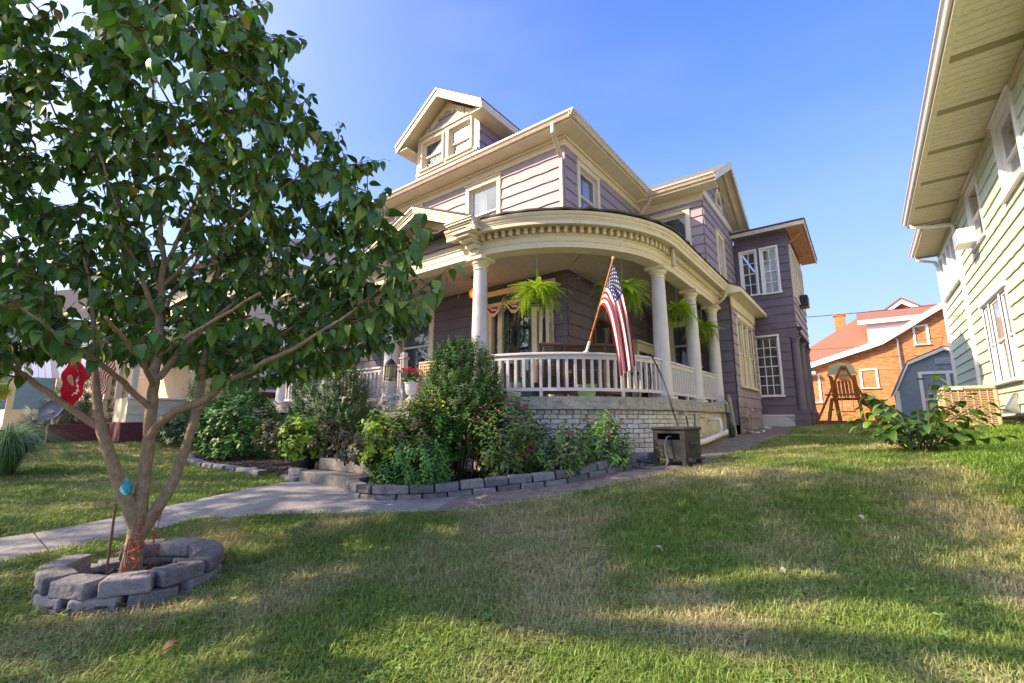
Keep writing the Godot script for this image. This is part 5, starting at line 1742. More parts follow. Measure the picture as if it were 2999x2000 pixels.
func stems(parent: Node, base: Vector3, rad: Vector3, top: float, n: int, th: float, r: RandomNumberGenerator, m: Material):
	for i in n:
		var a := r.randf() * TAU; var d := sqrt(r.randf())
		var p0 := base + Vector3(cos(a) * d * rad.x * 0.35, 0, sin(a) * d * rad.z * 0.35)
		p0.y = gh(p0.x, p0.z) - 0.01
		var p2 := base + Vector3(cos(a) * d * rad.x * 0.8, top * r.randf_range(0.7, 0.95), sin(a) * d * rad.z * 0.8)
		var p1 := (p0 + p2) / 2 + Vector3(r.randf_range(-0.05, 0.05), 0.05, r.randf_range(-0.05, 0.05))
		var st := S(); tube(st, [p0, p1, p2], [th, th * 0.75, th * 0.3], 5)
		part(parent, "stem", st, m)

func bush(called: String, label: String, category: String, base: Vector3, rad: Vector3, cy: float, n: int, mesh: ArrayMesh, cols: Array, smin: float, smax: float, opt := {}) -> Node3D:
	var r := RandomNumberGenerator.new(); r.seed = int(base.x * 977 + base.z * 331) + n
	base.y = gh(base.x, base.z)
	var T := thing(called, label, category, base)
	stems(T, base, rad, cy + rad.y * 0.5 - base.y, opt.get("stems", 12), opt.get("thick", 0.009), r, opt.get("stem_mat", M.woodstem))
	var s := scatter(Vector3(base.x, cy, base.z), rad, n, r, cols, smin, smax, opt.get("shell", 0.5), opt.get("up", 0.6), base.y + opt.get("clear", 0.06))
	var m: Material = opt.get("mat", M.leaf)
	many(T, "foliage", mesh, m, s[0], s[1])
	return T

func plants():
	M.leaf = leafmat(0.5, Color(0.35, 0.5, 0.08), leaf_texture(0.12, 3))
	M.dogleaf = leafmat(0.42, Color(0.40, 0.55, 0.08), leaf_texture(0.20, 4))
	M.flower = leafmat(0.6, Color(0.5, 0.3, 0.3))
	var small := leaf_mesh(0.058, 0.036, 0.2, 0.2, 0.8, 3)
	var privet := sprig(small, 6, 0.17, 0.0)
	# clipped privet bushes either side of the steps
	bush("privet_bush", "tall upright privet bush right of the porch steps", "bush", Vector3(-4.76, 0, -4.96), Vector3(0.62, 0.88, 0.42), 0.20, 2300, privet, [Color(0.10, 0.22, 0.04), Color(0.17, 0.32, 0.06), Color(0.06, 0.13, 0.03)], 0.7, 1.15, {"up": 0.55, "clear": 0.35, "shell": 0.6, "stems": 22})
	bush("privet_bush", "wide loose privet bush left of the porch steps", "bush", Vector3(-8.35, 0, -4.95), Vector3(1.05, 0.98, 0.42), 0.28, 2300, privet, [Color(0.08, 0.17, 0.045), Color(0.13, 0.24, 0.065), Color(0.05, 0.11, 0.035)], 0.7, 1.1, {"up": 0.5, "clear": 0.3, "shell": 0.5, "stems": 30})
	# hydrangea and neighbours in the left bed
	var hyl := leaf_mesh(0.15, 0.10, 0.22, 0.35, 1.0, 5)
	var hyd := sprig(hyl, 3, 0.12, 0.15)
	bush("hydrangea_bush", "broad glossy green hydrangea behind the low stone border", "bush", Vector3(-11.5, 0, -4.65), Vector3(1.15, 0.82, 0.75), -0.28, 620, hyd, [Color(0.075, 0.21, 0.03), Color(0.11, 0.27, 0.035), Color(0.05, 0.15, 0.03)], 0.7, 1.2, {"up": 0.65, "shell": 0.8, "thick": 0.012})
	bush("leafy_shrub", "pale loose shrub at the far left end of the porch bed", "shrub", Vector3(-14.6, 0, -5.3), Vector3(1.0, 1.25, 0.7), 0.25, 900, sprig(leaf_mesh(0.07, 0.035, 0.2, 0.3, 1.0, 3), 6, 0.28, 0.3), [Color(0.12, 0.24, 0.05), Color(0.17, 0.30, 0.08), Color(0.08, 0.17, 0.04)], 0.8, 1.3, {"up": 0.7, "shell": 0.3})
	bush("leafy_shrub", "dark low shrub beside the neighbour's steps", "shrub", Vector3(-14.4, 0, -4.6), Vector3(0.8, 0.7, 0.6), -0.45, 500, hyd, [Color(0.035, 0.09, 0.035), Color(0.05, 0.12, 0.04)], 0.5, 0.8, {"shell": 0.7})
	# four-o'clocks with yellow buds
	var fl := leaf_mesh(0.075, 0.045, 0.2, 0.35, 1.0, 4)
	var four := sprig(fl, 5, 0.20, 0.2)
	var yb := bush("four_oclock_plant", "yellow-budded leafy plant beneath the right privet bush", "plant", Vector3(-4.95, 0, -4.45), Vector3(0.50, 0.52, 0.36), -0.30, 430, four, [Color(0.08, 0.21, 0.045), Color(0.11, 0.27, 0.05), Color(0.06, 0.16, 0.04)], 0.7, 1.15, {"up": 0.72, "shell": 0.55, "stem_mat": M.stem})
	buds(yb, Vector3(-4.95, 0.16, -4.42), Vector3(0.48, 0.10, 0.34), 130, Color(0.62, 0.55, 0.05))
	var yb2 := bush("four_oclock_plant", "low spreading green plant at the front of the bed", "plant", Vector3(-4.72, 0, -3.98), Vector3(0.60, 0.34, 0.30), -0.70, 420, four, [Color(0.09, 0.25, 0.05), Color(0.12, 0.30, 0.06), Color(0.07, 0.19, 0.04)], 0.7, 1.1, {"up": 0.6, "shell": 0.55, "stem_mat": M.stem})
	buds(yb2, Vector3(-4.72, -0.42, -3.98), Vector3(0.5, 0.06, 0.28), 45, Color(0.55, 0.52, 0.06))
	bush("four_oclock_plant", "slender plant with yellow buds against the porch steps", "plant", Vector3(-5.32, 0, -4.75), Vector3(0.22, 0.55, 0.22), -0.30, 170, four, [Color(0.10, 0.24, 0.04), Color(0.15, 0.30, 0.05)], 0.6, 1.0, {"up": 0.75, "stem_mat": M.stem})
	# pink-flowered shrubs in front of the brick
	var pk := sprig(leaf_mesh(0.085, 0.042, 0.2, 0.4, 1.0, 3), 5, 0.22, 0.2)
	var greens := [Color(0.085, 0.19, 0.04), Color(0.13, 0.25, 0.05), Color(0.06, 0.13, 0.03), Color(0.15, 0.20, 0.06)]
	var pb := bush("flowering_shrub", "tall airy shrub with small magenta flowers before the white brick", "shrub", Vector3(-3.95, 0, -4.95), Vector3(0.50, 0.54, 0.34), -0.32, 300, pk, greens, 0.8, 1.3, {"up": 0.62, "shell": 0.35, "stem_mat": M.stem, "stems": 26, "thick": 0.006})
	buds(pb, Vector3(-3.95, -0.20, -4.9), Vector3(0.52, 0.50, 0.36), 210, Color(0.42, 0.045, 0.16))
	var pb2 := bush("flowering_shrub", "middle low shrub with dark pink flowers along the block edging", "shrub", Vector3(-3.35, 0, -5.25), Vector3(0.46, 0.34, 0.28), -0.52, 220, pk, greens, 0.75, 1.2, {"up": 0.62, "shell": 0.35, "stem_mat": M.stem, "stems": 22, "thick": 0.006})
	buds(pb2, Vector3(-3.35, -0.38, -5.25), Vector3(0.44, 0.26, 0.28), 90, Color(0.36, 0.05, 0.12))
	var pb3 := bush("flowering_shrub", "rightmost low leafy shrub next to the hose box", "shrub", Vector3(-2.88, 0, -5.82), Vector3(0.32, 0.36, 0.26), -0.44, 190, pk, [Color(0.10, 0.25, 0.05), Color(0.14, 0.30, 0.06), Color(0.08, 0.18, 0.04)], 0.75, 1.2, {"up": 0.65, "shell": 0.35, "stem_mat": M.stem, "stems": 16, "thick": 0.006})
	buds(pb3, Vector3(-2.88, -0.15, -5.82), Vector3(0.32, 0.26, 0.26), 35, Color(0.40, 0.06, 0.10))
	coleus("right pot", Vector3(-5.22, 0, -3.98), false)
	coleus("left pot", Vector3(-7.40, 0, -4.02), true)
	big_leaf_bush()
	ornamental_grass()
	dogwood()
	street_trees()

func buds(T: Node, c: Vector3, rad: Vector3, n: int, col: Color):
	var st := S()
	for i in 5:
		var a := TAU * i / 5
		var d := Vector3(cos(a), 0.9, sin(a)).normalized() * 0.016
		var s := Vector3(-sin(a), 0, cos(a)) * 0.006
		ctris(st, [Vector3.ZERO, d * 0.7 - s, d, Vector3.ZERO, d, d * 0.7 + s])
	var r := RandomNumberGenerator.new(); r.seed = n
	var xf := []; var cols := []
	for i in n:
		var v := Vector3(r.randf_range(-1, 1), r.randf_range(-1, 1), r.randf_range(-1, 1))
		if v.length() > 1.0: v = v.normalized()
		xf.append(Transform3D(Basis.from_euler(Vector3(r.randf_range(-0.6, 0.6), r.randf() * TAU, r.randf_range(-0.6, 0.6))).scaled(Vector3.ONE * r.randf_range(1.0, 2.2)), c + v * rad))
		cols.append(vary(col, r, 0.4))
	many(T, "flowers", st.commit(), M.flower, xf, cols)

func coleus(_w: String, at: Vector3, left: bool):
	var r := RandomNumberGenerator.new(); r.seed = 12 if left else 34
	at.y = gh(at.x, at.z) + (0.0 if left else 0.075)
	var T := thing("potted_coleus", "black pot of lime green and dark coleus left of the steps" if left else "black ribbed pot of lime green coleus right of the steps", "potted plant", at)
	var st := S()
	lathe(st, [Vector2(0, 0.0), Vector2(0.14, 0.0), Vector2(0.155, 0.02), Vector2(0.20, 0.33), Vector2(0.215, 0.34), Vector2(0.215, 0.375), Vector2(0.195, 0.375), Vector2(0.18, 0.31), Vector2(0, 0.31)], at, 24)
	part(T, "pot", st, M.black)
	var lf := leaf_mesh(0.11, 0.075, 0.15, 0.45, 1.0, 4)
	var sp := sprig(lf, 4, 0.16, 0.1)
	var c := at + Vector3(0, 0.60 if left else 0.54, 0)
	var s := scatter(c + Vector3(0.02, 0.02, 0.05), Vector3(0.30, 0.31, 0.30), 150, r, [Color(0.20, 0.36, 0.02), Color(0.28, 0.44, 0.03), Color(0.15, 0.28, 0.02)], 0.7, 1.05, 0.75, 0.45, at.y + 0.3)
	many(T, "lime_foliage", sp, M.leaf, s[0], s[1])
	var side := Vector3(0.30, -0.02, -0.22)
	s = scatter(c + side, Vector3(0.30, 0.30, 0.30), 110, r, [Color(0.075, 0.05, 0.03), Color(0.13, 0.10, 0.05), Color(0.055, 0.06, 0.025)], 0.6, 1.0, 0.7, 0.4, at.y + 0.25)
	many(T, "dark_foliage", sp, M.leaf, s[0], s[1])
	s = scatter(c - side * (1.15 if left else 0.9), Vector3(0.32, 0.30, 0.30), 130 if left else 70, r, [Color(0.11, 0.13, 0.03), Color(0.16, 0.17, 0.04), Color(0.07, 0.06, 0.03)] if left else [Color(0.10, 0.07, 0.04), Color(0.07, 0.07, 0.03)], 0.5, 0.85, 0.7, 0.4, at.y + 0.12)
	many(T, "mixed_foliage", sp, M.leaf, s[0], s[1])
	for i in 9:
		var a := TAU * i / 9
		st = S(); tube(st, [at + Vector3(cos(a) * 0.08, 0.3, sin(a) * 0.08), at + Vector3(cos(a) * 0.16, 0.5, sin(a) * 0.16), at + Vector3(cos(a) * 0.2, 0.75, sin(a) * 0.2)], [0.008, 0.006, 0.004], 5); part(T, "stem", st, M.stem)

func big_leaf_bush():
	var r := RandomNumberGenerator.new(); r.seed = 61
	var base := Vector3(0.55, 0, -8.35); base.y = gh(base.x, base.z)
	var T := thing("large_leaf_bush", "broad-leaved green bush on the lawn before the air conditioner", "bush", base)
	var lv := []
	for k in 3: lv.append(leaf_mesh(0.17, 0.125, 0.10 + 0.08 * k, 0.25 + 0.2 * k, 0.6, 5))
	var shades := []
	for q in [Color(0.07, 0.17, 0.025), Color(0.10, 0.23, 0.03), Color(0.16, 0.30, 0.03), Color(0.22, 0.36, 0.04)]:
		var m := StandardMaterial3D.new()
		m.albedo_color = q.linear_to_srgb(); m.albedo_texture = leaf_texture(0.14, 9); m.roughness = 0.45; m.cull_mode = BaseMaterial3D.CULL_DISABLED
		m.backlight_enabled = true; m.backlight = Color(0.4, 0.6, 0.08)
		shades.append(m)
	for i in 33:
		var a := TAU * i / 33 + r.randf_range(-0.2, 0.2)
		var reach := r.randf_range(0.35, 0.95); var top := r.randf_range(0.25, 0.85)
		if i == 4: reach = 0.30; top = 1.12; a = -0.4
		if i == 9: reach = 1.3; top = 0.22; a = -0.75
		var p0 := base + Vector3(cos(a) * 0.10, -0.01, sin(a) * 0.10)
		var p1 := base + Vector3(cos(a) * reach * 0.5, top * 0.65, sin(a) * reach * 0.5)
		var p2 := base + Vector3(cos(a) * reach, top, sin(a) * reach)
		var st := S(); tube(st, [p0, p1, p2], [0.010, 0.007, 0.003], 5); part(T, "stem", st, M.woodstem)
		for k in 9:
			var t := 0.30 + 0.70 * k / 8.0
			var p := p0.lerp(p1, t * 2) if t < 0.5 else p1.lerp(p2, t * 2 - 1)
			var dirn := Vector3(cos(a), 0, sin(a)).rotated(Vector3.UP, (1.3 if k % 2 else -1.3) * (1.0 - 0.7 * t) + r.randf_range(-0.3, 0.3)) + Vector3(0, r.randf_range(-0.35, 0.15), 0)
			var o := part(T, "leaf", lv[r.randi() % 3], shades[clampi(int(r.randf() * 2.2 + t * top * 1.8), 0, 3)])
			o.transform = aim(dirn, Vector3(r.randf_range(-0.3, 0.3), 1, r.randf_range(-0.3, 0.3)), p - base, r.randf_range(0.6, 1.1))

func ornamental_grass():
	var r := RandomNumberGenerator.new(); r.seed = 71
	var base := Vector3(-11.75, 0, -1.05); base.y = gh(base.x, base.z)
	var T := thing("ornamental_grass", "big arching clump of ornamental grass at the left edge", "grass clump", base)
	var st := S()
	var seg := 7
	for i in seg:
		var t0 := float(i) / seg; var t1 := float(i + 1) / seg
		var f := func(t): return Vector3(0, 1.55 * t - 1.25 * t * t * t, 0.85 * t * t)
		var w0 := 0.007 * (1.0 - t0); var w1 := 0.007 * (1.0 - t1)
		var a: Vector3 = f.call(t0); var b: Vector3 = f.call(t1)
		ctris(st, [a - Vector3(w0, 0, 0), b - Vector3(w1, 0, 0), b + Vector3(w1, 0, 0), a - Vector3(w0, 0, 0), b + Vector3(w1, 0, 0), a + Vector3(w0, 0, 0)])
	var xf := []; var cols := []
	for i in 1500:
		var a := r.randf() * TAU; var s := r.randf_range(0.7, 1.25)
		var b := Basis(Vector3.UP, a) * Basis(Vector3.RIGHT, r.randf_range(-0.25, 0.3))
		xf.append(Transform3D(b.scaled_local(Vector3(1.3, s, s * r.randf_range(0.7, 1.3))), base + Vector3(sin(a) * 0.18 * r.randf(), 0, cos(a) * 0.18 * r.randf())))
		cols.append(vary(Color(0.12, 0.24, 0.09), r, 0.35))
	many(T, "blades", st.commit(), M.leaf, xf, cols)

var LIMBS := [
	[[-4.25, -1.22, -1.10, 0.115], [-4.25, -1.09, -1.10, 0.105], [-4.25, -0.90, -1.10, 0.085], [-4.25, -0.74, -1.10, 0.078], [-4.25, -0.50, -1.10, 0.068], [-4.25, -0.24, -1.10, 0.062], [-4.26, 0.04, -1.09, 0.058], [-4.26, 0.27, -1.09, 0.050], [-4.26, 0.53, -1.09, 0.045], [-4.33, 0.87, -1.09, 0.040], [-4.36, 1.26, -1.07, 0.030], [-4.45, 1.85, -1.00, 0.022], [-4.56, 2.67, -0.91, 0.014], [-4.67, 3.47, -0.83, 0.007]],
	[[-4.25, -0.81, -1.10, 0.060], [-4.25, -0.59, -1.03, 0.060], [-4.27, -0.42, -0.96, 0.056], [-4.31, -0.18, -0.87, 0.050], [-4.34, -0.06, -0.83, 0.046], [-4.37, 0.11, -0.80, 0.036], [-4.48, 0.36, -0.79, 0.026], [-4.63, 0.84, -0.74, 0.018], [-4.80, 1.54, -0.61, 0.010]],
	[[-4.34, -0.06, -0.83, 0.036], [-4.40, 0.08, -0.66, 0.030], [-4.45, 0.22, -0.50, 0.026], [-4.46, 0.34, -0.36, 0.022], [-4.61, 0.54, -0.12, 0.014], [-4.88, 0.72, 0.09, 0.008]],
	[[-4.24, -0.86, -1.11, 0.060], [-4.21, -0.68, -1.18, 0.056], [-4.19, -0.49, -1.26, 0.052], [-4.19, -0.27, -1.32, 0.048], [-4.21, -0.01, -1.37, 0.044], [-4.26, 0.21, -1.40, 0.036], [-4.27, 0.46, -1.41, 0.030], [-4.36, 0.94, -1.45, 0.022], [-4.43, 1.60, -1.52, 0.014], [-4.42, 2.44, -1.52, 0.008]],
	[[-4.26, -0.16, -1.09, 0.042], [-4.10, 0.00, -1.14, 0.040], [-3.95, 0.07, -1.19, 0.038], [-3.76, 0.13, -1.27, 0.034], [-3.64, 0.27, -1.37, 0.030], [-3.38, 0.40, -1.50, 0.025], [-3.11, 0.54, -1.65, 0.018], [-2.83, 0.79, -1.86, 0.010]],
	[[-4.21, 0.05, -1.37, 0.030], [-4.25, 0.24, -1.53, 0.026], [-4.30, 0.49, -1.74, 0.022], [-4.21, 0.84, -2.06, 0.016], [-3.94, 1.23, -2.40, 0.009]],
	[[-4.24, 0.30, -1.11, 0.034], [-4.17, 0.51, -1.21, 0.030], [-4.16, 0.73, -1.35, 0.026], [-4.07, 0.97, -1.54, 0.020], [-3.90, 1.37, -1.80, 0.013], [-3.63, 1.75, -2.00, 0.007]],
	[[-4.26, 0.06, -1.10, 0.030], [-4.19, 0.21, -0.94, 0.027], [-4.07, 0.33, -0.78, 0.022], [-3.90, 0.47, -0.54, 0.015], [-3.87, 0.64, -0.31, 0.008]],
	[[-4.33, 0.78, -1.09, 0.028], [-4.32, 1.00, -0.97, 0.024], [-4.28, 1.16, -0.88, 0.020], [-4.17, 1.53, -0.71, 0.013], [-4.21, 1.96, -0.55, 0.007]],
	[[-4.35, 1.15, -1.07, 0.022], [-4.34, 1.72, -1.21, 0.018], [-4.33, 2.48, -1.34, 0.012], [-4.41, 3.29, -1.41, 0.006]],
	[[-4.34, 0.98, -1.08, 0.022], [-5.02, 1.66, -1.06, 0.017], [-5.86, 2.50, -0.92, 0.012], [-6.49, 3.43, -0.69, 0.007]],
	[[-4.32, 0.70, -1.10, 0.026], [-4.77, 1.09, -1.26, 0.021], [-5.20, 1.58, -1.56, 0.016], [-5.52, 2.26, -1.94, 0.009]],
	[[-4.34, 1.03, -1.08, 0.020], [-3.87, 1.30, -1.19, 0.016], [-3.45, 1.58, -1.38, 0.011], [-3.18, 1.86, -1.59, 0.006]],
	[[-4.26, 0.24, -1.09, 0.026], [-3.89, 0.38, -0.92, 0.022], [-3.48, 0.46, -0.73, 0.017], [-3.20, 0.54, -0.57, 0.010]],
	[[-4.26, 0.48, -1.09, 0.024], [-3.57, 0.53, -1.05, 0.019], [-3.06, 0.60, -1.06, 0.014], [-2.76, 0.73, -1.16, 0.008]],
	[[-4.26, 0.37, -1.10, 0.026], [-4.99, 0.61, -1.22, 0.022], [-5.87, 0.92, -1.29, 0.016], [-6.83, 1.37, -1.31, 0.009]],
	[[-4.33, 0.81, -1.09, 0.024], [-5.03, 1.11, -1.44, 0.020], [-5.58, 1.49, -1.89, 0.014], [-5.77, 1.86, -2.38, 0.008]],
]

func crown_r(y: float) -> float:
	var k := [[0.1, 1.2], [0.4, 1.75], [0.8, 2.15], [1.15, 2.25], [1.7, 1.85], [2.3, 1.6], [2.6, 1.38], [3.3, 1.1], [3.7, 0.8], [4.3, 0.35], [4.6, 0.1]]
	for i in k.size() - 1:
		if y >= k[i][0] and y <= k[i + 1][0]: return lerpf(k[i][1], k[i + 1][1], (y - k[i][0]) / (k[i + 1][0] - k[i][0]))
	return 0.0

func dogwood():
	var r := RandomNumberGenerator.new(); r.seed = 2025
	var base := Vector3(-4.25, -1.1, -1.10)
	var T := thing("dogwood_tree", "young multi-stemmed dogwood tree inside the grey block ring", "tree", base)
	var nodes := []
	for li in LIMBS.size():
		var L: Array = LIMBS[li]
		var raw := []; var rad := []
		for q in L: raw.append(Vector3(q[0], q[1], q[2]))
		# subdivide with a little wander
		var pts := []
		for i in raw.size() - 1:
			for k in 3:
				var t := k / 3.0
				pts.append(raw[i].lerp(raw[i + 1], t) + (Vector3(r.randf_range(-1, 1), r.randf_range(-0.5, 0.5), r.randf_range(-1, 1)) * 0.008 if i + k > 0 else Vector3.ZERO))
				rad.append(lerpf(L[i][3], L[i + 1][3], t) * r.randf_range(0.96, 1.05) * (0.68 if li == 0 else 0.74))
		pts.append(raw[-1]); rad.append(L[-1][3])
		if li == 0: rad[0] = 0.10; rad[1] = 0.09; rad[2] = 0.08; rad[3] = 0.075
		var st := S(); tube(st, pts, rad, 10)
		part(T, "trunk" if li == 0 else "limb", st, M.bark)
		for i in pts.size():
			if pts[i].y > 0.15: nodes.append(pts[i])
	var leaves := []
	for k in 4: leaves.append(leaf_mesh(0.128, 0.086, 0.12 + 0.10 * k, 0.25 + 0.16 * k, 1.0, 6))
	var all := []
	var uses := {}
	var twigs := S()
	var n := 0
	while n < 1150:
		var y := 0.12 + 4.3 * pow(r.randf(), 1.75)
		var R := crown_r(y)
		if r.randf() > R / 2.25 * (1.05 if y < 2.4 else 0.75): continue
		var rr := R * pow(r.randf(), 0.42)
		if y < 0.36 + 0.36 * maxf(0.0, rr - 0.8): continue
		var a := r.randf() * TAU
		# ragged outline: some sectors reach further than others
		rr *= 1.0 + 0.13 * sin(a * 5.0 + y * 3.0) + 0.08 * sin(a * 9.0 - y * 7.0)
		var tip := Vector3(base.x - 0.08 * y + cos(a) * rr, y + r.randf_range(-0.1, 0.1), base.z + 0.05 * y + sin(a) * rr)
		if in_gap(tip): continue
		# keep the view between the stems open under the crown
		if tip.y < 0.55 and rr < 0.8: continue
		var best := Vector3.ZERO; var bd := 1e9
		var bi := 0
		for qi in nodes.size():
			var q: Vector3 = nodes[qi]
			var d: float = tip.distance_to(q) + (0.5 if q.y > tip.y - 0.05 else 0.0) + 0.10 * uses.get(qi, 0)
			if d < bd: bd = d; best = q; bi = qi
		uses[bi] = uses.get(bi, 0) + 1
		var ln := tip.distance_to(best)
		var mid := best.lerp(tip, 0.5) + Vector3(0, -0.05 * ln, 0) + Vector3(r.randf_range(-1, 1), r.randf_range(-0.3, 0.6), r.randf_range(-1, 1)) * 0.06 * ln
		tube(twigs, [best, mid, tip], [clampf(0.004 + ln * 0.004, 0.004, 0.011), 0.0045, 0.002], 5, false)
		n += 1
		if ln > 0.35: nodes.append(mid)
		var used := minf(ln, 0.55)
		var pairs := int(clampf(used / 0.058, 3, 9))
		for i in pairs + 1:
			var t := 1.0 - (used * i / pairs) / maxf(ln, 0.01)
			var p := best.lerp(mid, t * 2) if t < 0.5 else mid.lerp(tip, t * 2 - 1)
			var ax := (tip - best).normalized()
			var sd := ax.cross(Vector3.UP).normalized()
			if i % 2: sd = sd.rotated(ax, 1.2)
			for s in [-1.0, 1.0]:
				if r.randf() < 0.10: continue
				var droop := r.randf_range(0.35, 1.25)
				var d: Vector3 = (sd * s * r.randf_range(0.5, 0.9) + ax * r.randf_range(0.1, 0.7) - Vector3.UP * droop).normalized()
				var up: Vector3 = (Vector3.UP * 0.7 + sd * s * 0.7 + Vector3(r.randf_range(-0.3, 0.3), 0.2, r.randf_range(-0.3, 0.3))).normalized()
				all.append([aim(d, up, p + d * 0.012, r.randf_range(0.55, 1.08)), r.randi() % 4])
	part(T, "twigs", twigs, M.twig)
	# the leaves nearest the eye are parts of their own, the rest fill the crown
	all.sort_custom(func(a, b): return a[0].origin.length_squared() < b[0].origin.length_squared())
	var shades := []
	var tones := [Color(0.09, 0.21, 0.045), Color(0.12, 0.27, 0.055), Color(0.17, 0.33, 0.06), Color(0.28, 0.44, 0.06)]
	for q in tones:
		var m: StandardMaterial3D = M.dogleaf.duplicate()
		m.vertex_color_use_as_albedo = false; m.albedo_color = (q as Color).linear_to_srgb()
		shades.append(m)
	var xf := [[], [], [], []]; var cols := [[], [], [], []]
	for i in all.size():
		var q: Array = all[i]
		if i < 300:
			var o := part(T, "leaf", leaves[q[1]], shades[clampi(int(r.randf() * r.randf() * 4.6), 0, 3)])
			o.transform = Transform3D(q[0].basis, q[0].origin - base)
		else:
			xf[q[1]].append(q[0])
			var c: Color = tones[clampi(int(r.randf() * r.randf() * 4.5), 0, 3)]
			if r.randf() < 0.006: c = Color(0.40, 0.26, 0.03)
			cols[q[1]].append(vary(c * 0.75, r, 0.18))
	for k in 4: many(T, "crown", leaves[k], M.dogleaf, xf[k], cols[k])
	print("dogwood leaves ", all.size())

# trees along the street, left of the camera, that keep the sun off the lawn and the porch
func street_trees():
	var r := RandomNumberGenerator.new(); r.seed = 313
	var lf := sprig(leaf_mesh(0.16, 0.12, 0.15, 0.3, 0.6, 3), 3, 0.2, 0.1)
	for q in TREES:
		var base := Vector3(q[0], gh(q[0], q[1]), q[1])
		var T := thing("street_tree", q[7], "tree", base)
		var st := S(); tube(st, [base - Vector3.UP * 0.1, base + Vector3(0.1, (q[2] - base.y) * 0.5, 0.0), Vector3(q[0], q[2], q[1])], [0.28, 0.22, 0.12], 12); part(T, "trunk", st, M.bark)
		for i in 9:
			var a := TAU * i / 9 + r.randf()
			st = S(); tube(st, [Vector3(q[0] + 0.03, q[2] - q[4] * 0.55, q[1]), Vector3(q[0] + cos(a) * q[3] * 0.45, q[2] + r.randf_range(-0.2, 0.3) * q[4], q[1] + sin(a) * q[5] * 0.45), Vector3(q[0] + cos(a) * q[3] * 0.85, q[2] + r.randf_range(-0.2, 0.6) * q[4], q[1] + sin(a) * q[5] * 0.85)], [0.12, 0.07, 0.02], 7); part(T, "limb", st, M.bark)
		var s := scatter(Vector3(q[0], q[2], q[1]), Vector3(q[3], q[4], q[5]), q[6], r, [Color(0.06, 0.13, 0.03), Color(0.08, 0.17, 0.04)], 0.7, 1.25, 0.35, 0.4)
		var kx := []; var kc := []
		for i in s[0].size():
			if in_gap(s[0][i].origin): continue
			kx.append(s[0][i]); kc.append(s[1][i])
		many(T, "crown", lf, M.leaf, kx, kc)

# x, z, crown centre y, radii x y z, sprigs, label
var TREES := [
	[-9.0, 5.0, 7.6, 4.6, 4.2, 2.6, 2000, "broad leafy street tree nearest the front walk"],
	[-16.4, 5.2, 7.6, 4.6, 4.3, 2.8, 2100, "broad leafy street tree between its two neighbours"],
	[-25.6, 5.6, 10.5, 4.6, 9.0, 3.2, 6500, "tallest street tree at the left end of the row"],
	[-3.4, 6.4, 6.6, 3.2, 3.6, 2.4, 1300, "smaller leafy street tree at the right end of the row"]]
# gaps in those crowns: where the light falls through, and how wide
var GAPS := [[Vector3(-0.75, -1.12, -2.85), 0.85], [Vector3(-1.05, -1.15, -2.35), 0.75], [Vector3(-0.35, -1.1, -3.2), 0.5], [Vector3(-2.65, 1.15, -7.95), 0.36], [Vector3(-2.7, 0.65, -7.85), 0.32], [Vector3(-6.05, 0.0, -5.2), 0.42], [Vector3(-6.2, 2.9, -5.5), 0.5], [Vector3(-5.3, 2.85, -5.5), 0.35], [Vector3(-10.5, -0.95, -1.6), 0.25], [Vector3(-12.5, -0.93, -2.2), 0.3]]

func in_gap(p: Vector3) -> bool:
	for g in GAPS:
		var d: Vector3 = p - g[0]
		if (d - SUN * d.dot(SUN)).length() < g[1]: return true
	return false

# ---------------------------------------------------------------- things on and round the porch
func flag_texture() -> ImageTexture:
	var w := 380; var h := 200
	var im := Image.create(w, h, false, Image.FORMAT_RGB8)
	var red := sr(172, 34, 52); var white := sr(238, 232, 228); var blue := sr(38, 48, 96)
	for i in 13: im.fill_rect(Rect2i(0, int(i * h / 13.0), w, int(h / 13.0) + 1), red if i % 2 == 0 else white)
	var cw := int(w * 0.4); var chh := int(h * 7 / 13.0)
	im.fill_rect(Rect2i(0, 0, cw, chh), blue)
	for row in 9:
		for k in (6 if row % 2 == 0 else 5):
			var c := Vector2(cw * ((k * 2 + (1 if row % 2 == 0 else 2)) / 12.0), chh * (row + 1) / 10.0)
			var star := PackedVector2Array()
			for p in 10:
				var a := -PI / 2 + p * PI / 5
				star.append(c + Vector2(cos(a), sin(a)) * (5.6 if p % 2 == 0 else 2.3))
			for y in range(int(c.y) - 6, int(c.y) + 7):
				for x in range(int(c.x) - 6, int(c.x) + 7):
					if x >= 0 and y >= 0 and Geometry2D.is_point_in_polygon(Vector2(x + 0.5, y + 0.5), star): im.set_pixel(x, y, white)
	return ImageTexture.create_from_image(im)

func cloth_mat(t: Texture2D) -> StandardMaterial3D:
	var m := StandardMaterial3D.new()
	m.albedo_texture = t; m.roughness = 0.85; m.cull_mode = BaseMaterial3D.CULL_DISABLED
	m.backlight_enabled = true; m.backlight = Color(0.5, 0.5, 0.5)
	return m

# grid of points P[i][j] with uv, as one smooth sheet
func sheet(P: Array, n: int, m: int) -> ArrayMesh:
	var st := S()
	st.set_smooth_group(0)
	for i in n:
		for j in m:
			for k in [[0, 0], [1, 0], [1, 1], [0, 0], [1, 1], [0, 1]]:
				st.set_uv(Vector2(float(i + k[0]) / n, float(j + k[1]) / m))
				st.add_vertex(P[i + k[0]][j + k[1]])
	st.index(); st.generate_normals()
	return st.commit()

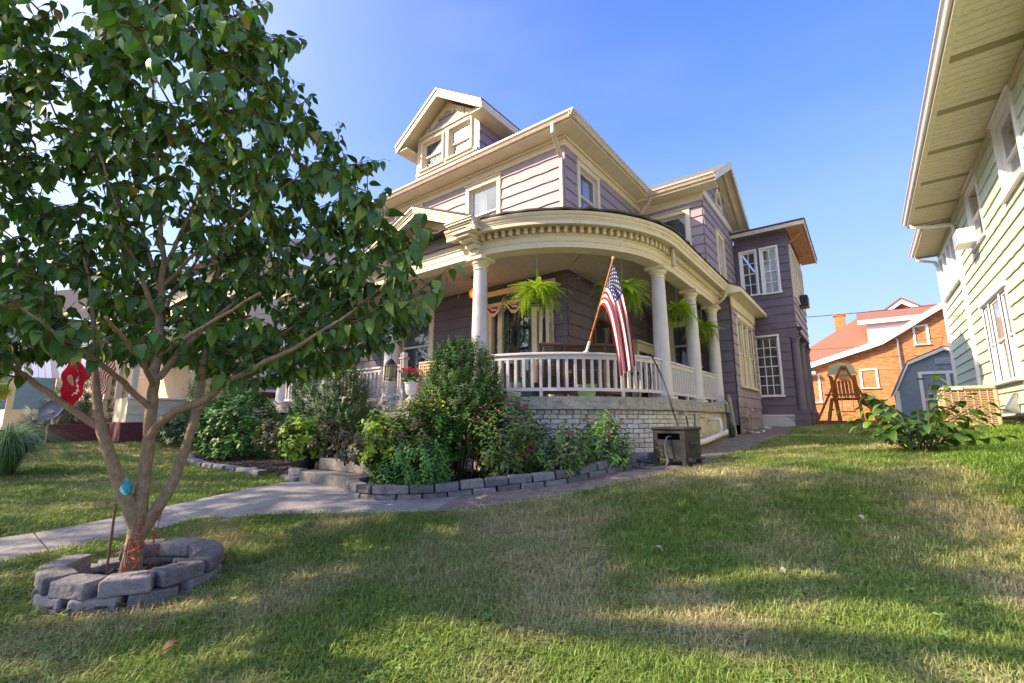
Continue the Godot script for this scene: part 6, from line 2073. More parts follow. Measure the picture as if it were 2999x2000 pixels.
func flags():
	var ft := flag_texture()
	M.flag = cloth_mat(ft)
	# the flag on the porch rail: staff set in a bracket, cloth hanging in folds
	var b := Vector3(-3.40, 1.03, -6.36); var t := Vector3(-2.86, 2.44, -6.30)
	var F := thing("flag", "stars and stripes flag hanging from a wooden staff on the porch rail", "flag", b)
	var st := S(); tube(st, [b + (t - b) * 0.06, t], 0.0135, 10)
	part(F, "staff", st, mat(Color.WHITE, 0.4, mottle(sr(196, 128, 60), 0.08, 0.08, 81), Vector3.ONE * 4))
	st = S(); lathe(st, [Vector2(0, -0.03), Vector2(0.014, -0.028), Vector2(0.022, -0.012), Vector2(0.026, 0.004), Vector2(0.02, 0.02), Vector2(0, 0.028)], t + Vector3(0, 0.01, 0), 14)
	part(F, "finial", st, mat(sr(214, 176, 140), 0.4))
	st = S(); tube(st, [b + Vector3(-0.0, -0.0, 0), b + (t - b) * 0.12], 0.022, 12); box(st, b + Vector3(-0.04, 0.0, -0.03), b + Vector3(0.03, 0.02, 0.03), 0.004)
	part(F, "bracket", st, M.whitep)
	var n := 60; var m := 36
	var P := []
	var ax := (t - b)
	for i in n + 1:
		var u := float(i) / n          # along the fly
		var col := []
		for j in m + 1:
			var v := float(j) / m      # down the hoist
			var hp := b + ax * lerpf(0.965, 0.44, v)
			# the free end falls below the top of the staff and gathers in folds
			var s := 1.0 - pow(1.0 - u, 2.2)
			var lat := (0.5 - v) * 0.24 + 0.03
			var fold := (sin(v * 17.0 + u * 1.5) * 0.06 + sin(v * 9.0 - u * 2.0) * 0.03) * minf(1.0, u * 4.0)
			var hang := Vector3(t.x + 0.0, t.y - 0.05 - u * 1.62 - v * 0.18 * u, t.z)
			hang += Vector3(0.793, 0, -0.609) * (lat + 0.10 * u) + Vector3(0.609, 0, 0.793) * (fold + 0.05)
			var drop := Vector3(hp.x, hp.y - u * 0.55, hp.z)
			col.append(drop.lerp(hang, s))
		P.append(col)
	part(F, "cloth", sheet(P, n, m), M.flag)

func fern_master() -> Node3D:
	var T := Node3D.new()
	var r := RandomNumberGenerator.new(); r.seed = 404
	# frond: an arching rib with two rows of narrow leaflets, along +z
	var fronds := []
	for k in 3:
		var st := S()
		var L := 0.40 + 0.05 * k; var n := 24
		var f := func(t): return Vector3(0, L * (0.62 * t - 1.15 * t * t * (0.7 + 0.22 * k)), L * (0.92 * t - 0.15 * t * t))
		for i in n:
			var t0 := (i + 0.5) / n
			var p: Vector3 = f.call(t0)
			var w := 0.050 * pow(sin(PI * (0.08 + 0.9 * t0)), 0.7)
			for s in [-1.0, 1.0]:
				var tip: Vector3 = p + Vector3(s * w, -0.012 + r.randf_range(-0.01, 0.008), 0.016)
				var q0 := p + Vector3(0, 0, -0.008); var q1 := p + Vector3(0, 0, 0.009)
				ctris(st, [q0, tip + Vector3(-s * w * 0.25, 0, -0.007), tip, q0, tip, q1])
		fronds.append(st.commit())
	var st := S()
	lathe(st, [Vector2(0, -0.16), Vector2(0.10, -0.16), Vector2(0.145, 0.0), Vector2(0.15, 0.01), Vector2(0.14, 0.01), Vector2(0.12, -0.03), Vector2(0, -0.03)], Vector3.ZERO, 20)
	part(T, "basket", st, M.iron, false)
	var mats := []
	for q in [Color(0.28, 0.42, 0.04), Color(0.40, 0.52, 0.05), Color(0.18, 0.31, 0.04)]:
		var m := StandardMaterial3D.new(); m.albedo_color = q.linear_to_srgb(); m.roughness = 0.55; m.cull_mode = BaseMaterial3D.CULL_DISABLED; m.backlight_enabled = true; m.backlight = Color(0.5, 0.6, 0.08); mats.append(m)
	for i in 170:
		var a := i * 2.39996
		var ring := float(i) / 170
		var o := part(T, "frond", fronds[i % 3], mats[r.randi() % 3], false)
		var tilt := lerpf(-1.0, 0.75, ring) + r.randf_range(-0.15, 0.15)
		o.transform = Transform3D((Basis(Vector3.UP, a) * Basis(Vector3.RIGHT, tilt)).scaled_local(Vector3.ONE * r.randf_range(0.75, 1.1)), Vector3(sin(a) * 0.05, 0.02, cos(a) * 0.05))
	return T

func chain(parent: Node, top: Vector3, bottom: Vector3, m: Material):
	var st := S()
	var n := int((top.y - bottom.y) / 0.026)
	for i in n:
		var c := top.lerp(bottom, (i + 0.5) / n)
		var pts := []
		for k in 9:
			var a := TAU * k / 8
			var d := Vector3(cos(a) * 0.007, sin(a) * 0.016, 0) if i % 2 else Vector3(0, sin(a) * 0.016, cos(a) * 0.007)
			pts.append(c + d)
		tube(st, pts, 0.0022, 5, false)
	part(parent, "chain", st, m, false)

func ferns():
	var T := fern_master()
	var spots := [[-4.10, -6.02, 0.62, "leftmost hanging fern, between the first column and the flag"], [-3.06, -7.06, 0.55, "hanging fern just right of the flag, beside the second column"], [-2.84, -9.25, 0.50, "hanging fern between the two columns on the right side of the porch"], [-2.84, -11.05, 0.58, "rearmost hanging fern beside the last porch column"]]
	for i in spots.size():
		var q: Array = spots[i]
		var c: Node3D = T.duplicate()
		c.name = numbered("hanging_fern"); add_child(c)
		tag(c, q[3], "hanging plant", "ferns hanging along the porch")
		var L: float = q[2] - 0.02
		c.position = Vector3(q[0], 2.73 - q[2] - 0.12, q[1])
		c.rotation.y = i * 1.9
		if i >= 2: c.scale = Vector3.ONE * 0.95
		chain(c, Vector3(0, (0.12 + q[2]) / c.scale.y, 0), Vector3(0, 0.22, 0), M.steel)
		var st := S()
		for k in 3:
			var a := TAU * k / 3
			tube(st, [Vector3(0, 0.23, 0), Vector3(cos(a) * 0.14, 0.0, sin(a) * 0.14)], 0.003, 4)
		part(c, "hanger", st, M.iron, false)
		if i == 0:
			# one tall frond standing up along the chain
			var up: Node3D = c.get_node("frond").duplicate(); up.name = "frond"; c.add_child(up, true)
			up.transform = Transform3D((Basis(Vector3.UP, 0.4) * Basis(Vector3.RIGHT, -1.35)).scaled_local(Vector3(0.8, 0.7, 1.2)), Vector3(0.03, 0.05, 0))
	T.free()

func wicker_sofa():
	var c := Vector3(-3.82, 0.33, -6.92)
	var T := thing("wicker_sofa", "brown wicker sofa with its back against the porch rail", "sofa", c, 0.0)
	T.rotation.y = deg_to_rad(42.0)     # its back faces the rail, outward
	var wk := mat(Color.WHITE, 0.6, mottle(sr(80, 58, 48), 0.15, 0.22, 83, 256, 0.06), Vector3.ONE * 6)
	var st := S()
	# +z is the back side. upright posts and rolled top
	for x in [-0.68, -0.34, 0.0, 0.34, 0.68]: box(st, Vector3(x - 0.02, 0.0, 0.30), Vector3(x + 0.02, 0.86, 0.34), 0.006)
	box(st, Vector3(-0.70, 0.06, 0.295), Vector3(0.70, 0.10, 0.345), 0.006)
	part(T, "frame", st, wk, false)
	st = S(); tube(st, [Vector3(-0.72, 0.88, 0.32), Vector3(0.72, 0.88, 0.32)], 0.035, 12); part(T, "top_roll", st, wk, false)
	# woven back: strands
	st = S()
	for i in 34:
		var y := 0.11 + i * 0.0225
		if y > 0.85: break
		tube(st, [Vector3(-0.69, y, 0.315 + 0.006 * (1 if i % 2 else -1)), Vector3(0.0, y + 0.003, 0.315), Vector3(0.69, y, 0.315 - 0.006 * (1 if i % 2 else -1))], 0.0105, 6)
	var ws := part(T, "weave", st, wk, false); ws.set_meta("kind", "stuff")
	st = S(); box(st, Vector3(-0.72, 0.26, -0.40), Vector3(0.72, 0.36, 0.29), 0.01); part(T, "seat", st, wk, false)
	for s in [-1.0, 1.0]:
		st = S(); box(st, Vector3(s * 0.70 - 0.035, 0.0, -0.40), Vector3(s * 0.70 + 0.035, 0.62, 0.29), 0.015); part(T, "arm", st, wk, false)
	var lime := mat(sr(150, 190, 110), 0.9)
	st = S(); obox(st, Transform3D(Basis(Vector3.RIGHT, 0.0), Vector3(0.2, 0.43, -0.05)), Vector3(0.9, 0.12, 0.6), 0.04); part(T, "cushion", st, lime, false)

func porch_things():
	flags(); ferns(); wicker_sofa()
	var st: SurfaceTool
	# lit lantern on the porch ceiling
	var L := Vector3(-6.29, 2.95, -6.87)
	var T := thing("ceiling_lantern", "lit amber glass lantern hanging from the porch ceiling", "lantern", L)
	st = S(); lathe(st, [Vector2(0, 0.0), Vector2(0.06, 0.0), Vector2(0.055, -0.02), Vector2(0.012, -0.03), Vector2(0.012, -0.20), Vector2(0.02, -0.21), Vector2(0.085, -0.26), Vector2(0.085, -0.27), Vector2(0, -0.27)], L, 16); part(T, "canopy", st, M.iron)
	st = S()
	for k in 8:
		var a := TAU * k / 8
		var d := Vector3(cos(a), 0, sin(a))
		tube(st, [L + d * 0.08 + Vector3(0, -0.27, 0), L + d * 0.10 + Vector3(0, -0.36, 0), L + d * 0.07 + Vector3(0, -0.47, 0)], 0.004, 4)
	lathe(st, [Vector2(0, -0.47), Vector2(0.075, -0.47), Vector2(0.06, -0.49), Vector2(0, -0.50)], L, 16)
	part(T, "cage", st, M.iron)
	var am := mat(Color(0.85, 0.5, 0.2, 0.5), 0.1); am.transparency = BaseMaterial3D.TRANSPARENCY_ALPHA
	st = S(); lathe(st, [Vector2(0.07, -0.275), Vector2(0.09, -0.36), Vector2(0.062, -0.468)], L, 16); part(T, "shade", st, am)
	var bm := mat(sr(255, 200, 120), 0.5); bm.emission_enabled = true; bm.emission = Color(1.0, 0.62, 0.25); bm.emission_energy_multiplier = 2.5
	st = S(); lathe(st, [Vector2(0, -0.30), Vector2(0.022, -0.32), Vector2(0.032, -0.37), Vector2(0.022, -0.41), Vector2(0, -0.42)], L, 12); part(T, "bulb", st, bm)
	var om := OmniLight3D.new(); om.name = "lantern_glow"; om.light_color = Color(1.0, 0.66, 0.32); om.light_energy = 0.05; om.omni_range = 8.0; om.omni_attenuation = 2.0; om.light_size = 0.03; om.shadow_enabled = true
	T.add_child(om); om.position = Vector3(0, -0.36, 0)
	# mission-style solar lantern on a hook fixed to the newel post
	var n := Vector3(-6.98, 0.33, -5.67)
	T = thing("hook_lantern", "black mission-style lantern on a curved hook by the porch steps", "lantern", n + Vector3(0.02, 0.5, 0.08))
	var pts := [n + Vector3(0.0, 0.45, 0.065), n + Vector3(0.0, 0.98, 0.07)]
	for k in 9:
		var a := PI * k / 8
		pts.append(n + Vector3(0.0, 1.0, 0.07) + Vector3(-0.05, 0, 0.20) * (1 - cos(a)) * 0.5 + Vector3.UP * sin(a) * 0.12)
	pts.append(pts[-1] - Vector3(0, 0.16, 0))
	st = S(); tube(st, pts, 0.006, 6); part(T, "hook", st, M.iron)
	var hp: Vector3 = pts[pts.size() - 1]
	st = S(); tube(st, [hp + Vector3(0, 0.01, 0), hp + Vector3(0, -0.06, 0)], 0.004, 5)
	lathe(st, [Vector2(0.0, -0.05), Vector2(0.03, -0.06), Vector2(0.06, -0.08), Vector2(0.125, -0.15), Vector2(0.125, -0.165), Vector2(0, -0.165)], hp, 4); part(T, "cap", st, M.black)
	st = S(); box(st, hp + Vector3(-0.066, -0.43, -0.066), hp + Vector3(0.066, -0.166, 0.066)); part(T, "panes", st, mat(sr(206, 200, 158), 0.4))
	st = S()
	for sx in [-1, 1]:
		for sz in [-1, 1]: box(st, hp + Vector3(sx * 0.074 - 0.008, -0.45, sz * 0.074 - 0.008), hp + Vector3(sx * 0.074 + 0.008, -0.165, sz * 0.074 + 0.008))
	for sx in [-1, 0, 1]:
		box(st, hp + Vector3(sx * 0.024 - 0.004, -0.43, 0.0662), hp + Vector3(sx * 0.024 + 0.004, -0.17, 0.0712)); box(st, hp + Vector3(0.0662, -0.43, sx * 0.024 - 0.004), hp + Vector3(0.0712, -0.17, sx * 0.024 + 0.004))
	for y in [-0.205, -0.39]: box(st, hp + Vector3(-0.072, y - 0.004, -0.072), hp + Vector3(0.072, y + 0.004, 0.072))
	box(st, hp + Vector3(-0.085, -0.465, -0.085), hp + Vector3(0.072, -0.45, 0.072)); part(T, "frame", st, M.black)
	# urn of red geraniums and the tan lattice panel
	var u := Vector3(-6.72, 0.33, -5.66)
	T = thing("geranium_urn", "white pedestal urn of red geraniums at the top of the steps", "potted plant", u)
	st = S(); lathe(st, [Vector2(0.000, 0.000), Vector2(0.114, 0.000), Vector2(0.114, 0.019), Vector2(0.076, 0.048), Vector2(0.049, 0.067), Vector2(0.053, 0.085), Vector2(0.091, 0.114), Vector2(0.125, 0.190), Vector2(0.141, 0.304), Vector2(0.152, 0.318), Vector2(0.152, 0.337), Vector2(0.137, 0.337), Vector2(0.125, 0.275), Vector2(0.000, 0.275)], u, 26); part(T, "urn", st, M.whitep)
	var r := RandomNumberGenerator.new(); r.seed = 18
	var s := scatter(u + Vector3(0, 0.40, 0), Vector3(0.18, 0.11, 0.18), 70, r, [Color(0.14, 0.25, 0.03), Color(0.24, 0.32, 0.04)], 0.5, 0.8, 0.6, 0.6)
	many(T, "foliage", sprig(leaf_mesh(0.07, 0.065, 0.1, 0.3, 0.2, 4), 2, 0.06, 0.2, true, 3), M.leaf, s[0], s[1])
	var petal := S()
	for k in 14:
		var d := Vector3(r.randf_range(-1, 1), r.randf_range(-0.3, 1), r.randf_range(-1, 1)).normalized()
		petal.append_from(leaf_mesh(0.026, 0.026, 0.1, 0.1, 0.1, 3), 0, aim(d.cross(Vector3(0.3, 0.5, 0.8)), d, d * 0.03, 1.0))
	var pm: ArrayMesh = petal.commit()
	var red := mat(sr(206, 22, 26), 0.6)
	for k in 17:
		var a := k * 2.4; var rad := 0.25 * sqrt((k + 0.5) / 17)
		var o := part(T, "blossom", pm, red)
		o.transform = Transform3D(Basis(Vector3.UP, a).scaled(Vector3.ONE * r.randf_range(0.8, 1.2)), Vector3(cos(a) * rad, 0.52 + 0.10 * (1.0 - rad / 0.25) + r.randf_range(-0.03, 0.04), sin(a) * rad))
	var tan_ := mat(Color.WHITE, 0.7, mottle(sr(190, 160, 126), 0.08, 0.1, 85), Vector3.ONE * 3)
	T = thing("lattice_panel", "tan wooden lattice panel standing on the porch behind the privet", "lattice", Vector3(-6.2, 0.33, -5.72))
	var O := Vector3(-6.60, 0.33, -5.74)
	st = S()
	for q in [[0, 0, 0.035, 0.72], [0.685, 0, 0.72, 0.72], [0.0351, 0, 0.6849, 0.035], [0.0351, 0.685, 0.6849, 0.72]]: lbox(st, O, Vector3.RIGHT, Vector3.BACK, Vector3(q[0], q[1], 0), Vector3(q[2], q[3], 0.025), 0.003)
	part(T, "frame", st, tan_)
	for i in 11:
		st = S(); lbox(st, O, Vector3.RIGHT, Vector3.BACK, Vector3(0.0355 + i * 0.060, 0.035, 0.004), Vector3(0.0655 + i * 0.060, 0.685, 0.011)); part(T, "lath", st, tan_)
		st = S(); lbox(st, O, Vector3.RIGHT, Vector3.BACK, Vector3(0.035, 0.0355 + i * 0.060, 0.0115), Vector3(0.685, 0.0655 + i * 0.060, 0.0185)); part(T, "lath", st, tan_)
	# bunting over the door: red and white swags with tails
	var bred := mat(sr(150, 30, 36), 0.85); var bwh := mat(sr(222, 208, 186), 0.85); var bbl := mat(sr(38, 42, 78), 0.85)
	T = thing("bunting", "red, cream and navy bunting draped over the front door", "bunting", Vector3(-5.75, 2.55, -7.56))
	for k in 3:
		var xa := -6.55 + k * 0.58; var xb := xa + 0.58
		for layer in 3:
			var P := []
			for i in 17:
				var t := i / 16.0
				var sag := 4.0 * t * (1 - t)
				var col := []
				for j in 5:
					var f := j / 4.0
					col.append(Vector3(lerpf(xa, xb, t), 2.60 - sag * (0.22 + 0.055 * layer) - f * (0.03 + 0.045 * sag) + 0.01 * sin(t * 30.0), -7.54 + 0.03 * layer + 0.012 * sin(f * 6.0)))
				P.append(col)
			part(T, "swag", sheet(P, 16, 4), [bbl, bred, bwh][layer] if layer != 0 else bwh)
	for q in [[-6.60, 1], [-5.03, 1], [-4.96, 0], [-4.88, 1], [-6.68, 2]]:
		var P := []
		for i in 5:
			var col := []
			for j in 9: col.append(Vector3(q[0] + (i - 2) * 0.022 * (0.4 + j * 0.1), 2.58 - j * 0.135, -7.52 + 0.012 * sin(i * 2.2)))
			P.append(col)
		part(T, "tail", sheet(P, 4, 8), [bbl, bwh, bbl][q[1]])
	# wreath on the door and the little tree in a grey tub
	var w := Vector3(-5.72, 1.72, -7.58)
	T = thing("door_wreath", "dark leafy wreath with red berries on the front door", "wreath", w)
	var xf := []; var cols := []
	for i in 210:
		var a := r.randf() * TAU
		var p := w + Vector3(cos(a) * (0.24 + r.randf_range(-0.05, 0.05)), sin(a) * (0.24 + r.randf_range(-0.05, 0.05)), r.randf_range(0.0, 0.07))
		xf.append(aim(Vector3(cos(a + 1.2), sin(a + 1.2), r.randf_range(0.1, 0.8)), Vector3.BACK, p, r.randf_range(0.7, 1.2)))
		cols.append(vary(Color(0.05, 0.075, 0.03), r, 0.4) if i % 13 else Color(0.3, 0.03, 0.03))
	many(T, "leaves", leaf_mesh(0.075, 0.035, 0.2, 0.2, 1.0, 3), M.leaf, xf, cols)
	st = S()
	var ringp := []
	for i in 25: ringp.append(w + Vector3(cos(TAU * i / 24) * 0.24, sin(TAU * i / 24) * 0.24, 0.02))
	tube(st, ringp, 0.02, 6, false); part(T, "hoop", st, M.woodstem)
	st = S(); bar(st, w + Vector3(0, 0.24, 0.03), w + Vector3(0, 0.62, 0.02), 0.03, 0.004); part(T, "ribbon", st, mat(sr(168, 96, 40), 0.7))
	T = thing("grey_tub", "round grey tub on a stand in front of the door", "tub", Vector3(-5.35, 0.33, -6.95))
	st = S(); lathe(st, [Vector2(0, 0.72), Vector2(0.13, 0.72), Vector2(0.155, 0.90), Vector2(0.16, 0.91), Vector2(0.14, 0.91), Vector2(0, 0.88)], Vector3(-5.35, 0.33, -6.95), 20); part(T, "tub", st, mat(sr(128, 134, 148), 0.5))
	st = S()
	for k in 3:
		var a := TAU * k / 3
		tube(st, [Vector3(-5.35 + cos(a) * 0.17, 0.33, -6.95 + sin(a) * 0.17), Vector3(-5.35 + cos(a) * 0.1, 1.05, -6.95 + sin(a) * 0.1)], 0.012, 6)
	part(T, "stand", st, M.black)
	# on the side wall: red-framed mirror; below it a cream mantel with fretwork
	T = thing("wall_mirror", "oval-topped mirror with dark red frame on the porch side wall", "mirror", Vector3(-4.46, 1.5, -9.1))
	st = S()
	var fr := []
	var zc := -9.12
	for q in [[-0.42, 1.55], [-0.42, 2.05]]: fr.append(Vector3(-4.44, q[1], zc - q[0]))
	for k in 9: fr.append(Vector3(-4.44, 2.05 + 0.16 * sin(PI * k / 8), zc + 0.42 * cos(PI - PI * k / 8) * 1.0))
	fr.append(Vector3(-4.44, 1.55, zc - 0.42 + 0.84 * 0))
	fr = []
	fr.append(Vector3(-4.44, 1.52, zc + 0.42)); fr.append(Vector3(-4.44, 2.0, zc + 0.42))
	for k in range(1, 9): fr.append(Vector3(-4.44, 2.0 + 0.17 * sin(PI * k / 9.0), zc + 0.42 * cos(PI * k / 9.0)))
	fr.append(Vector3(-4.44, 2.0, zc - 0.42)); fr.append(Vector3(-4.44, 1.52, zc - 0.42)); fr.append(Vector3(-4.44, 1.52, zc + 0.42))
	tube(st, fr, 0.032, 6, false); part(T, "frame", st, mat(sr(128, 36, 34), 0.5))
	var gl := []
	for k in fr.size() - 1: gl.append(fr[k] + Vector3(-0.012, 0, 0))
	st = S(); slabpoly(st, gl, Vector3(0.006, 0, 0)); part(T, "glass", st, mat(sr(180, 190, 186), 0.04, null, Vector3.ONE, null, 1.0, 0.95))
	T = thing("mantel", "cream painted mantel with fretwork grille against the porch side wall", "mantel", Vector3(-4.35, 0.33, -11.1))
	st = S(); box(st, Vector3(-4.455, 1.84, -11.75), Vector3(-4.20, 1.90, -10.52), 0.01); box(st, Vector3(-4.455, 1.64, -11.68), Vector3(-4.26, 1.839, -10.60), 0.006)
	for z in [-11.66, -10.76]: box(st, Vector3(-4.455, 0.33, z), Vector3(-4.28, 1.639, z + 0.16), 0.006)
	part(T, "surround", st, M.cream)
	st = S()
	for i in 12: bar(st, Vector3(-4.34, 1.28 + (i % 2) * 0.3, -11.5 + i * 0.06), Vector3(-4.34, 1.28 + ((i + 1) % 2) * 0.3, -11.44 + i * 0.06), 0.015, 0.015, 0.0, Vector3.RIGHT)
	part(T, "fretwork", st, M.whitep)
	st = S(); box(st, Vector3(-4.45, 0.34, -11.5), Vector3(-4.40, 1.63, -10.77)); part(T, "firebox", st, M.dark)
	# round metal tables and a wooden one behind the balusters
	T = thing("side_table", "round dark metal table behind the porch balusters", "table", Vector3(-3.25, 0.33, -8.6))
	var c := Vector3(-3.35, 0.33, -8.55)
	st = S(); lathe(st, [Vector2(0, 0.52), Vector2(0.26, 0.52), Vector2(0.27, 0.545), Vector2(0, 0.545)], c, 24); part(T, "top", st, M.iron)
	for k in 3:
		var a := TAU * k / 3
		st = S(); tube(st, [c + Vector3(cos(a) * 0.22, 0, sin(a) * 0.22), c + Vector3(cos(a) * 0.06, 0.25, sin(a) * 0.06), c + Vector3(cos(a) * 0.18, 0.52, sin(a) * 0.18)], 0.011, 6); part(T, "leg", st, M.iron)
	T = thing("porch_chair", "brown wooden chair near the last porch column", "chair", Vector3(-3.2, 0.33, -10.9))
	c = Vector3(-3.25, 0.33, -10.9)
	var brown := mat(sr(128, 82, 52), 0.55)
	st = S(); box(st, c + Vector3(-0.24, 0.42, -0.24), c + Vector3(0.24, 0.46, 0.24), 0.01); part(T, "seat", st, brown)
	for sx in [-1, 1]:
		for sz in [-1, 1]:
			st = S(); tube(st, [c + Vector3(sx * 0.22, 0, sz * 0.22), c + Vector3(sx * 0.20, 0.42 if sx > 0 else 0.85, sz * 0.20)], 0.018, 8); part(T, "leg", st, brown)
	st = S(); box(st, c + Vector3(-0.24, 0.66, -0.24), c + Vector3(-0.20, 0.86, 0.24), 0.01); part(T, "backrest", st, brown)
	# lime bucket, purple ball and a brick under the rail
	st = S(); lathe(st, [Vector2(0, 0.0), Vector2(0.13, 0.0), Vector2(0.165, 0.20), Vector2(0.17, 0.21), Vector2(0.155, 0.21), Vector2(0, 0.15)], Vector3(-3.55, 0.33, -6.62), 20)
	solo("bucket", "lime green bucket on the porch floor below the flag", "bucket", st, mat(sr(176, 214, 132), 0.5))
	st = S(); lathe(st, [Vector2(0, 0), Vector2(0.12, 0), Vector2(0.14, 0.26), Vector2(0.12, 0.26), Vector2(0, 0.22)], Vector3(-4.3, 0.33, -6.35), 18)
	solo("planter_pot", "dark navy planter on the porch floor behind the rail", "pot", st, mat(sr(52, 54, 76), 0.5))
	var br := solo("loose_brick", "tan brick wedged under the lower porch rail", "brick", rough_stone(Vector3(0.22, 0.07, 0.1), 0.012, 711, 0.002), mat(Color.WHITE, 0.9, mottle(sr(196, 178, 158), 0.1, 0.1, 86), Vector3.ONE * 3))
	br.position = Vector3(-4.36, 0.366, -5.74); br.rotation.y = -0.35
	# bulbs of a light string along the ceiling edge
	var bulb := S(); lathe(bulb, [Vector2(0, 0.0), Vector2(0.012, -0.005), Vector2(0.014, -0.03), Vector2(0.026, -0.06), Vector2(0.022, -0.085), Vector2(0, -0.095)], Vector3.ZERO, 10)
	var bmesh := bulb.commit()
	T = thing("string_lights", "black cord of clear bulbs strung along the porch ceiling", "string lights", Vector3(-4.3, 2.9, -9.0))
	var line := [Vector3(-8.8, 2.93, -7.60), Vector3(-6.5, 2.90, -7.55), Vector3(-4.42, 2.93, -7.60), Vector3(-4.42, 2.88, -9.0), Vector3(-4.42, 2.9, -10.4), Vector3(-4.42, 2.93, -11.8)]
	st = S(); tube(st, line, 0.005, 5); part(T, "cord", st, M.black)
	var clear := mat(Color(0.9, 0.9, 0.92, 0.25), 0.05); clear.transparency = BaseMaterial3D.TRANSPARENCY_ALPHA
	for q in [0.6, 1.5, 2.3, 2.75, 3.3, 3.9, 4.5]:
		var i := int(q)
		var p: Vector3 = line[i].lerp(line[i + 1], q - i)
		var o := part(T, "bulb", bmesh, clear); o.position = p - T.position
	# pigeon on the left end of the gutter
	T = thing("pigeon", "grey pigeon perched on the left end of the roof gutter", "bird", Vector3(-10.7, 6.055, -7.18))
	var b := Vector3(-10.7, 6.055, -7.18)
	var pg := mat(sr(86, 88, 98), 0.8)
	st = S(); tube(st, [b + Vector3(0.16, 0.06, 0), b + Vector3(0.09, 0.09, 0), b + Vector3(0.0, 0.12, 0), b + Vector3(-0.07, 0.15, 0), b + Vector3(-0.09, 0.20, 0), b + Vector3(-0.10, 0.235, 0), b + Vector3(-0.13, 0.235, 0), b + Vector3(-0.155, 0.228, 0)], [0.012, 0.03, 0.058, 0.05, 0.03, 0.03, 0.02, 0.004], 10)
	part(T, "body", st, pg)
	for s2 in [-1.0, 1.0]:
		st = S(); tube(st, [b + Vector3(-0.01, 0, s2 * 0.02), b + Vector3(-0.01, 0.08, s2 * 0.02)], 0.005, 5); part(T, "leg", st, mat(sr(150, 90, 84), 0.7))

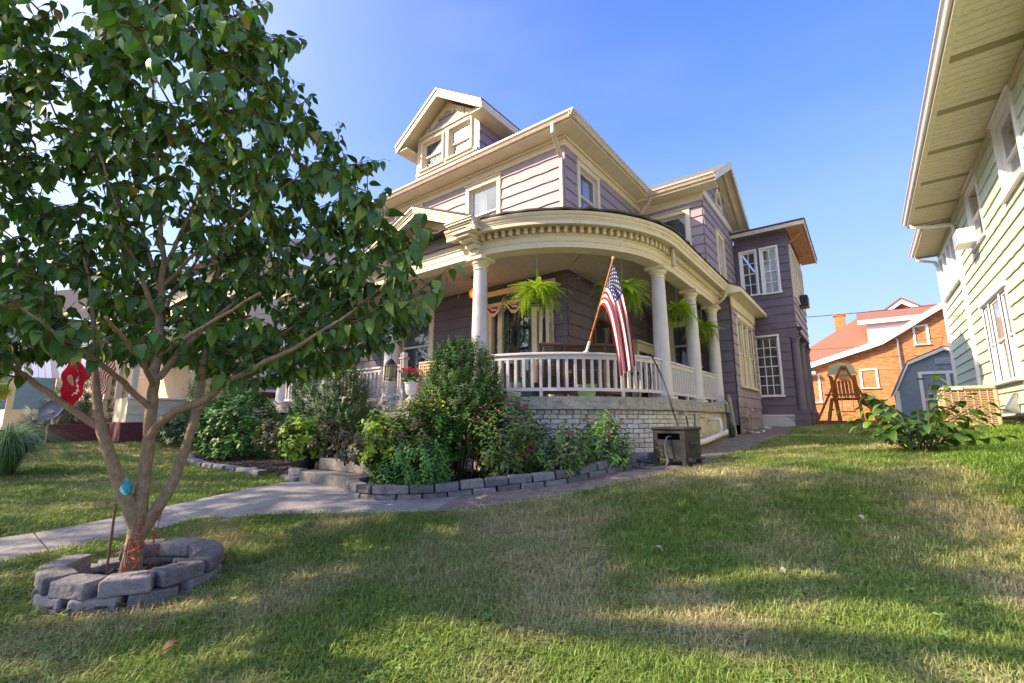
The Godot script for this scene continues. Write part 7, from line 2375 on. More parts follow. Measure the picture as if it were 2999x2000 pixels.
func yard_things():
	var st: SurfaceTool
	# hose box: dark resin cabinet, ribbed lid and sides, slot for the hose
	var yaw := -0.15
	var hb := Vector3(-2.10, gh(-2.1, -6.45) + 0.02, -6.45)
	var T := thing("hose_box", "dark grey ribbed resin hose reel box beside the brick", "hose box", hb, 0.0)
	T.rotation.y = yaw
	var bk := mat(Color.WHITE, 0.55, mottle(sr(58, 55, 52), 0.06, 0.06, 91, 128), Vector3.ONE * 2)
	st = S()
	# front (+z) panel with a slot, sides, legs
	box(st, Vector3(-0.23, 0.08, 0.20), Vector3(0.23, 0.33, 0.225), 0.004); box(st, Vector3(-0.23, 0.33, 0.20), Vector3(-0.16, 0.41, 0.225)); box(st, Vector3(0.16, 0.33, 0.20), Vector3(0.23, 0.41, 0.225)); box(st, Vector3(-0.23, 0.41, 0.20), Vector3(0.23, 0.455, 0.225), 0.004)
	part(T, "front_panel", st, bk, false)
	st = S(); box(st, Vector3(-0.23, 0.08, -0.225), Vector3(-0.205, 0.455, 0.199)); box(st, Vector3(-0.204, 0.08, -0.225), Vector3(0.204, 0.455, -0.20)); box(st, Vector3(-0.2, 0.1, -0.19), Vector3(0.2, 0.12, 0.19)); part(T, "body", st, M.black, false)
	for i in 12:
		st = S(); box(st, Vector3(0.205, 0.08, -0.224 + i * 0.0354), Vector3(0.232, 0.455, -0.224 + i * 0.0354 + 0.030), 0.006); part(T, "side_rib", st, bk, false)
	st = S(); box(st, Vector3(-0.255, 0.456, -0.25), Vector3(0.255, 0.50, 0.25), 0.015); part(T, "lid", st, bk, false)
	for sx in [-1, 1]:
		for sz in [-1, 1]:
			st = S(); box(st, Vector3(sx * 0.205 - 0.03, 0.0, sz * 0.2 - 0.03), Vector3(sx * 0.205 + 0.03, 0.079, sz * 0.2 + 0.03), 0.004); part(T, "leg", st, bk, false)
	st = S(); box(st, Vector3(0.233, 0.24, -0.12), Vector3(0.25, 0.30, 0.12), 0.006); tube(st, [Vector3(0.25, 0.27, 0.03), Vector3(0.31, 0.27, 0.03), Vector3(0.31, 0.16, 0.03), Vector3(0.36, 0.16, 0.03)], 0.012, 6); part(T, "crank", st, bk, false)
	st = S(); box(st, Vector3(0.233, 0.08, -0.20), Vector3(0.30, 0.10, 0.20), 0.004); part(T, "tray", st, bk, false)
	# hoses
	var grey := mat(sr(86, 96, 106), 0.5); var blk := mat(sr(36, 40, 38), 0.5)
	var g := func(x, z, up): return Vector3(x, gh(x, z) + up, z)
	var q0 := hb + Basis(Vector3.UP, yaw) * Vector3(0.02, 0.37, 0.19)
	var q1 := hb + Basis(Vector3.UP, yaw) * Vector3(0.0, 0.36, 0.27)
	var pts := curve_pts([q0, q1, hb + Vector3(-0.05, 0.22, 0.32), hb + Vector3(-0.02, 0.06, 0.33), g.call(-2.14, -5.98, 0.035), g.call(-2.35, -5.92, 0.035), g.call(-2.55, -6.0, 0.05), g.call(-2.72, -6.05, 0.20)])
	st = S(); tube(st, pts, 0.0125, 8); solo("garden_hose", "grey garden hose looping out of the hose box slot", "hose", st, grey)
	pts = curve_pts([g.call(-2.3, -6.22, 0.05), g.call(-2.5, -6.15, 0.09), g.call(-2.62, -5.95, 0.15), g.call(-2.75, -5.75, 0.2)])
	st = S(); tube(st, pts, 0.0125, 8); solo("garden_hose", "short black hose end lying on the block edging by the box", "hose", st, blk)
	pts = curve_pts([hb + Vector3(0.02, 0.3, -0.05), hb + Vector3(0.0, 0.52, -0.08), Vector3(-2.30, 0.15, -6.95), Vector3(-2.52, 0.62, -7.25), Vector3(-2.74, 1.02, -7.42), Vector3(-2.80, 1.07, -7.5), Vector3(-2.84, 0.98, -7.52), Vector3(-2.80, 0.7, -7.48), Vector3(-2.82, 0.5, -7.5)])
	st = S(); tube(st, pts, 0.0125, 8); solo("garden_hose", "black hose rising from the box and hooked over the porch rail", "hose", st, blk)
	# hose tap under the deck edge with its short hose
	T = thing("hose_tap", "metal hose tap with short black hose under the porch deck", "tap", Vector3(-2.62, 0.08, -8.4))
	st = S(); tube(st, [Vector3(-2.72, 0.09, -8.4), Vector3(-2.56, 0.09, -8.4)], 0.016, 8); tube(st, [Vector3(-2.57, 0.09, -8.4), Vector3(-2.545, 0.04, -8.4)], 0.014, 8); tube(st, [Vector3(-2.56, 0.09, -8.4), Vector3(-2.56, 0.13, -8.4)], 0.006, 6); lathe(st, [Vector2(0, 0.13), Vector2(0.03, 0.13), Vector2(0.03, 0.14), Vector2(0, 0.14)], Vector3(-2.56, 0, -8.4), 10); part(T, "tap", st, M.steel)
	st = S(); tube(st, curve_pts([Vector3(-2.545, 0.05, -8.4), Vector3(-2.52, -0.05, -8.38), Vector3(-2.5, -0.2, -8.32), Vector3(-2.56, -0.42, -8.2)]), 0.012, 8); part(T, "hose", st, blk)
	# conduit, meter box outline, pvc drain along the wall
	T = thing("drain_pipe_run", "white plastic drain pipe lying along the porch wall", "pipe", Vector3(-2.42, -0.45, -9.0))
	var py := func(z): return gh(-2.42, z) + 0.10
	st = S(); tube(st, [Vector3(-2.42, py.call(-7.2), -7.2), Vector3(-2.42, py.call(-9.0), -9.0), Vector3(-2.42, py.call(-10.9), -10.9)], 0.055, 14); part(T, "pipe", st, M.pvc)
	st = S(); tube(st, [Vector3(-2.42, py.call(-10.3), -10.3), Vector3(-2.42, py.call(-10.3) + 0.22, -10.3), Vector3(-2.44, py.call(-10.3) + 0.27, -10.3), Vector3(-2.50, py.call(-10.3) + 0.28, -10.3), Vector3(-2.66, py.call(-10.3) + 0.28, -10.3)], 0.04, 12); part(T, "elbow", st, M.pvc)
	T = thing("wall_conduit", "grey conduit and small hatch on the stuccoed porch wall", "conduit", Vector3(-2.6, -0.2, -9.3))
	st = S(); tube(st, [Vector3(-2.63, 0.10, -9.30), Vector3(-2.63, -0.45, -9.30)], 0.035, 10); part(T, "conduit", st, M.steel)
	st = S(); box(st, Vector3(-2.665, -0.30, -9.95), Vector3(-2.64, 0.02, -9.60), 0.004); box(st, Vector3(-2.66, 0.021, -9.97), Vector3(-2.60, 0.045, -9.58), 0.004); part(T, "hatch", st, M.stucco)
	# black garden lantern by the corner, leaning boards
	var bl := Vector3(-2.20, gh(-2.2, -10.2), -10.2)
	T = thing("garden_lantern", "small black garden lantern at the corner of the porch wall", "lantern", bl)
	st = S(); lathe(st, [Vector2(0, 0), Vector2(0.075, 0), Vector2(0.075, 0.03), Vector2(0.05, 0.05), Vector2(0.06, 0.07), Vector2(0.06, 0.20), Vector2(0.075, 0.21), Vector2(0.05, 0.26), Vector2(0.02, 0.28), Vector2(0.02, 0.31), Vector2(0, 0.31)], bl, 8); part(T, "body", st, M.black)
	T = thing("leaning_board", "grey weathered board leaning at the end of the porch wall", "board", Vector3(-2.45, -0.4, -11.6))
	st = S(); obox(st, Transform3D(Basis(Vector3(0, 0, 1), 0.07), Vector3(-2.47, 0.06, -11.55)), Vector3(0.03, 1.0, 0.16), 0.004); part(T, "board", st, mat(Color.WHITE, 0.85, mottle(sr(132, 134, 128), 0.12, 0.12, 93, 128, 0.03, Color(0, 0, 0, 0), 1, 8), Vector3.ONE * 2))
	st = S(); obox(st, Transform3D(Basis(Vector3(0, 0, 1), 0.09), Vector3(-2.40, 0.02, -11.45)), Vector3(0.02, 0.95, 0.03), 0.003); part(T, "lath", st, mat(sr(186, 178, 150), 0.8))
	# fieldstone rubble under the bay and a pink rose
	T = thing("rubble", "scattered pale rubble and mortar along the bay foundation", "rubble", Vector3(-2.3, -0.35, -12.5))
	for i in 22:
		var z := -11.9 - rng.randf() * 2.8; var x := -2.34 + rng.randf_range(-0.05, 0.35)
		var o := part(T, "stone", rough_stone(Vector3(rng.randf_range(0.05, 0.14), rng.randf_range(0.03, 0.08), rng.randf_range(0.05, 0.12)), 0.015, 800 + i, 0.01), M.stone[1] if i % 2 else M.stucco)
		o.transform = Transform3D(Basis(Vector3.UP, rng.randf() * TAU), Vector3(x, gh(x, z) + 0.02, z) - T.position)
	var rs := bush("rose_bush", "thin rose bush with one pink bloom at the bay corner", "rose", Vector3(-2.22, 0, -12.15), Vector3(0.20, 0.30, 0.25), 0.02, 60, sprig(leaf_mesh(0.05, 0.03, 0.2, 0.2, 1.0, 3), 3, 0.12, 0.3), [Color(0.10, 0.17, 0.05), Color(0.16, 0.2, 0.07)], 0.7, 1.1, {"stems": 8, "thick": 0.004, "shell": 0.3})
	st = S(); lathe(st, [Vector2(0, -0.03), Vector2(0.03, -0.02), Vector2(0.045, 0.01), Vector2(0.03, 0.03), Vector2(0, 0.02)], Vector3(-2.12, 0.20, -12.0), 10); part(rs, "bloom", st, mat(sr(232, 190, 172), 0.7))
	# solar path lights
	for q in [[-4.56, -4.02 - 0.35, "solar path light in the mulch between the plants and edging"], [-5.30, -3.86, "solar path light beside the bottom step"]]:
		var a := Vector3(q[0], gh(q[0], q[1]) + 0.07, q[1])
		T = thing("solar_light", q[2], "path light", a, 0.0, "solar lights in the flower bed")
		st = S(); tube(st, [a, a + Vector3(0, 0.17, 0)], 0.009, 8); part(T, "stake", st, mat(sr(158, 118, 92), 0.4, null, Vector3.ONE, null, 1.0, 0.6))
		st = S(); lathe(st, [Vector2(0, 0.17), Vector2(0.022, 0.17), Vector2(0.040, 0.25), Vector2(0, 0.25)], a, 14); part(T, "lens", st, mat(sr(206, 204, 178), 0.25))
		st = S(); lathe(st, [Vector2(0, 0.25), Vector2(0.048, 0.25), Vector2(0.05, 0.275), Vector2(0.035, 0.285), Vector2(0, 0.287)], a, 14); part(T, "cap", st, mat(sr(92, 74, 72), 0.4))
	# black wrought-iron plant stand
	var tb := Vector3(-4.42, gh(-4.42, -5.05) + 0.05, -5.05)
	T = thing("plant_stand", "black metal plant stand with a flat tray in the bed", "plant stand", tb)
	st = S(); box(st, tb + Vector3(-0.17, 0.56, -0.12), tb + Vector3(0.17, 0.585, 0.12), 0.008); part(T, "tray", st, M.iron)
	for k in 3:
		var a := TAU * k / 3 + 0.5
		st = S(); tube(st, curve_pts([tb + Vector3(cos(a) * 0.16, -0.03, sin(a) * 0.16), tb + Vector3(cos(a) * 0.07, 0.16, sin(a) * 0.07), tb + Vector3(cos(a) * 0.04, 0.36, sin(a) * 0.04), tb + Vector3(cos(a) * 0.12, 0.56, sin(a) * 0.10)]), 0.009, 6); part(T, "leg", st, M.iron)
	# in the tree ring: iron rod with a ring, blue bird, red creeper
	var rd := Vector3(-4.07, gh(-4.07, -0.92) + 0.08, -0.92)
	T = thing("iron_rod", "rusty iron rod with a ring top beside the dogwood trunk", "garden stake", rd)
	st = S(); tube(st, [rd, rd + Vector3(0, 0.50, 0)], 0.0075, 7); part(T, "rod", st, mat(sr(110, 74, 58), 0.8))
	st = S()
	var rp := []
	for k in 13: rp.append(rd + Vector3(cos(TAU * k / 12) * 0.018, 0.52 + sin(TAU * k / 12) * 0.018, 0))
	tube(st, rp, 0.005, 6, false); part(T, "ring", st, mat(sr(96, 70, 58), 0.8))
	var bd := Vector3(-4.24, -0.50, -1.0)
	T = thing("blue_bird", "glossy turquoise ceramic bird in the fork of the dogwood", "ornament", bd)
	var tq := mat(Color.WHITE, 0.15, mottle(sr(62, 158, 178), 0.15, 0.12, 95, 128, 0.05, Color(0.75, 0.9, 0.9, 0.4)), Vector3.ONE * 9)
	st = S(); tube(st, [bd + Vector3(0.045, -0.035, 0.0), bd + Vector3(0.03, -0.02, 0), bd + Vector3(0.012, 0.0, 0), bd + Vector3(-0.008, 0.025, 0), bd + Vector3(-0.018, 0.05, 0), bd + Vector3(-0.022, 0.07, 0), bd + Vector3(-0.023, 0.085, 0)], [0.006, 0.026, 0.038, 0.036, 0.025, 0.024, 0.006], 14); part(T, "body", st, tq)
	st = S(); tube(st, [bd + Vector3(-0.04, 0.066, 0.01), bd + Vector3(-0.06, 0.06, 0.015)], [0.008, 0.002], 6); part(T, "beak", st, tq)
	T = thing("red_creeper", "red-leaved creeper climbing the base of the dogwood trunk", "vine", Vector3(-4.2, -1.02, -1.15))
	var r := RandomNumberGenerator.new(); r.seed = 66
	var lm := leaf_mesh(0.06, 0.036, 0.15, 0.3, 1.0, 4)
	var reds := [mat(sr(186, 66, 56), 0.55), mat(sr(206, 96, 72), 0.55), mat(sr(150, 70, 48), 0.55)]
	for k in 7:
		var x := -4.22 + r.randf_range(-0.09, 0.20); var z := -1.12 + r.randf_range(-0.16, 0.14)
		var h := r.randf_range(0.25, 0.62)
		var p0 := Vector3(x, gh(x, z) + 0.08, z); var p1 := p0 + Vector3(r.randf_range(-0.06, 0.08), h, r.randf_range(-0.06, 0.06))
		st = S(); tube(st, [p0, p0.lerp(p1, 0.5) + Vector3(0.02, 0, 0.02), p1], 0.003, 5); part(T, "stem", st, mat(sr(136, 92, 62), 0.8))
		for i in 6:
			var p := p0.lerp(p1, 0.3 + 0.7 * i / 5.0)
			var o := part(T, "leaf", lm, reds[r.randi() % 3])
			o.transform = aim(Vector3(r.randf_range(-1, 1), r.randf_range(-0.4, 0.4), r.randf_range(-1, 1)), Vector3.UP, p - T.position, r.randf_range(0.6, 1.1))

# ---------------------------------------------------------------- the houses next door and behind
func green_house():
	var X := Vector3.RIGHT; var Z := Vector3.BACK; var U := Vector3.UP
	var gx := 2.5; var st: SurfaceTool
	M.green = mat(Color.WHITE, 0.6, mottle(sr(206, 216, 192), 0.03, 0.03, 101, 256, 0.012, Color(0, 0, 0, 0), 1, 16), Vector3(1, 0.5, 1))
	M.soff = mat(Color.WHITE, 0.6, mottle(sr(206, 200, 170), 0.03, 0.03, 102, 256, 0.015, Color(0.62, 0.60, 0.46, 0.3)), Vector3.ONE)
	var H := thing("green_house", "pale green sided house with deep boarded eaves at the right", "house", Vector3(5.0, -0.3, -12.0))
	var z0 := -4.0; var z1 := -20.6; var y0 := 0.02
	# wall that faces us: u runs from the front towards the back, seen from the left the right hand is the front
	var O := Vector3(gx, y0, z1); var W := z0 - z1
	var f := func(z): return z - z1
	var tri_w := [f.call(-15.45), 0.80 - y0, 2.5, 1.92]
	var upw := [f.call(-15.2), 4.0 - y0, 1.42, 1.5]
	var upw2 := [f.call(-11.9), 4.0 - y0, 1.42, 1.5]
	var band := [f.call(-20.3), 3.83 - y0, 3.2, 1.40]
	var open := [[tri_w[0] + 0.1, tri_w[1], tri_w[0] + tri_w[2] - 0.1, tri_w[1] + tri_w[3] - 0.1], hole(upw[0], upw[1], upw[2], upw[3]), hole(upw2[0], upw2[1], upw2[2], upw2[3]), [band[0], band[1], band[0] + band[2], band[1] + band[3]]]
	st = S(); wall_sheet(st, O, Z, -X, W, 5.56, open)
	var w := part(H, "side_wall", st, M.green)
	var covs := [[tri_w[0], tri_w[1] - 0.05, tri_w[0] + tri_w[2], tri_w[1] + tri_w[3] + 0.05], cov(upw[0], upw[1], upw[2], upw[3]), cov(upw2[0], upw2[1], upw2[2], upw2[3]), [band[0], band[1], band[0] + band[2], band[1] + band[3]]]
	siding(w, O, Z, -X, W, 5.56, covs, M.green, 0.27)
	# triple window with white casings
	st = S()
	for u in [0.0, 0.66, 1.72, 2.37]: lbox(st, O, Z, -X, Vector3(tri_w[0] + u, tri_w[1], 0.0), Vector3(tri_w[0] + u + 0.13, tri_w[1] + tri_w[3] - 0.1, 0.028), 0.006)
	lbox(st, O, Z, -X, Vector3(tri_w[0] - 0.02, tri_w[1] + tri_w[3] - 0.0995, 0), Vector3(tri_w[0] + tri_w[2] + 0.02, tri_w[1] + tri_w[3] + 0.04, 0.07), 0.008)
	lbox(st, O, Z, -X, Vector3(tri_w[0] - 0.04, tri_w[1] - 0.07, 0), Vector3(tri_w[0] + tri_w[2] + 0.04, tri_w[1] - 0.001, 0.12), 0.01)
	part(w, "window_casing", st, M.whitep)
	for q in [[0.13, 0.53], [0.79, 0.93], [1.85, 0.52]]: window(H, O, Z, -X, tri_w[0] + q[0] - 0.05, tri_w[1], q[1] + 0.1, tri_w[3] - 0.08, {"trim": 0.05, "head": 0.05, "cap": false, "mat": M.whitep, "sash": M.whitep, "curtain": "full", "curtain_mat": mat(sr(206, 190, 172), 0.9), "flush": 0.035})
	window(H, O, Z, -X, upw[0], upw[1], upw[2], upw[3], {"mat": M.whitep, "sash": M.whitep, "curtain": "none", "flush": 0.03})
	window(H, O, Z, -X, upw2[0], upw2[1], upw2[2], upw2[3], {"mat": M.whitep, "sash": M.whitep, "curtain": "none"})
	# row of sleeping-porch windows near the back corner
	for i in 4: window(H, O, Z, -X, band[0] + i * 0.8, band[1], 0.8, band[3], {"trim": 0.07, "head": 0.07, "cap": false, "mat": M.whitep, "sash": M.whitep, "curtain": "none"})
	# front, back and far walls, floors
	st = S(); box(st, Vector3(gx, y0, z1 - 0.15), Vector3(9.5, 5.56, z1)); box(st, Vector3(gx, y0, z0), Vector3(9.5, 5.56, z0 + 0.15)); box(st, Vector3(9.35, y0, z1), Vector3(9.5, 5.56, z0)); box(st, Vector3(gx + 0.2, 2.95, z1), Vector3(9.3, 3.15, z0)); box(st, Vector3(gx + 0.2, 5.4, z1), Vector3(9.3, 5.5, z0)); part(H, "back_wall", st, M.green)
	st = S(); box(st, Vector3(5.0, 0.1, z1 + 0.1), Vector3(5.1, 5.4, z0 - 0.1)); part(H, "inner_wall", st, M.room)
	st = S(); box(st, Vector3(gx + 0.05, -0.9, z1 - 0.1), Vector3(9.4, y0 - 0.001, z0 + 0.1)); part(H, "foundation", st, M.oldwalk)
	# deep eaves: soffit boards run across, every tenth one vented and darker
	var sof := holder(H, "soffit")
	var zc := -17.05
	var i := 0
	var z := zc
	var vent := mat(sr(140, 134, 98), 0.7)
	var bs := S(); box(bs, Vector3(-0.43, 0, 0.005), Vector3(0.43, 0.02, 0.175), 0.006); var bm := bs.commit()
	while z < z0 + 0.5:
		var o := part(sof, "soffit_board", bm, vent if i % 9 in [7] else M.soff)
		o.position = Vector3(gx - 0.47, 5.56, z)
		z += 0.18; i += 1
	z = -20.4
	while z < zc - 0.2:
		var o := part(sof, "soffit_board", bm, M.soff)
		o.transform = Transform3D(Basis().scaled(Vector3(0.66, 1, 1)), Vector3(gx - 0.30, 5.48, z))
		z += 0.18
	st = S()
	box(st, Vector3(gx - 0.99, 5.50, zc - 0.03), Vector3(gx - 0.905, 5.585, z0 + 0.5), 0.006); box(st, Vector3(gx - 0.045, 5.40, zc), Vector3(gx - 0.001, 5.559, z0), 0.006); box(st, Vector3(gx - 0.99, 5.50, zc - 0.06), Vector3(gx, 5.70, zc - 0.031), 0.006); part(H, "frieze", st, M.soff)
	st = S()
	box(st, Vector3(gx - 0.64, 5.42, -20.45), Vector3(gx - 0.585, 5.50, zc - 0.07), 0.006); box(st, Vector3(gx - 0.64, 5.42, -20.48), Vector3(gx, 5.62, -20.451), 0.006); part(H, "rear_frieze", st, M.soff)
	gutter(H, Vector3(gx - 0.992, 5.58, z0 + 0.5), Vector3(gx - 0.992, 5.58, zc - 0.06), -X, M.whitep)
	gutter(H, Vector3(gx - 0.642, 5.50, zc - 0.08), Vector3(gx - 0.642, 5.50, -20.48), -X, M.whitep)
	st = S()
	slabpoly(st, [Vector3(gx - 1.1, 5.70, z0 + 0.6), Vector3(gx - 1.1, 5.70, zc - 0.06), Vector3(6.0, 7.9, zc - 0.06), Vector3(6.0, 7.9, z0 + 0.6)], Vector3(0, 0.04, 0)); slabpoly(st, [Vector3(10.4, 5.70, z0 + 0.6), Vector3(10.4, 5.70, zc - 0.06), Vector3(6.0, 7.9, zc - 0.06), Vector3(6.0, 7.9, z0 + 0.6)], Vector3(0, 0.04, 0))
	slabpoly(st, [Vector3(gx - 0.75, 5.62, zc - 0.06), Vector3(gx - 0.75, 5.62, -20.5), Vector3(6.0, 7.6, -20.5), Vector3(6.0, 7.6, zc - 0.06)], Vector3(0, 0.04, 0))
	part(H, "roof", st, M.roofedge)
	pipe(H, "downspout", [Vector3(gx - 0.95, 5.55, -16.75), Vector3(gx - 0.90, 5.38, -16.75), Vector3(gx - 0.10, 5.25, -16.72), Vector3(gx - 0.06, 5.05, -16.7), Vector3(gx - 0.06, 0.1, -16.9)], 0.085, M.whitep)
	pipe(H, "downspout", [Vector3(gx - 0.62, 5.48, -20.3), Vector3(gx - 0.55, 5.32, -20.3), Vector3(gx - 0.12, 5.22, -20.45), Vector3(gx - 0.06, 5.05, -20.5), Vector3(gx - 0.06, 0.1, -20.55)], 0.085, M.whitep)
	# window air conditioner upstairs, dryer hood, spotlight
	var T := thing("window_air_conditioner", "white window air conditioner on the upper wall of the green house", "air conditioner", Vector3(2.2, 4.0, -14.6))
	st = S(); box(st, Vector3(2.12, 4.02, -14.95), Vector3(2.445, 4.38, -14.35), 0.015); part(T, "case", st, M.whitep)
	for k in 7:
		st = S(); box(st, Vector3(2.116, 4.06 + k * 0.042, -14.90), Vector3(2.119, 4.075 + k * 0.042, -14.62)); part(T, "vent_slot", st, M.steel)
	st = S(); box(st, Vector3(2.115, 4.12, -14.55), Vector3(2.119, 4.30, -14.40)); part(T, "panel", st, mat(sr(120, 160, 190), 0.3))
	st = S(); box(st, Vector3(2.40, 2.94, -18.02), Vector3(2.47, 3.05, -17.92), 0.01); tube(st, [Vector3(2.42, 2.98, -17.97), Vector3(2.30, 2.90, -17.92)], [0.03, 0.055], 10); tube(st, [Vector3(2.44, 3.05, -17.97), Vector3(2.42, 3.14, -17.97)], 0.015, 8)
	solo("wall_spotlight", "small cream spotlight on the green wall between the downspouts", "light", st, M.soff)
	st = S(); slabpoly(st, [Vector3(2.47, 0.52, -13.85), Vector3(2.47, 0.10, -13.85), Vector3(2.24, 0.10, -13.85)], Vector3(0, 0, 0.30)); solo("vent_hood", "grey sheet-metal vent hood low on the green wall", "vent hood", st, M.steel)
	# condenser unit: louvred cage with rounded top
	var c := Vector3(1.62, gh(1.62, -12.75), -12.75)
	T = thing("air_conditioner_unit", "tan louvred outdoor air conditioner beside the green house", "air conditioner", c)
	var tan_ := mat(sr(190, 160, 132), 0.5)
	st = S(); box(st, c + Vector3(-0.37, 0.02, -0.37), c + Vector3(0.37, 0.08, 0.37), 0.01); part(T, "base_pan", st, tan_)
	st = S(); box(st, c + Vector3(-0.385, 0.70, -0.385), c + Vector3(0.385, 0.80, 0.385), 0.045); part(T, "lid", st, tan_)
	st = S(); box(st, c + Vector3(-0.33, 0.08, -0.33), c + Vector3(0.33, 0.70, 0.33)); part(T, "coil", st, mat(sr(92, 70, 54), 0.8))
	for side in 4:
		var tr := Transform3D(Basis(Vector3.UP, side * PI / 2), c)
		for k in 19:
			st = S(); obox(st, tr * Transform3D(Basis(Vector3.RIGHT, 0.35), Vector3(0, 0.105 + k * 0.0315, 0.362)), Vector3(0.74, 0.014, 0.022)); part(T, "louvre", st, tan_)
		for k in 8:
			st = S(); obox(st, tr * Transform3D(Basis(), Vector3(-0.35 + k * 0.1, 0.39, 0.37)), Vector3(0.016, 0.63, 0.016)); part(T, "upright", st, tan_)
		st = S(); obox(st, tr * Transform3D(Basis(Vector3.UP, PI / 4), Vector3(-0.36, 0.39, 0.36)), Vector3(0.06, 0.64, 0.05), 0.01); part(T, "corner_post", st, tan_)
	st = S(); box(st, c + Vector3(-0.30, 0.722, 0.3855), c + Vector3(-0.06, 0.775, 0.3875)); part(T, "badge", st, mat(sr(52, 58, 110), 0.4))
	st = S(); box(st, c + Vector3(-0.24, 0.732, 0.388), c + Vector3(-0.075, 0.765, 0.3895)); part(T, "badge_text", st, M.whitep)
	st = S(); tube(st, [Vector3(2.0, 0.0, -12.5), Vector3(2.3, 0.06, -12.2), Vector3(2.46, 0.12, -12.0)], 0.03, 8); part(T, "line_set", st, M.black)

func back_yard():
	var st: SurfaceTool
	var X := Vector3.RIGHT; var Z := Vector3.BACK; var U := Vector3.UP
	# timber edging at the end of the lawn
	st = S(); box(st, Vector3(-1.6, -0.35, -17.3), Vector3(2.2, -0.06, -17.15), 0.01); solo("timber_edging", "low brown timber along the back end of the lawn", "edging", st, mat(Color.WHITE, 0.9, mottle(sr(112, 88, 70), 0.15, 0.15, 111), Vector3.ONE * 2))
	# ----- orange brick house behind
	var bt := brick_texture()
	M.obrick = mat(Color.WHITE, 0.85, bt, Vector3(0.52, 0.52, 0.52))
	var rr := mat(Color.WHITE, 0.95, mottle(sr(140, 96, 80), 0.08, 0.16, 112, 256, 0.06), Vector3(1.6, 1.6, 1.6))
	var z := -31.0
	var H := thing("brick_house", "orange brick house with brown roof and white trim behind the yards", "house", Vector3(2.0, -0.2, -34.0))
	# gabled wall facing us: eave at the left, rake rising to the right
	var O := Vector3(-2.5, -0.3, z)
	st = S()
	slabpoly(st, [Vector3(-2.5, -0.4, z), Vector3(-2.5, 2.75, z), Vector3(0.88, 3.75, z), Vector3(5.4, 6.6, z), Vector3(9.5, 4.0, z), Vector3(9.5, -0.4, z)], Vector3(0, 0, -0.3))
	part(H, "gable_wall", st, M.obrick)
	st = S(); box(st, Vector3(-2.5, -0.4, z - 9.0), Vector3(-2.2, 2.75, z - 0.31)); part(H, "side_wall", st, M.obrick)
	# roof planes: the long left slope seen from below the ridge, main ridge far behind
	st = S()
	slabpoly(st, [Vector3(-3.0, 2.72, z + 0.35), Vector3(1.0, 3.98, z + 0.35), Vector3(5.4, 6.78, z + 0.35), Vector3(5.4, 6.78, z - 1.5), Vector3(1.0, 3.98, z - 1.5), Vector3(-3.0, 2.72, z - 1.5)], Vector3(0, 0.12, 0))
	var rf := part(H, "front_roof", st, rr)
	st = S()
	slabpoly(st, [Vector3(-4.6, 2.65, z - 1.0), Vector3(0.8, 6.6, z - 5.0), Vector3(0.8, 6.6, z - 9.0), Vector3(-4.6, 2.65, z - 9.0)], Vector3(0, 0.1, 0))
	slabpoly(st, [Vector3(-4.6, 2.65, z - 1.0), Vector3(0.8, 6.6, z - 5.0), Vector3(6.0, 6.6, z - 5.0), Vector3(6.0, 3.2, z - 0.4)], Vector3(0, 0.1, 0))
	part(H, "main_roof", st, rr)
	# white rake boards
	st = S()
	slabpoly(st, [Vector3(-3.0, 2.86, z + 0.36), Vector3(1.0, 4.12, z + 0.36), Vector3(5.4, 6.92, z + 0.36), Vector3(5.4, 6.62, z + 0.36), Vector3(1.05, 3.84, z + 0.36), Vector3(-3.0, 2.58, z + 0.36)], Vector3(0, 0, -0.08))
	box(st, Vector3(-3.2, 2.45, z - 0.3), Vector3(-2.0, 2.62, z + 0.42), 0.02); box(st, Vector3(-1.2, 2.35, z + 0.02), Vector3(-0.9, 2.9, z + 0.42), 0.02)
	part(H, "rake_board", st, M.whitep)
	# shed dormer and small front gable on the roof
	st = S()
	box(st, Vector3(0.55, 4.0, z - 2.4), Vector3(3.3, 5.35, z - 1.6)); part(H, "dormer_wall", st, M.whitep)
	st = S(); slabpoly(st, [Vector3(0.15, 5.32, z - 1.3), Vector3(3.6, 5.32, z - 1.3), Vector3(3.6, 6.3, z - 4.0), Vector3(0.15, 6.3, z - 4.0)], Vector3(0, 0.16, 0)); part(H, "dormer_roof", st, rr)
	st = S(); box(st, Vector3(0.15, 5.28, z - 1.34), Vector3(3.6, 5.52, z - 1.28)); part(H, "dormer_fascia", st, M.whitep)
	st = S(); slabpoly(st, [Vector3(1.2, 6.1, z - 5.0), Vector3(2.4, 7.0, z - 5.0), Vector3(3.7, 6.1, z - 5.0)], Vector3(0, 0, -0.4)); part(H, "small_gable", st, M.obrick)
	st = S()
	for s in [-1.0, 1.0]: slabpoly(st, [Vector3(2.4, 7.15, z - 4.7), Vector3(2.4 + s * 1.5, 6.05, z - 4.7), Vector3(2.4 + s * 1.5, 5.8, z - 4.7), Vector3(2.4, 6.9, z - 4.7)], Vector3(0, 0, -0.25))
	part(H, "gable_trim", st, M.whitep)
	st = S()
	for s in [-1.0, 1.0]: slabpoly(st, [Vector3(2.4, 7.18, z - 4.65), Vector3(2.4 + s * 1.55, 6.03, z - 4.65), Vector3(2.4 + s * 1.55, 6.03, z - 8.0), Vector3(2.4, 7.18, z - 8.0)], Vector3(0, 0.1, 0))
	part(H, "gable_roof", st, rr)
	st = S(); box(st, Vector3(-1.05, 3.5, z - 6.4), Vector3(-0.45, 6.75, z - 5.8)); box(st, Vector3(-1.1, 6.75, z - 6.45), Vector3(-0.4, 6.9, z - 5.75)); part(H, "chimney", st, M.obrick)
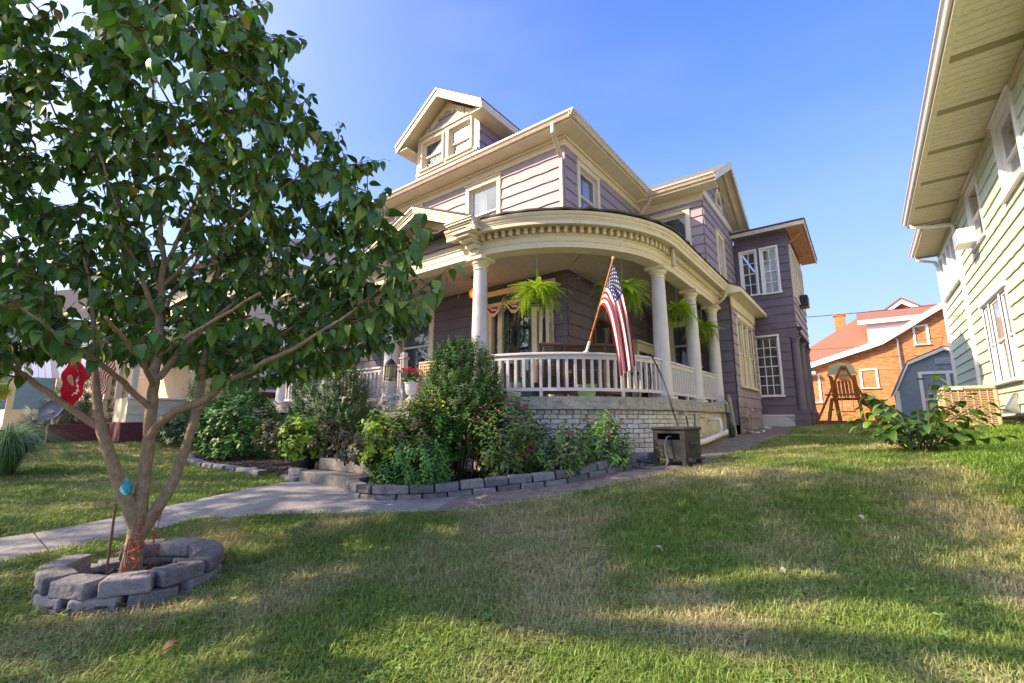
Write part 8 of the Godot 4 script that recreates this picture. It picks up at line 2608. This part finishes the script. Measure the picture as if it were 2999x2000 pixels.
	for q in [[-0.05, 1.62, 0.78, 1.02], [2.35, 3.75, 0.62, 1.0], [-2.35, 0.9, 0.5, 1.6]]:
		window(H, O + Z * 0.005, X, Z, q[0] + 2.5, q[1] + 0.3, q[2], q[3], {"trim": 0.09, "head": 0.09, "cap": false, "mat": M.whitep, "sash": M.whitep, "curtain": "full"})
	# service mast
	st = S(); tube(st, [Vector3(1.72, 1.3, z + 0.12), Vector3(1.70, 4.05, z + 0.12), Vector3(1.62, 4.2, z + 0.12), Vector3(1.52, 4.1, z + 0.12)], 0.05, 8); part(H, "service_mast", st, M.steel)
	# ----- grey-blue gambrel shed
	z = -22.0
	var cx := 2.42; var gy := -0.15
	var bl := mat(Color.WHITE, 0.65, mottle(sr(134, 150, 172), 0.05, 0.05, 113), Vector3.ONE)
	var S_ := thing("garden_shed", "grey-blue barn-roofed shed behind the green house corner", "shed", Vector3(cx, gy, z - 1.2))
	var half := 1.42
	var out := [Vector3(cx - half, gy, z), Vector3(cx - half, 1.02, z), Vector3(cx - 0.98, 1.98, z), Vector3(cx, 2.42, z), Vector3(cx + 0.98, 1.98, z), Vector3(cx + half, 1.02, z), Vector3(cx + half, gy, z)]
	st = S(); slabpoly(st, out, Vector3(0, 0, -0.08)); var sw := part(S_, "front_wall", st, bl)
	for k in 10:
		var x := cx - half + 0.14 + k * 0.285
		var top := 2.40 - absf(x - cx) * 0.45 if absf(x - cx) < 0.98 else 1.98 - (absf(x - cx) - 0.98) * 2.18
		st = S(); box(st, Vector3(x - 0.03, gy, z + 0.001), Vector3(x + 0.03, top, z + 0.016)); part(sw, "batten", st, bl)
	st = S(); box(st, Vector3(cx - half, gy, z - 2.4), Vector3(cx - half + 0.08, 1.02, z - 0.081)); box(st, Vector3(cx + half - 0.08, gy, z - 2.4), Vector3(cx + half, 1.02, z - 0.081)); part(S_, "side_wall", st, bl)
	var dk := mat(Color.WHITE, 0.95, mottle(sr(70, 66, 68), 0.1, 0.2, 114, 128), Vector3.ONE * 3)
	var ridge := [Vector3(cx - half - 0.12, 0.86, 0), Vector3(cx - 1.02, 2.04, 0), Vector3(cx, 2.50, 0), Vector3(cx + 1.02, 2.04, 0), Vector3(cx + half + 0.12, 0.86, 0)]
	for k in 4:
		var a: Vector3 = ridge[k]; var b: Vector3 = ridge[k + 1]
		st = S(); slabpoly(st, [a + Z * (z + 0.12), b + Z * (z + 0.12), b + Z * (z - 2.5), a + Z * (z - 2.5)], Vector3(0, 0.04, 0)); part(S_, "roof_slope", st, dk)
		st = S(); slabpoly(st, [a + Z * (z + 0.125), b + Z * (z + 0.125), b + Z * (z + 0.125) - U * 0.11, a + Z * (z + 0.125) - U * 0.11], Vector3(0, 0, -0.03)); part(S_, "rake_board", st, M.whitep)
	st = S()
	for q in [[-0.78, -0.68, gy, 1.66], [-0.05, 0.05, gy, 1.66], [0.68, 0.78, gy, 1.66], [-0.679, -0.051, 1.56, 1.66], [0.051, 0.679, 1.56, 1.66], [-0.679, -0.051, 0.62, 0.70], [0.051, 0.679, 0.62, 0.70]]: box(st, Vector3(cx + q[0], q[2], z + 0.017), Vector3(cx + q[1], q[3], z + 0.04), 0.003)
	part(S_, "door_trim", st, M.whitep)
	for s in [-1.0, 1.0]:
		st = S(); box(st, Vector3(cx + s * 0.73 - 0.1, 1.38, z + 0.041), Vector3(cx + s * 0.73 + 0.1, 1.43, z + 0.05)); part(S_, "hinge", st, M.black)
		st = S(); box(st, Vector3(cx + s * half - 0.06, gy, z + 0.001), Vector3(cx + s * half + 0.06, 1.0, z + 0.03)); part(S_, "corner_board", st, M.whitep)
	st = S(); box(st, Vector3(cx - 0.27, 1.90, z + 0.017), Vector3(cx + 0.27, 2.12, z + 0.04), 0.003); var vt := part(S_, "vent", st, mat(sr(176, 186, 202), 0.6))
	for k in 5:
		st = S(); obox(st, Transform3D(Basis(Vector3.RIGHT, 0.5), Vector3(cx, 1.93 + k * 0.04, z + 0.045)), Vector3(0.48, 0.03, 0.006)); part(vt, "slat", st, mat(sr(190, 198, 212), 0.6))
	# ----- timber play tower with swing beam, canopy and slide
	var wd := mat(Color.WHITE, 0.75, mottle(sr(168, 104, 54), 0.12, 0.12, 115, 256, 0.03, Color(0, 0, 0, 0), 1, 8), Vector3.ONE * 2)
	var p := Vector3(-0.5, gh(-0.5, -20.5) , -20.6)
	var T := thing("play_set", "wooden swing set with a cream canopy in the back yard", "play set", p)
	var leg := func(a, b, w2): var s2 := S(); bar(s2, p + a, p + b, w2, w2, 0.008); part(T, "post", s2, wd)
	leg.call(Vector3(-0.95, 0, 0.45), Vector3(-0.02, 2.05, 0.30), 0.075); leg.call(Vector3(0.85, 0, 0.45), Vector3(0.06, 2.05, 0.30), 0.075)
	leg.call(Vector3(-0.60, 0, 0.1), Vector3(-0.42, 0.9, 0.2), 0.09); leg.call(Vector3(-0.28, 0, -0.3), Vector3(-0.42, 1.75, -0.3), 0.10); leg.call(Vector3(0.42, 0, -0.3), Vector3(0.30, 1.75, -0.3), 0.10)
	leg.call(Vector3(-0.28, 0, -1.2), Vector3(-0.42, 1.75, -1.2), 0.10); leg.call(Vector3(0.42, 0, -1.2), Vector3(0.30, 1.75, -1.2), 0.10)
	for k in 7: leg.call(Vector3(-0.38 + k * 0.11, 0.95, -0.24), Vector3(-0.40 + k * 0.11, 1.55, -0.24), 0.085)
	st = S(); bar(st, p + Vector3(-0.62, 1.02, 0.40), p + Vector3(0.58, 1.02, 0.40), 0.10, 0.05, 0.006); part(T, "cross_beam", st, wd)
	st = S(); bar(st, p + Vector3(0.02, 2.0, 0.35), p + Vector3(0.02, 2.0, -3.0), 0.10, 0.10, 0.008); part(T, "swing_beam", st, wd)
	st = S(); box(st, p + Vector3(-0.45, 0.86, -1.25), p + Vector3(0.42, 0.93, -0.22), 0.006); part(T, "deck", st, wd)
	var P := []
	for i in 9:
		var col := []
		var t := i / 8.0
		for j in 3: col.append(p + Vector3(lerpf(-0.52, 0.40, t), 1.75 + 0.48 * sin(PI * t), -0.2 - j * 0.52))
		P.append(col)
	var can := mat(sr(232, 228, 186), 0.85); can.backlight_enabled = true; can.backlight = Color(0.5, 0.5, 0.4)
	part(T, "canopy", sheet(P, 8, 2), can)
	st = S(); slabpoly(st, [p + Vector3(-0.52, 1.78, -0.19), p + Vector3(-0.40, 2.14, -0.19), p + Vector3(-0.06, 2.24, -0.19), p + Vector3(0.28, 2.14, -0.19), p + Vector3(0.40, 1.78, -0.19)], Vector3(0, 0, -0.01)); part(T, "canopy_front", st, can)
	st = S(); bar(st, p + Vector3(0.42, 0.95, -0.7), p + Vector3(1.6, 0.05, -0.5), 0.42, 0.05, 0.01, Vector3.BACK); part(T, "slide", st, mat(sr(48, 78, 66), 0.4))
	for sx in [-0.12, 0.16]:
		st = S(); tube(st, [p + Vector3(sx, 1.97, 0.1), p + Vector3(sx * 1.2, 0.45, 0.15)], 0.012, 6); part(T, "swing_rope", st, mat(sr(206, 196, 170), 0.8))
	st = S(); box(st, p + Vector3(-0.19, 0.40, 0.05), p + Vector3(0.24, 0.44, 0.25), 0.01); part(T, "swing_seat", st, mat(sr(206, 130, 40), 0.6))
	# overhead lines
	for q in [[Vector3(-9, 4.7, -22.0), Vector3(-1.86, 4.94, -26.3), Vector3(5.5, 5.85, -32.0), 0.016, "thick overhead cable crossing above the brick roof ridge"], [Vector3(-8, 3.3, -24), Vector3(0.0, 3.55, -28.5), Vector3(6, 4.5, -33), 0.009, "thin upper overhead wire in front of the brown roof"], [Vector3(-8, 2.8, -24), Vector3(0.0, 2.95, -28.5), Vector3(6, 3.4, -33), 0.008, "middle overhead wire in front of the brick gable"], [Vector3(-8, 2.3, -24), Vector3(0.0, 2.4, -28.5), Vector3(6, 2.2, -33), 0.008, "lowest overhead wire in front of the brick wall"]]:
		st = S(); tube(st, curve_pts([q[0], q[1], q[2]]), q[3], 5); solo("overhead_wire", q[4], "wire", st, M.black, "overhead wires behind the houses")
	# low hedge and fence line that close the view far behind
	st = S(); box(st, Vector3(-12.0, -0.4, -42.0), Vector3(-2.6, 1.5, -41.8)); box(st, Vector3(9.6, -0.4, -42.0), Vector3(30.0, 1.5, -41.8)); solo("far_fence", "plain weathered fence beyond the brick house", "fence", st, wd)

func brick_texture() -> ImageTexture:
	# courses too fine to tell apart at this distance
	var w := 256; var h := 256
	var im := Image.create(w, h, false, Image.FORMAT_RGB8)
	im.fill(sr(186, 146, 110))
	var r := RandomNumberGenerator.new(); r.seed = 15
	for row in 26:
		for k in 10:
			var c := sr(186, 114, 66) * r.randf_range(0.8, 1.15)
			var x := int(k * 27 + (13 if row % 2 else 0)) % 270 - 14
			im.fill_rect(Rect2i(x, row * 10, 25, 8), c)
	return ImageTexture.create_from_image(im)

func left_neighbours():
	var st: SurfaceTool
	var X := Vector3.RIGHT; var Z := Vector3.BACK; var U := Vector3.UP
	var cs := mat(Color.WHITE, 0.65, mottle(sr(226, 212, 184), 0.04, 0.04, 121, 256, 0.012, Color(0, 0, 0, 0), 1, 16), Vector3(1, 0.5, 1))
	var maroon := mat(Color.WHITE, 0.8, mottle(sr(104, 52, 52), 0.12, 0.12, 122), Vector3.ONE * 1.5)
	var darkst := mat(Color.WHITE, 0.85, mottle(sr(72, 60, 64), 0.12, 0.1, 123), Vector3.ONE * 1.2)
	# ----- cream house next door: side wall towards us, enclosed porch, maroon base and steps
	var H := thing("cream_house", "cream sided house with maroon trim left of the porch", "house", Vector3(-19.0, -0.8, -9.0))
	var wx := -15.6
	var O := Vector3(wx, -0.1, -6.2)
	var wins := [[0.7, 1.0, 1.2, 1.7], [2.3, 1.0, 1.2, 1.7], [4.4, 1.0, 1.2, 1.7]]
	var open := []; var covs := []
	for q in wins: open.append(hole(q[0], q[1], q[2], q[3])); covs.append(cov(q[0], q[1], q[2], q[3]))
	st = S(); wall_sheet(st, O, -Z, X, 8.5, 5.6, open); var w := part(H, "side_wall", st, cs)
	siding(w, O, -Z, X, 8.5, 2.9, covs, cs, 0.2)
	for q in wins: window(H, O, -Z, X, q[0], q[1], q[2], q[3], {"mat": M.whitep, "sash": M.whitep, "curtain": "both"})
	st = S(); lbox(st, O, -Z, X, Vector3(0, 0.78, 0.026), Vector3(8.5, 0.94, 0.07)); part(w, "maroon_band", st, maroon)
	st = S(); box(st, Vector3(-23.5, -0.1, -6.35), Vector3(wx - 0.15, 5.5, -6.2)); box(st, Vector3(-23.5, -0.1, -14.7), Vector3(wx, 5.5, -14.55)); box(st, Vector3(-23.5, -0.1, -14.5), Vector3(-23.35, 5.5, -6.36)); box(st, Vector3(-23.4, 2.8, -14.5), Vector3(wx - 0.2, 2.9, -6.4)); part(H, "front_wall", st, cs)
	st = S(); box(st, Vector3(-23.5, -1.0, -14.6), Vector3(wx - 0.02, -0.101, -3.4)); part(H, "base", st, maroon)
	st = S(); slabpoly(st, [Vector3(-24.2, 5.5, -5.6), Vector3(wx + 0.6, 5.5, -5.6), Vector3(-19.5, 8.2, -10.3)], Vector3(0, 0.05, 0)); slabpoly(st, [Vector3(wx + 0.6, 5.5, -5.6), Vector3(wx + 0.6, 5.5, -15.0), Vector3(-19.5, 8.2, -10.3)], Vector3(0, 0.05, 0)); part(H, "roof", st, M.roof)
	# porch: knee wall, posts, screened opening, roof
	var P0 := Vector3(wx - 0.1, -0.1, -3.5)
	st = S(); wall_sheet(st, P0, -Z, X, 2.65, 0.62, []); var kw := part(H, "knee_wall", st, cs)
	siding(kw, P0, -Z, X, 2.65, 0.62, [], cs, 0.21)
	st = S(); box(st, Vector3(-23.3, -0.1, -3.62), Vector3(-18.4, 0.55, -3.5)); box(st, Vector3(-17.0, -0.1, -3.62), Vector3(wx - 0.25, 0.55, -3.5)); part(H, "porch_front", st, cs)
	st = S(); box(st, Vector3(wx - 0.16, 0.521, -6.15), Vector3(wx - 0.02, 0.57, -3.45), 0.006); part(kw, "cap_rail", st, M.whitep)
	for q in [[wx - 0.1, -3.58], [wx - 0.1, -5.0], [-17.05, -3.56], [-18.35, -3.56], [-23.2, -3.56]]:
		st = S(); box(st, Vector3(q[0] - 0.07, 0.571, q[1] - 0.07), Vector3(q[0] + 0.07, 2.35, q[1] + 0.07), 0.008); part(H, "porch_post", st, cs)
	st = S(); box(st, Vector3(-23.8, 2.351, -6.2), Vector3(wx + 0.25, 2.55, -3.2)); part(H, "porch_beam", st, M.whitep)
	st = S(); slabpoly(st, [Vector3(-24.0, 2.56, -3.0), Vector3(wx + 0.4, 2.56, -3.0), Vector3(wx + 0.4, 3.2, -6.19), Vector3(-24.0, 3.2, -6.19)], Vector3(0, 0.05, 0)); part(H, "porch_roof", st, M.roof)
	var S2 := thing("porch_steps", "dark maroon concrete steps up to the cream house", "steps", Vector3(-17.7, -0.95, -2.6))
	for k in 6:
		st = S()
		var yk := -0.88 + k * 0.15
		box(st, Vector3(-18.35, yk - 0.16 if k else -1.3, -3.5), Vector3(-17.05, yk, -1.55 - k * 0.32), 0.01); part(S2, "step", st, darkst)
	st = S(); box(st, Vector3(-17.04, -1.2, -3.49), Vector3(-16.8, -0.15, -2.2), 0.01); part(S2, "cheek", st, maroon)
	# flags on the neighbour's porch
	var tx := -16.9
	for q in [[Vector3(-16.75, 1.0, -3.45), Vector3(-16.3, 2.25, -3.0), true, "stars and stripes flag hanging on the cream house porch"], [Vector3(-18.7, 1.0, -3.4), Vector3(-18.1, 2.0, -2.55), false, "red flag with a pale emblem on the cream house porch"]]:
		var F := thing("flag", q[3], "flag", q[0])
		st = S(); tube(st, [q[0], q[1]], 0.014, 6); part(F, "staff", st, M.whitep)
		var PP := []
		var ax: Vector3 = q[1] - q[0]
		for i in 19:
			var col := []
			var u := i / 18.0
			for j in 9:
				var v := j / 8.0
				var hp: Vector3 = q[0] + ax * lerpf(0.98, 0.3, v)
				col.append(hp + Vector3(0.10 * sin(u * 9.0 + v * 2.0) * u, -u * 1.15, 0.35 * u * (0.3 + 0.5 * v) + 0.04 * sin(u * 12.0 + v * 5.0)))
			PP.append(col)
		part(F, "cloth", sheet(PP, 18, 8), M.flag if q[2] else cloth_mat(red_flag_texture()))
	# ----- white house with metal awning further on, teal house at the edge
	var H2 := thing("white_house", "white house with a striped metal porch awning far left", "house", Vector3(-30.0, -0.8, -6.0))
	var white := mat(Color.WHITE, 0.65, mottle(sr(226, 216, 200), 0.03, 0.03, 125), Vector3.ONE)
	O = Vector3(-26.5, -0.8, -5.0)
	st = S(); wall_sheet(st, O, -Z, X, 8.0, 5.2, [hole(1.0, 3.6, 1.1, 1.4), hole(2.2, 3.6, 1.1, 1.4)]); var hw := part(H2, "side_wall", st, white)
	siding(hw, O + U * 2.6, -Z, X, 8.0, 2.6, shift([cov(1.0, 3.6, 1.1, 1.4), cov(2.2, 3.6, 1.1, 1.4)], 2.6), white, 0.2)
	window(H2, O, -Z, X, 1.0, 3.6, 1.1, 1.4, {"mat": M.whitep, "curtain": "none"}); window(H2, O, -Z, X, 2.2, 3.6, 1.1, 1.4, {"mat": M.whitep, "curtain": "none"})
	st = S(); box(st, Vector3(-33, -0.8, -5.15), Vector3(-26.65, 4.4, -5.0)); box(st, Vector3(-33, -0.8, -13.0), Vector3(-26.5, 4.4, -12.85)); part(H2, "front_wall", st, white)
	st = S(); slabpoly(st, [Vector3(-26.0, 4.4, -4.6), Vector3(-26.0, 4.4, -13.2), Vector3(-29.7, 6.6, -9.0)], Vector3(0, 0.05, 0)); slabpoly(st, [Vector3(-33.5, 4.4, -4.6), Vector3(-26.0, 4.4, -4.6), Vector3(-29.7, 6.6, -9.0)], Vector3(0, 0.05, 0)); part(H2, "roof", st, mat(Color.WHITE, 0.95, mottle(sr(190, 150, 132), 0.1, 0.15, 126), Vector3.ONE * 2))
	# porch with awning: ribs side by side
	st = S(); box(st, Vector3(-33, -0.8, -4.99), Vector3(-26.6, 0.35, -2.2)); part(H2, "porch_base", st, white)
	for k in 16:
		st = S()
		var z0 := -4.9 + k * 0.19
		slabpoly(st, [Vector3(-26.55, 2.55, z0 + 0.008), Vector3(-26.55, 2.55, z0 + 0.182), Vector3(-25.2, 1.55, z0 + 0.182), Vector3(-25.2, 1.55, z0 + 0.008)], Vector3(0.01, 0.02, 0)); part(H2, "awning_rib", st, M.whitep if k % 4 else mat(sr(178, 170, 166), 0.5))
	for k in 12:
		st = S()
		var x0 := -33.0 + k * 0.53
		slabpoly(st, [Vector3(x0 + 0.01, 2.55, -2.1), Vector3(x0 + 0.52, 2.55, -2.1), Vector3(x0 + 0.52, 1.55, -0.9), Vector3(x0 + 0.01, 1.55, -0.9)], Vector3(0, 0.02, 0.01)); part(H2, "awning_rib", st, M.whitep if k % 3 else mat(sr(178, 170, 166), 0.5))
	for q in [[-26.7, -2.3], [-26.7, -3.6]]:
		st = S(); box(st, Vector3(q[0] - 0.09, 0.35, q[1] - 0.09), Vector3(q[0] + 0.09, 2.5, q[1] + 0.09), 0.01); part(H2, "porch_post", st, M.cream)
	var H3 := thing("teal_house", "plain blue-green sided house at the far left edge", "house", Vector3(-40.0, -0.8, -4.0))
	var teal := mat(Color.WHITE, 0.7, mottle(sr(110, 140, 150), 0.04, 0.04, 127), Vector3.ONE)
	O = Vector3(-36.0, -0.8, -1.0)
	st = S(); wall_sheet(st, O, -Z, X, 9.0, 6.5, []); var tw := part(H3, "side_wall", st, teal)
	siding(tw, O, -Z, X, 9.0, 6.5, [], teal, 0.28)
	st = S(); slabpoly(st, [Vector3(-35.4, 5.7, -0.4), Vector3(-35.4, 5.7, -10.6), Vector3(-40.0, 8.3, -5.5)], Vector3(0, 0.05, 0)); part(H3, "roof", st, M.roof)
	# satellite dish on a pole
	var d := Vector3(-18.6, gh(-18.6, -2.5), -2.5)
	var T := thing("satellite_dish", "blue-grey satellite dish on a white pole on the left lawn", "dish", d)
	st = S(); tube(st, [d - U * 0.02, d + Vector3(0.08, 0.94, 0.0)], 0.03, 10); part(T, "pole", st, M.whitep)
	st = S(); lathe(st, [Vector2(0, 0.0), Vector2(0.10, 0.0), Vector2(0.10, 0.03), Vector2(0.04, 0.06), Vector2(0, 0.06)], d, 12); part(T, "foot", st, M.iron)
	st = S()
	var dc := d + Vector3(0.12, 1.0, 0.0)
	var bx := Basis(Vector3.UP, 0.5) * Basis(Vector3.RIGHT, 1.25)
	for i in 5:
		for k in 20:
			var q := []
			for e in [[i, k], [i + 1, k], [i + 1, k + 1], [i, k + 1]]:
				var rr: float = e[0] / 5.0; var a: float = TAU * e[1] / 20
				q.append(dc + bx * Vector3(cos(a) * rr * 0.40, rr * rr * 0.10, sin(a) * rr * 0.32))
			quad(st, q[0], q[1], q[2], q[3])
	part(T, "reflector", st, mat(sr(62, 76, 100), 0.6))
	st = S(); tube(st, [dc - U * 0.05, dc + bx * Vector3(0, 0.35, 0.35)], 0.014, 6); box(st, dc + bx * Vector3(0, 0.35, 0.35) - Vector3.ONE * 0.05, dc + bx * Vector3(0, 0.35, 0.35) + Vector3.ONE * 0.05, 0.01); part(T, "feed_arm", st, M.steel)
	# clipped evergreens behind the dish
	var needles := sprig(leaf_mesh(0.10, 0.012, 0.1, 0.25, 1.0, 2), 6, 0.16, 0.25, true, 4)
	bush("evergreen_shrub", "tall rounded dark evergreen behind the satellite dish", "evergreen", Vector3(-20.6, 0, -3.6), Vector3(0.95, 1.25, 0.9), 0.25, 900, needles, [Color(0.025, 0.075, 0.02), Color(0.04, 0.10, 0.025)], 1.2, 1.8, {"shell": 0.8, "up": 0.3})
	bush("evergreen_shrub", "lower spreading dark evergreen left of the maroon steps", "evergreen", Vector3(-20.0, 0, -2.9), Vector3(1.35, 0.75, 0.8), -0.25, 800, needles, [Color(0.03, 0.075, 0.028), Color(0.05, 0.11, 0.035)], 1.0, 1.5, {"shell": 0.8, "up": 0.3})
	bush("leafy_shrub", "bright yellow-green plant hanging at the white porch", "shrub", Vector3(-25.2, 0, -1.6), Vector3(0.55, 0.35, 0.5), 1.0, 220, sprig(leaf_mesh(0.14, 0.05, 0.1, 0.5, 1.0, 3), 4, 0.1, 0.1), [Color(0.35, 0.42, 0.04), Color(0.45, 0.5, 0.06)], 1.0, 1.5, {"stems": 5})
	# small garden sign post and far trees that close the street
	for q in [[-46.0, -12.0, 4.0, 5.0, 5.5], [-38.0, -22.0, 4.5, 5.5, 6.0], [-30.0, -30.0, 4.0, 5.0, 5.5], [-22.0, -34.0, 4.2, 5.2, 5.5]]:
		var b := Vector3(q[0], -0.8, q[1])
		var Tt := thing("far_tree", "distant leafy tree behind the %s" % ["teal house at the far left", "white awning house", "cream house, left of the two", "cream house, right of the two"][int(absf(q[1]) / 11.0) - (1 if q[1] < -11 else 0) if false else [-12.0, -22.0, -30.0, -34.0].find(q[1])], "tree", b)
		st = S(); tube(st, [b, b + U * q[2]], [0.3, 0.18], 8); part(Tt, "trunk", st, M.bark)
		var r := RandomNumberGenerator.new(); r.seed = int(q[0]) + 900
		var s := scatter(b + U * q[2], Vector3(q[3], q[4] * 0.75, q[3]), 1500, r, [Color(0.06, 0.13, 0.03), Color(0.08, 0.17, 0.04), Color(0.05, 0.10, 0.03)], 1.8, 3.0, 0.4, 0.4)
		many(Tt, "crown", sprig(leaf_mesh(0.16, 0.12, 0.15, 0.3, 0.6, 3), 3, 0.2, 0.1), M.leaf, s[0], s[1])

func red_flag_texture() -> ImageTexture:
	var w := 160; var h := 100
	var im := Image.create(w, h, false, Image.FORMAT_RGB8)
	im.fill(sr(186, 26, 54))
	for y in h:
		for x in w:
			var d := Vector2(x - 80, (y - 44) * 1.1).length()
			if d < 17.0: im.set_pixel(x, y, sr(206, 190, 150) if d > 11.0 or (x + y) % 7 < 4 else sr(150, 140, 120))
			var c := Vector2(x - 80, (y - 20) * 1.0)
			if absf(c.length() - 56.0 + 3.0 * sin(x * 0.35)) < 4.0 and y > 62: im.set_pixel(x, y, sr(236, 230, 224))
	return ImageTexture.create_from_image(im)

func _ready():
	rng.seed = 20240611
	setup_view()
	materials()
	terrain()
	house()
	site()
	plants()
	porch_things()
	yard_things()
	green_house()
	back_yard()
	left_neighbours()
	lawn()
	print("done ", Time.get_ticks_msec())
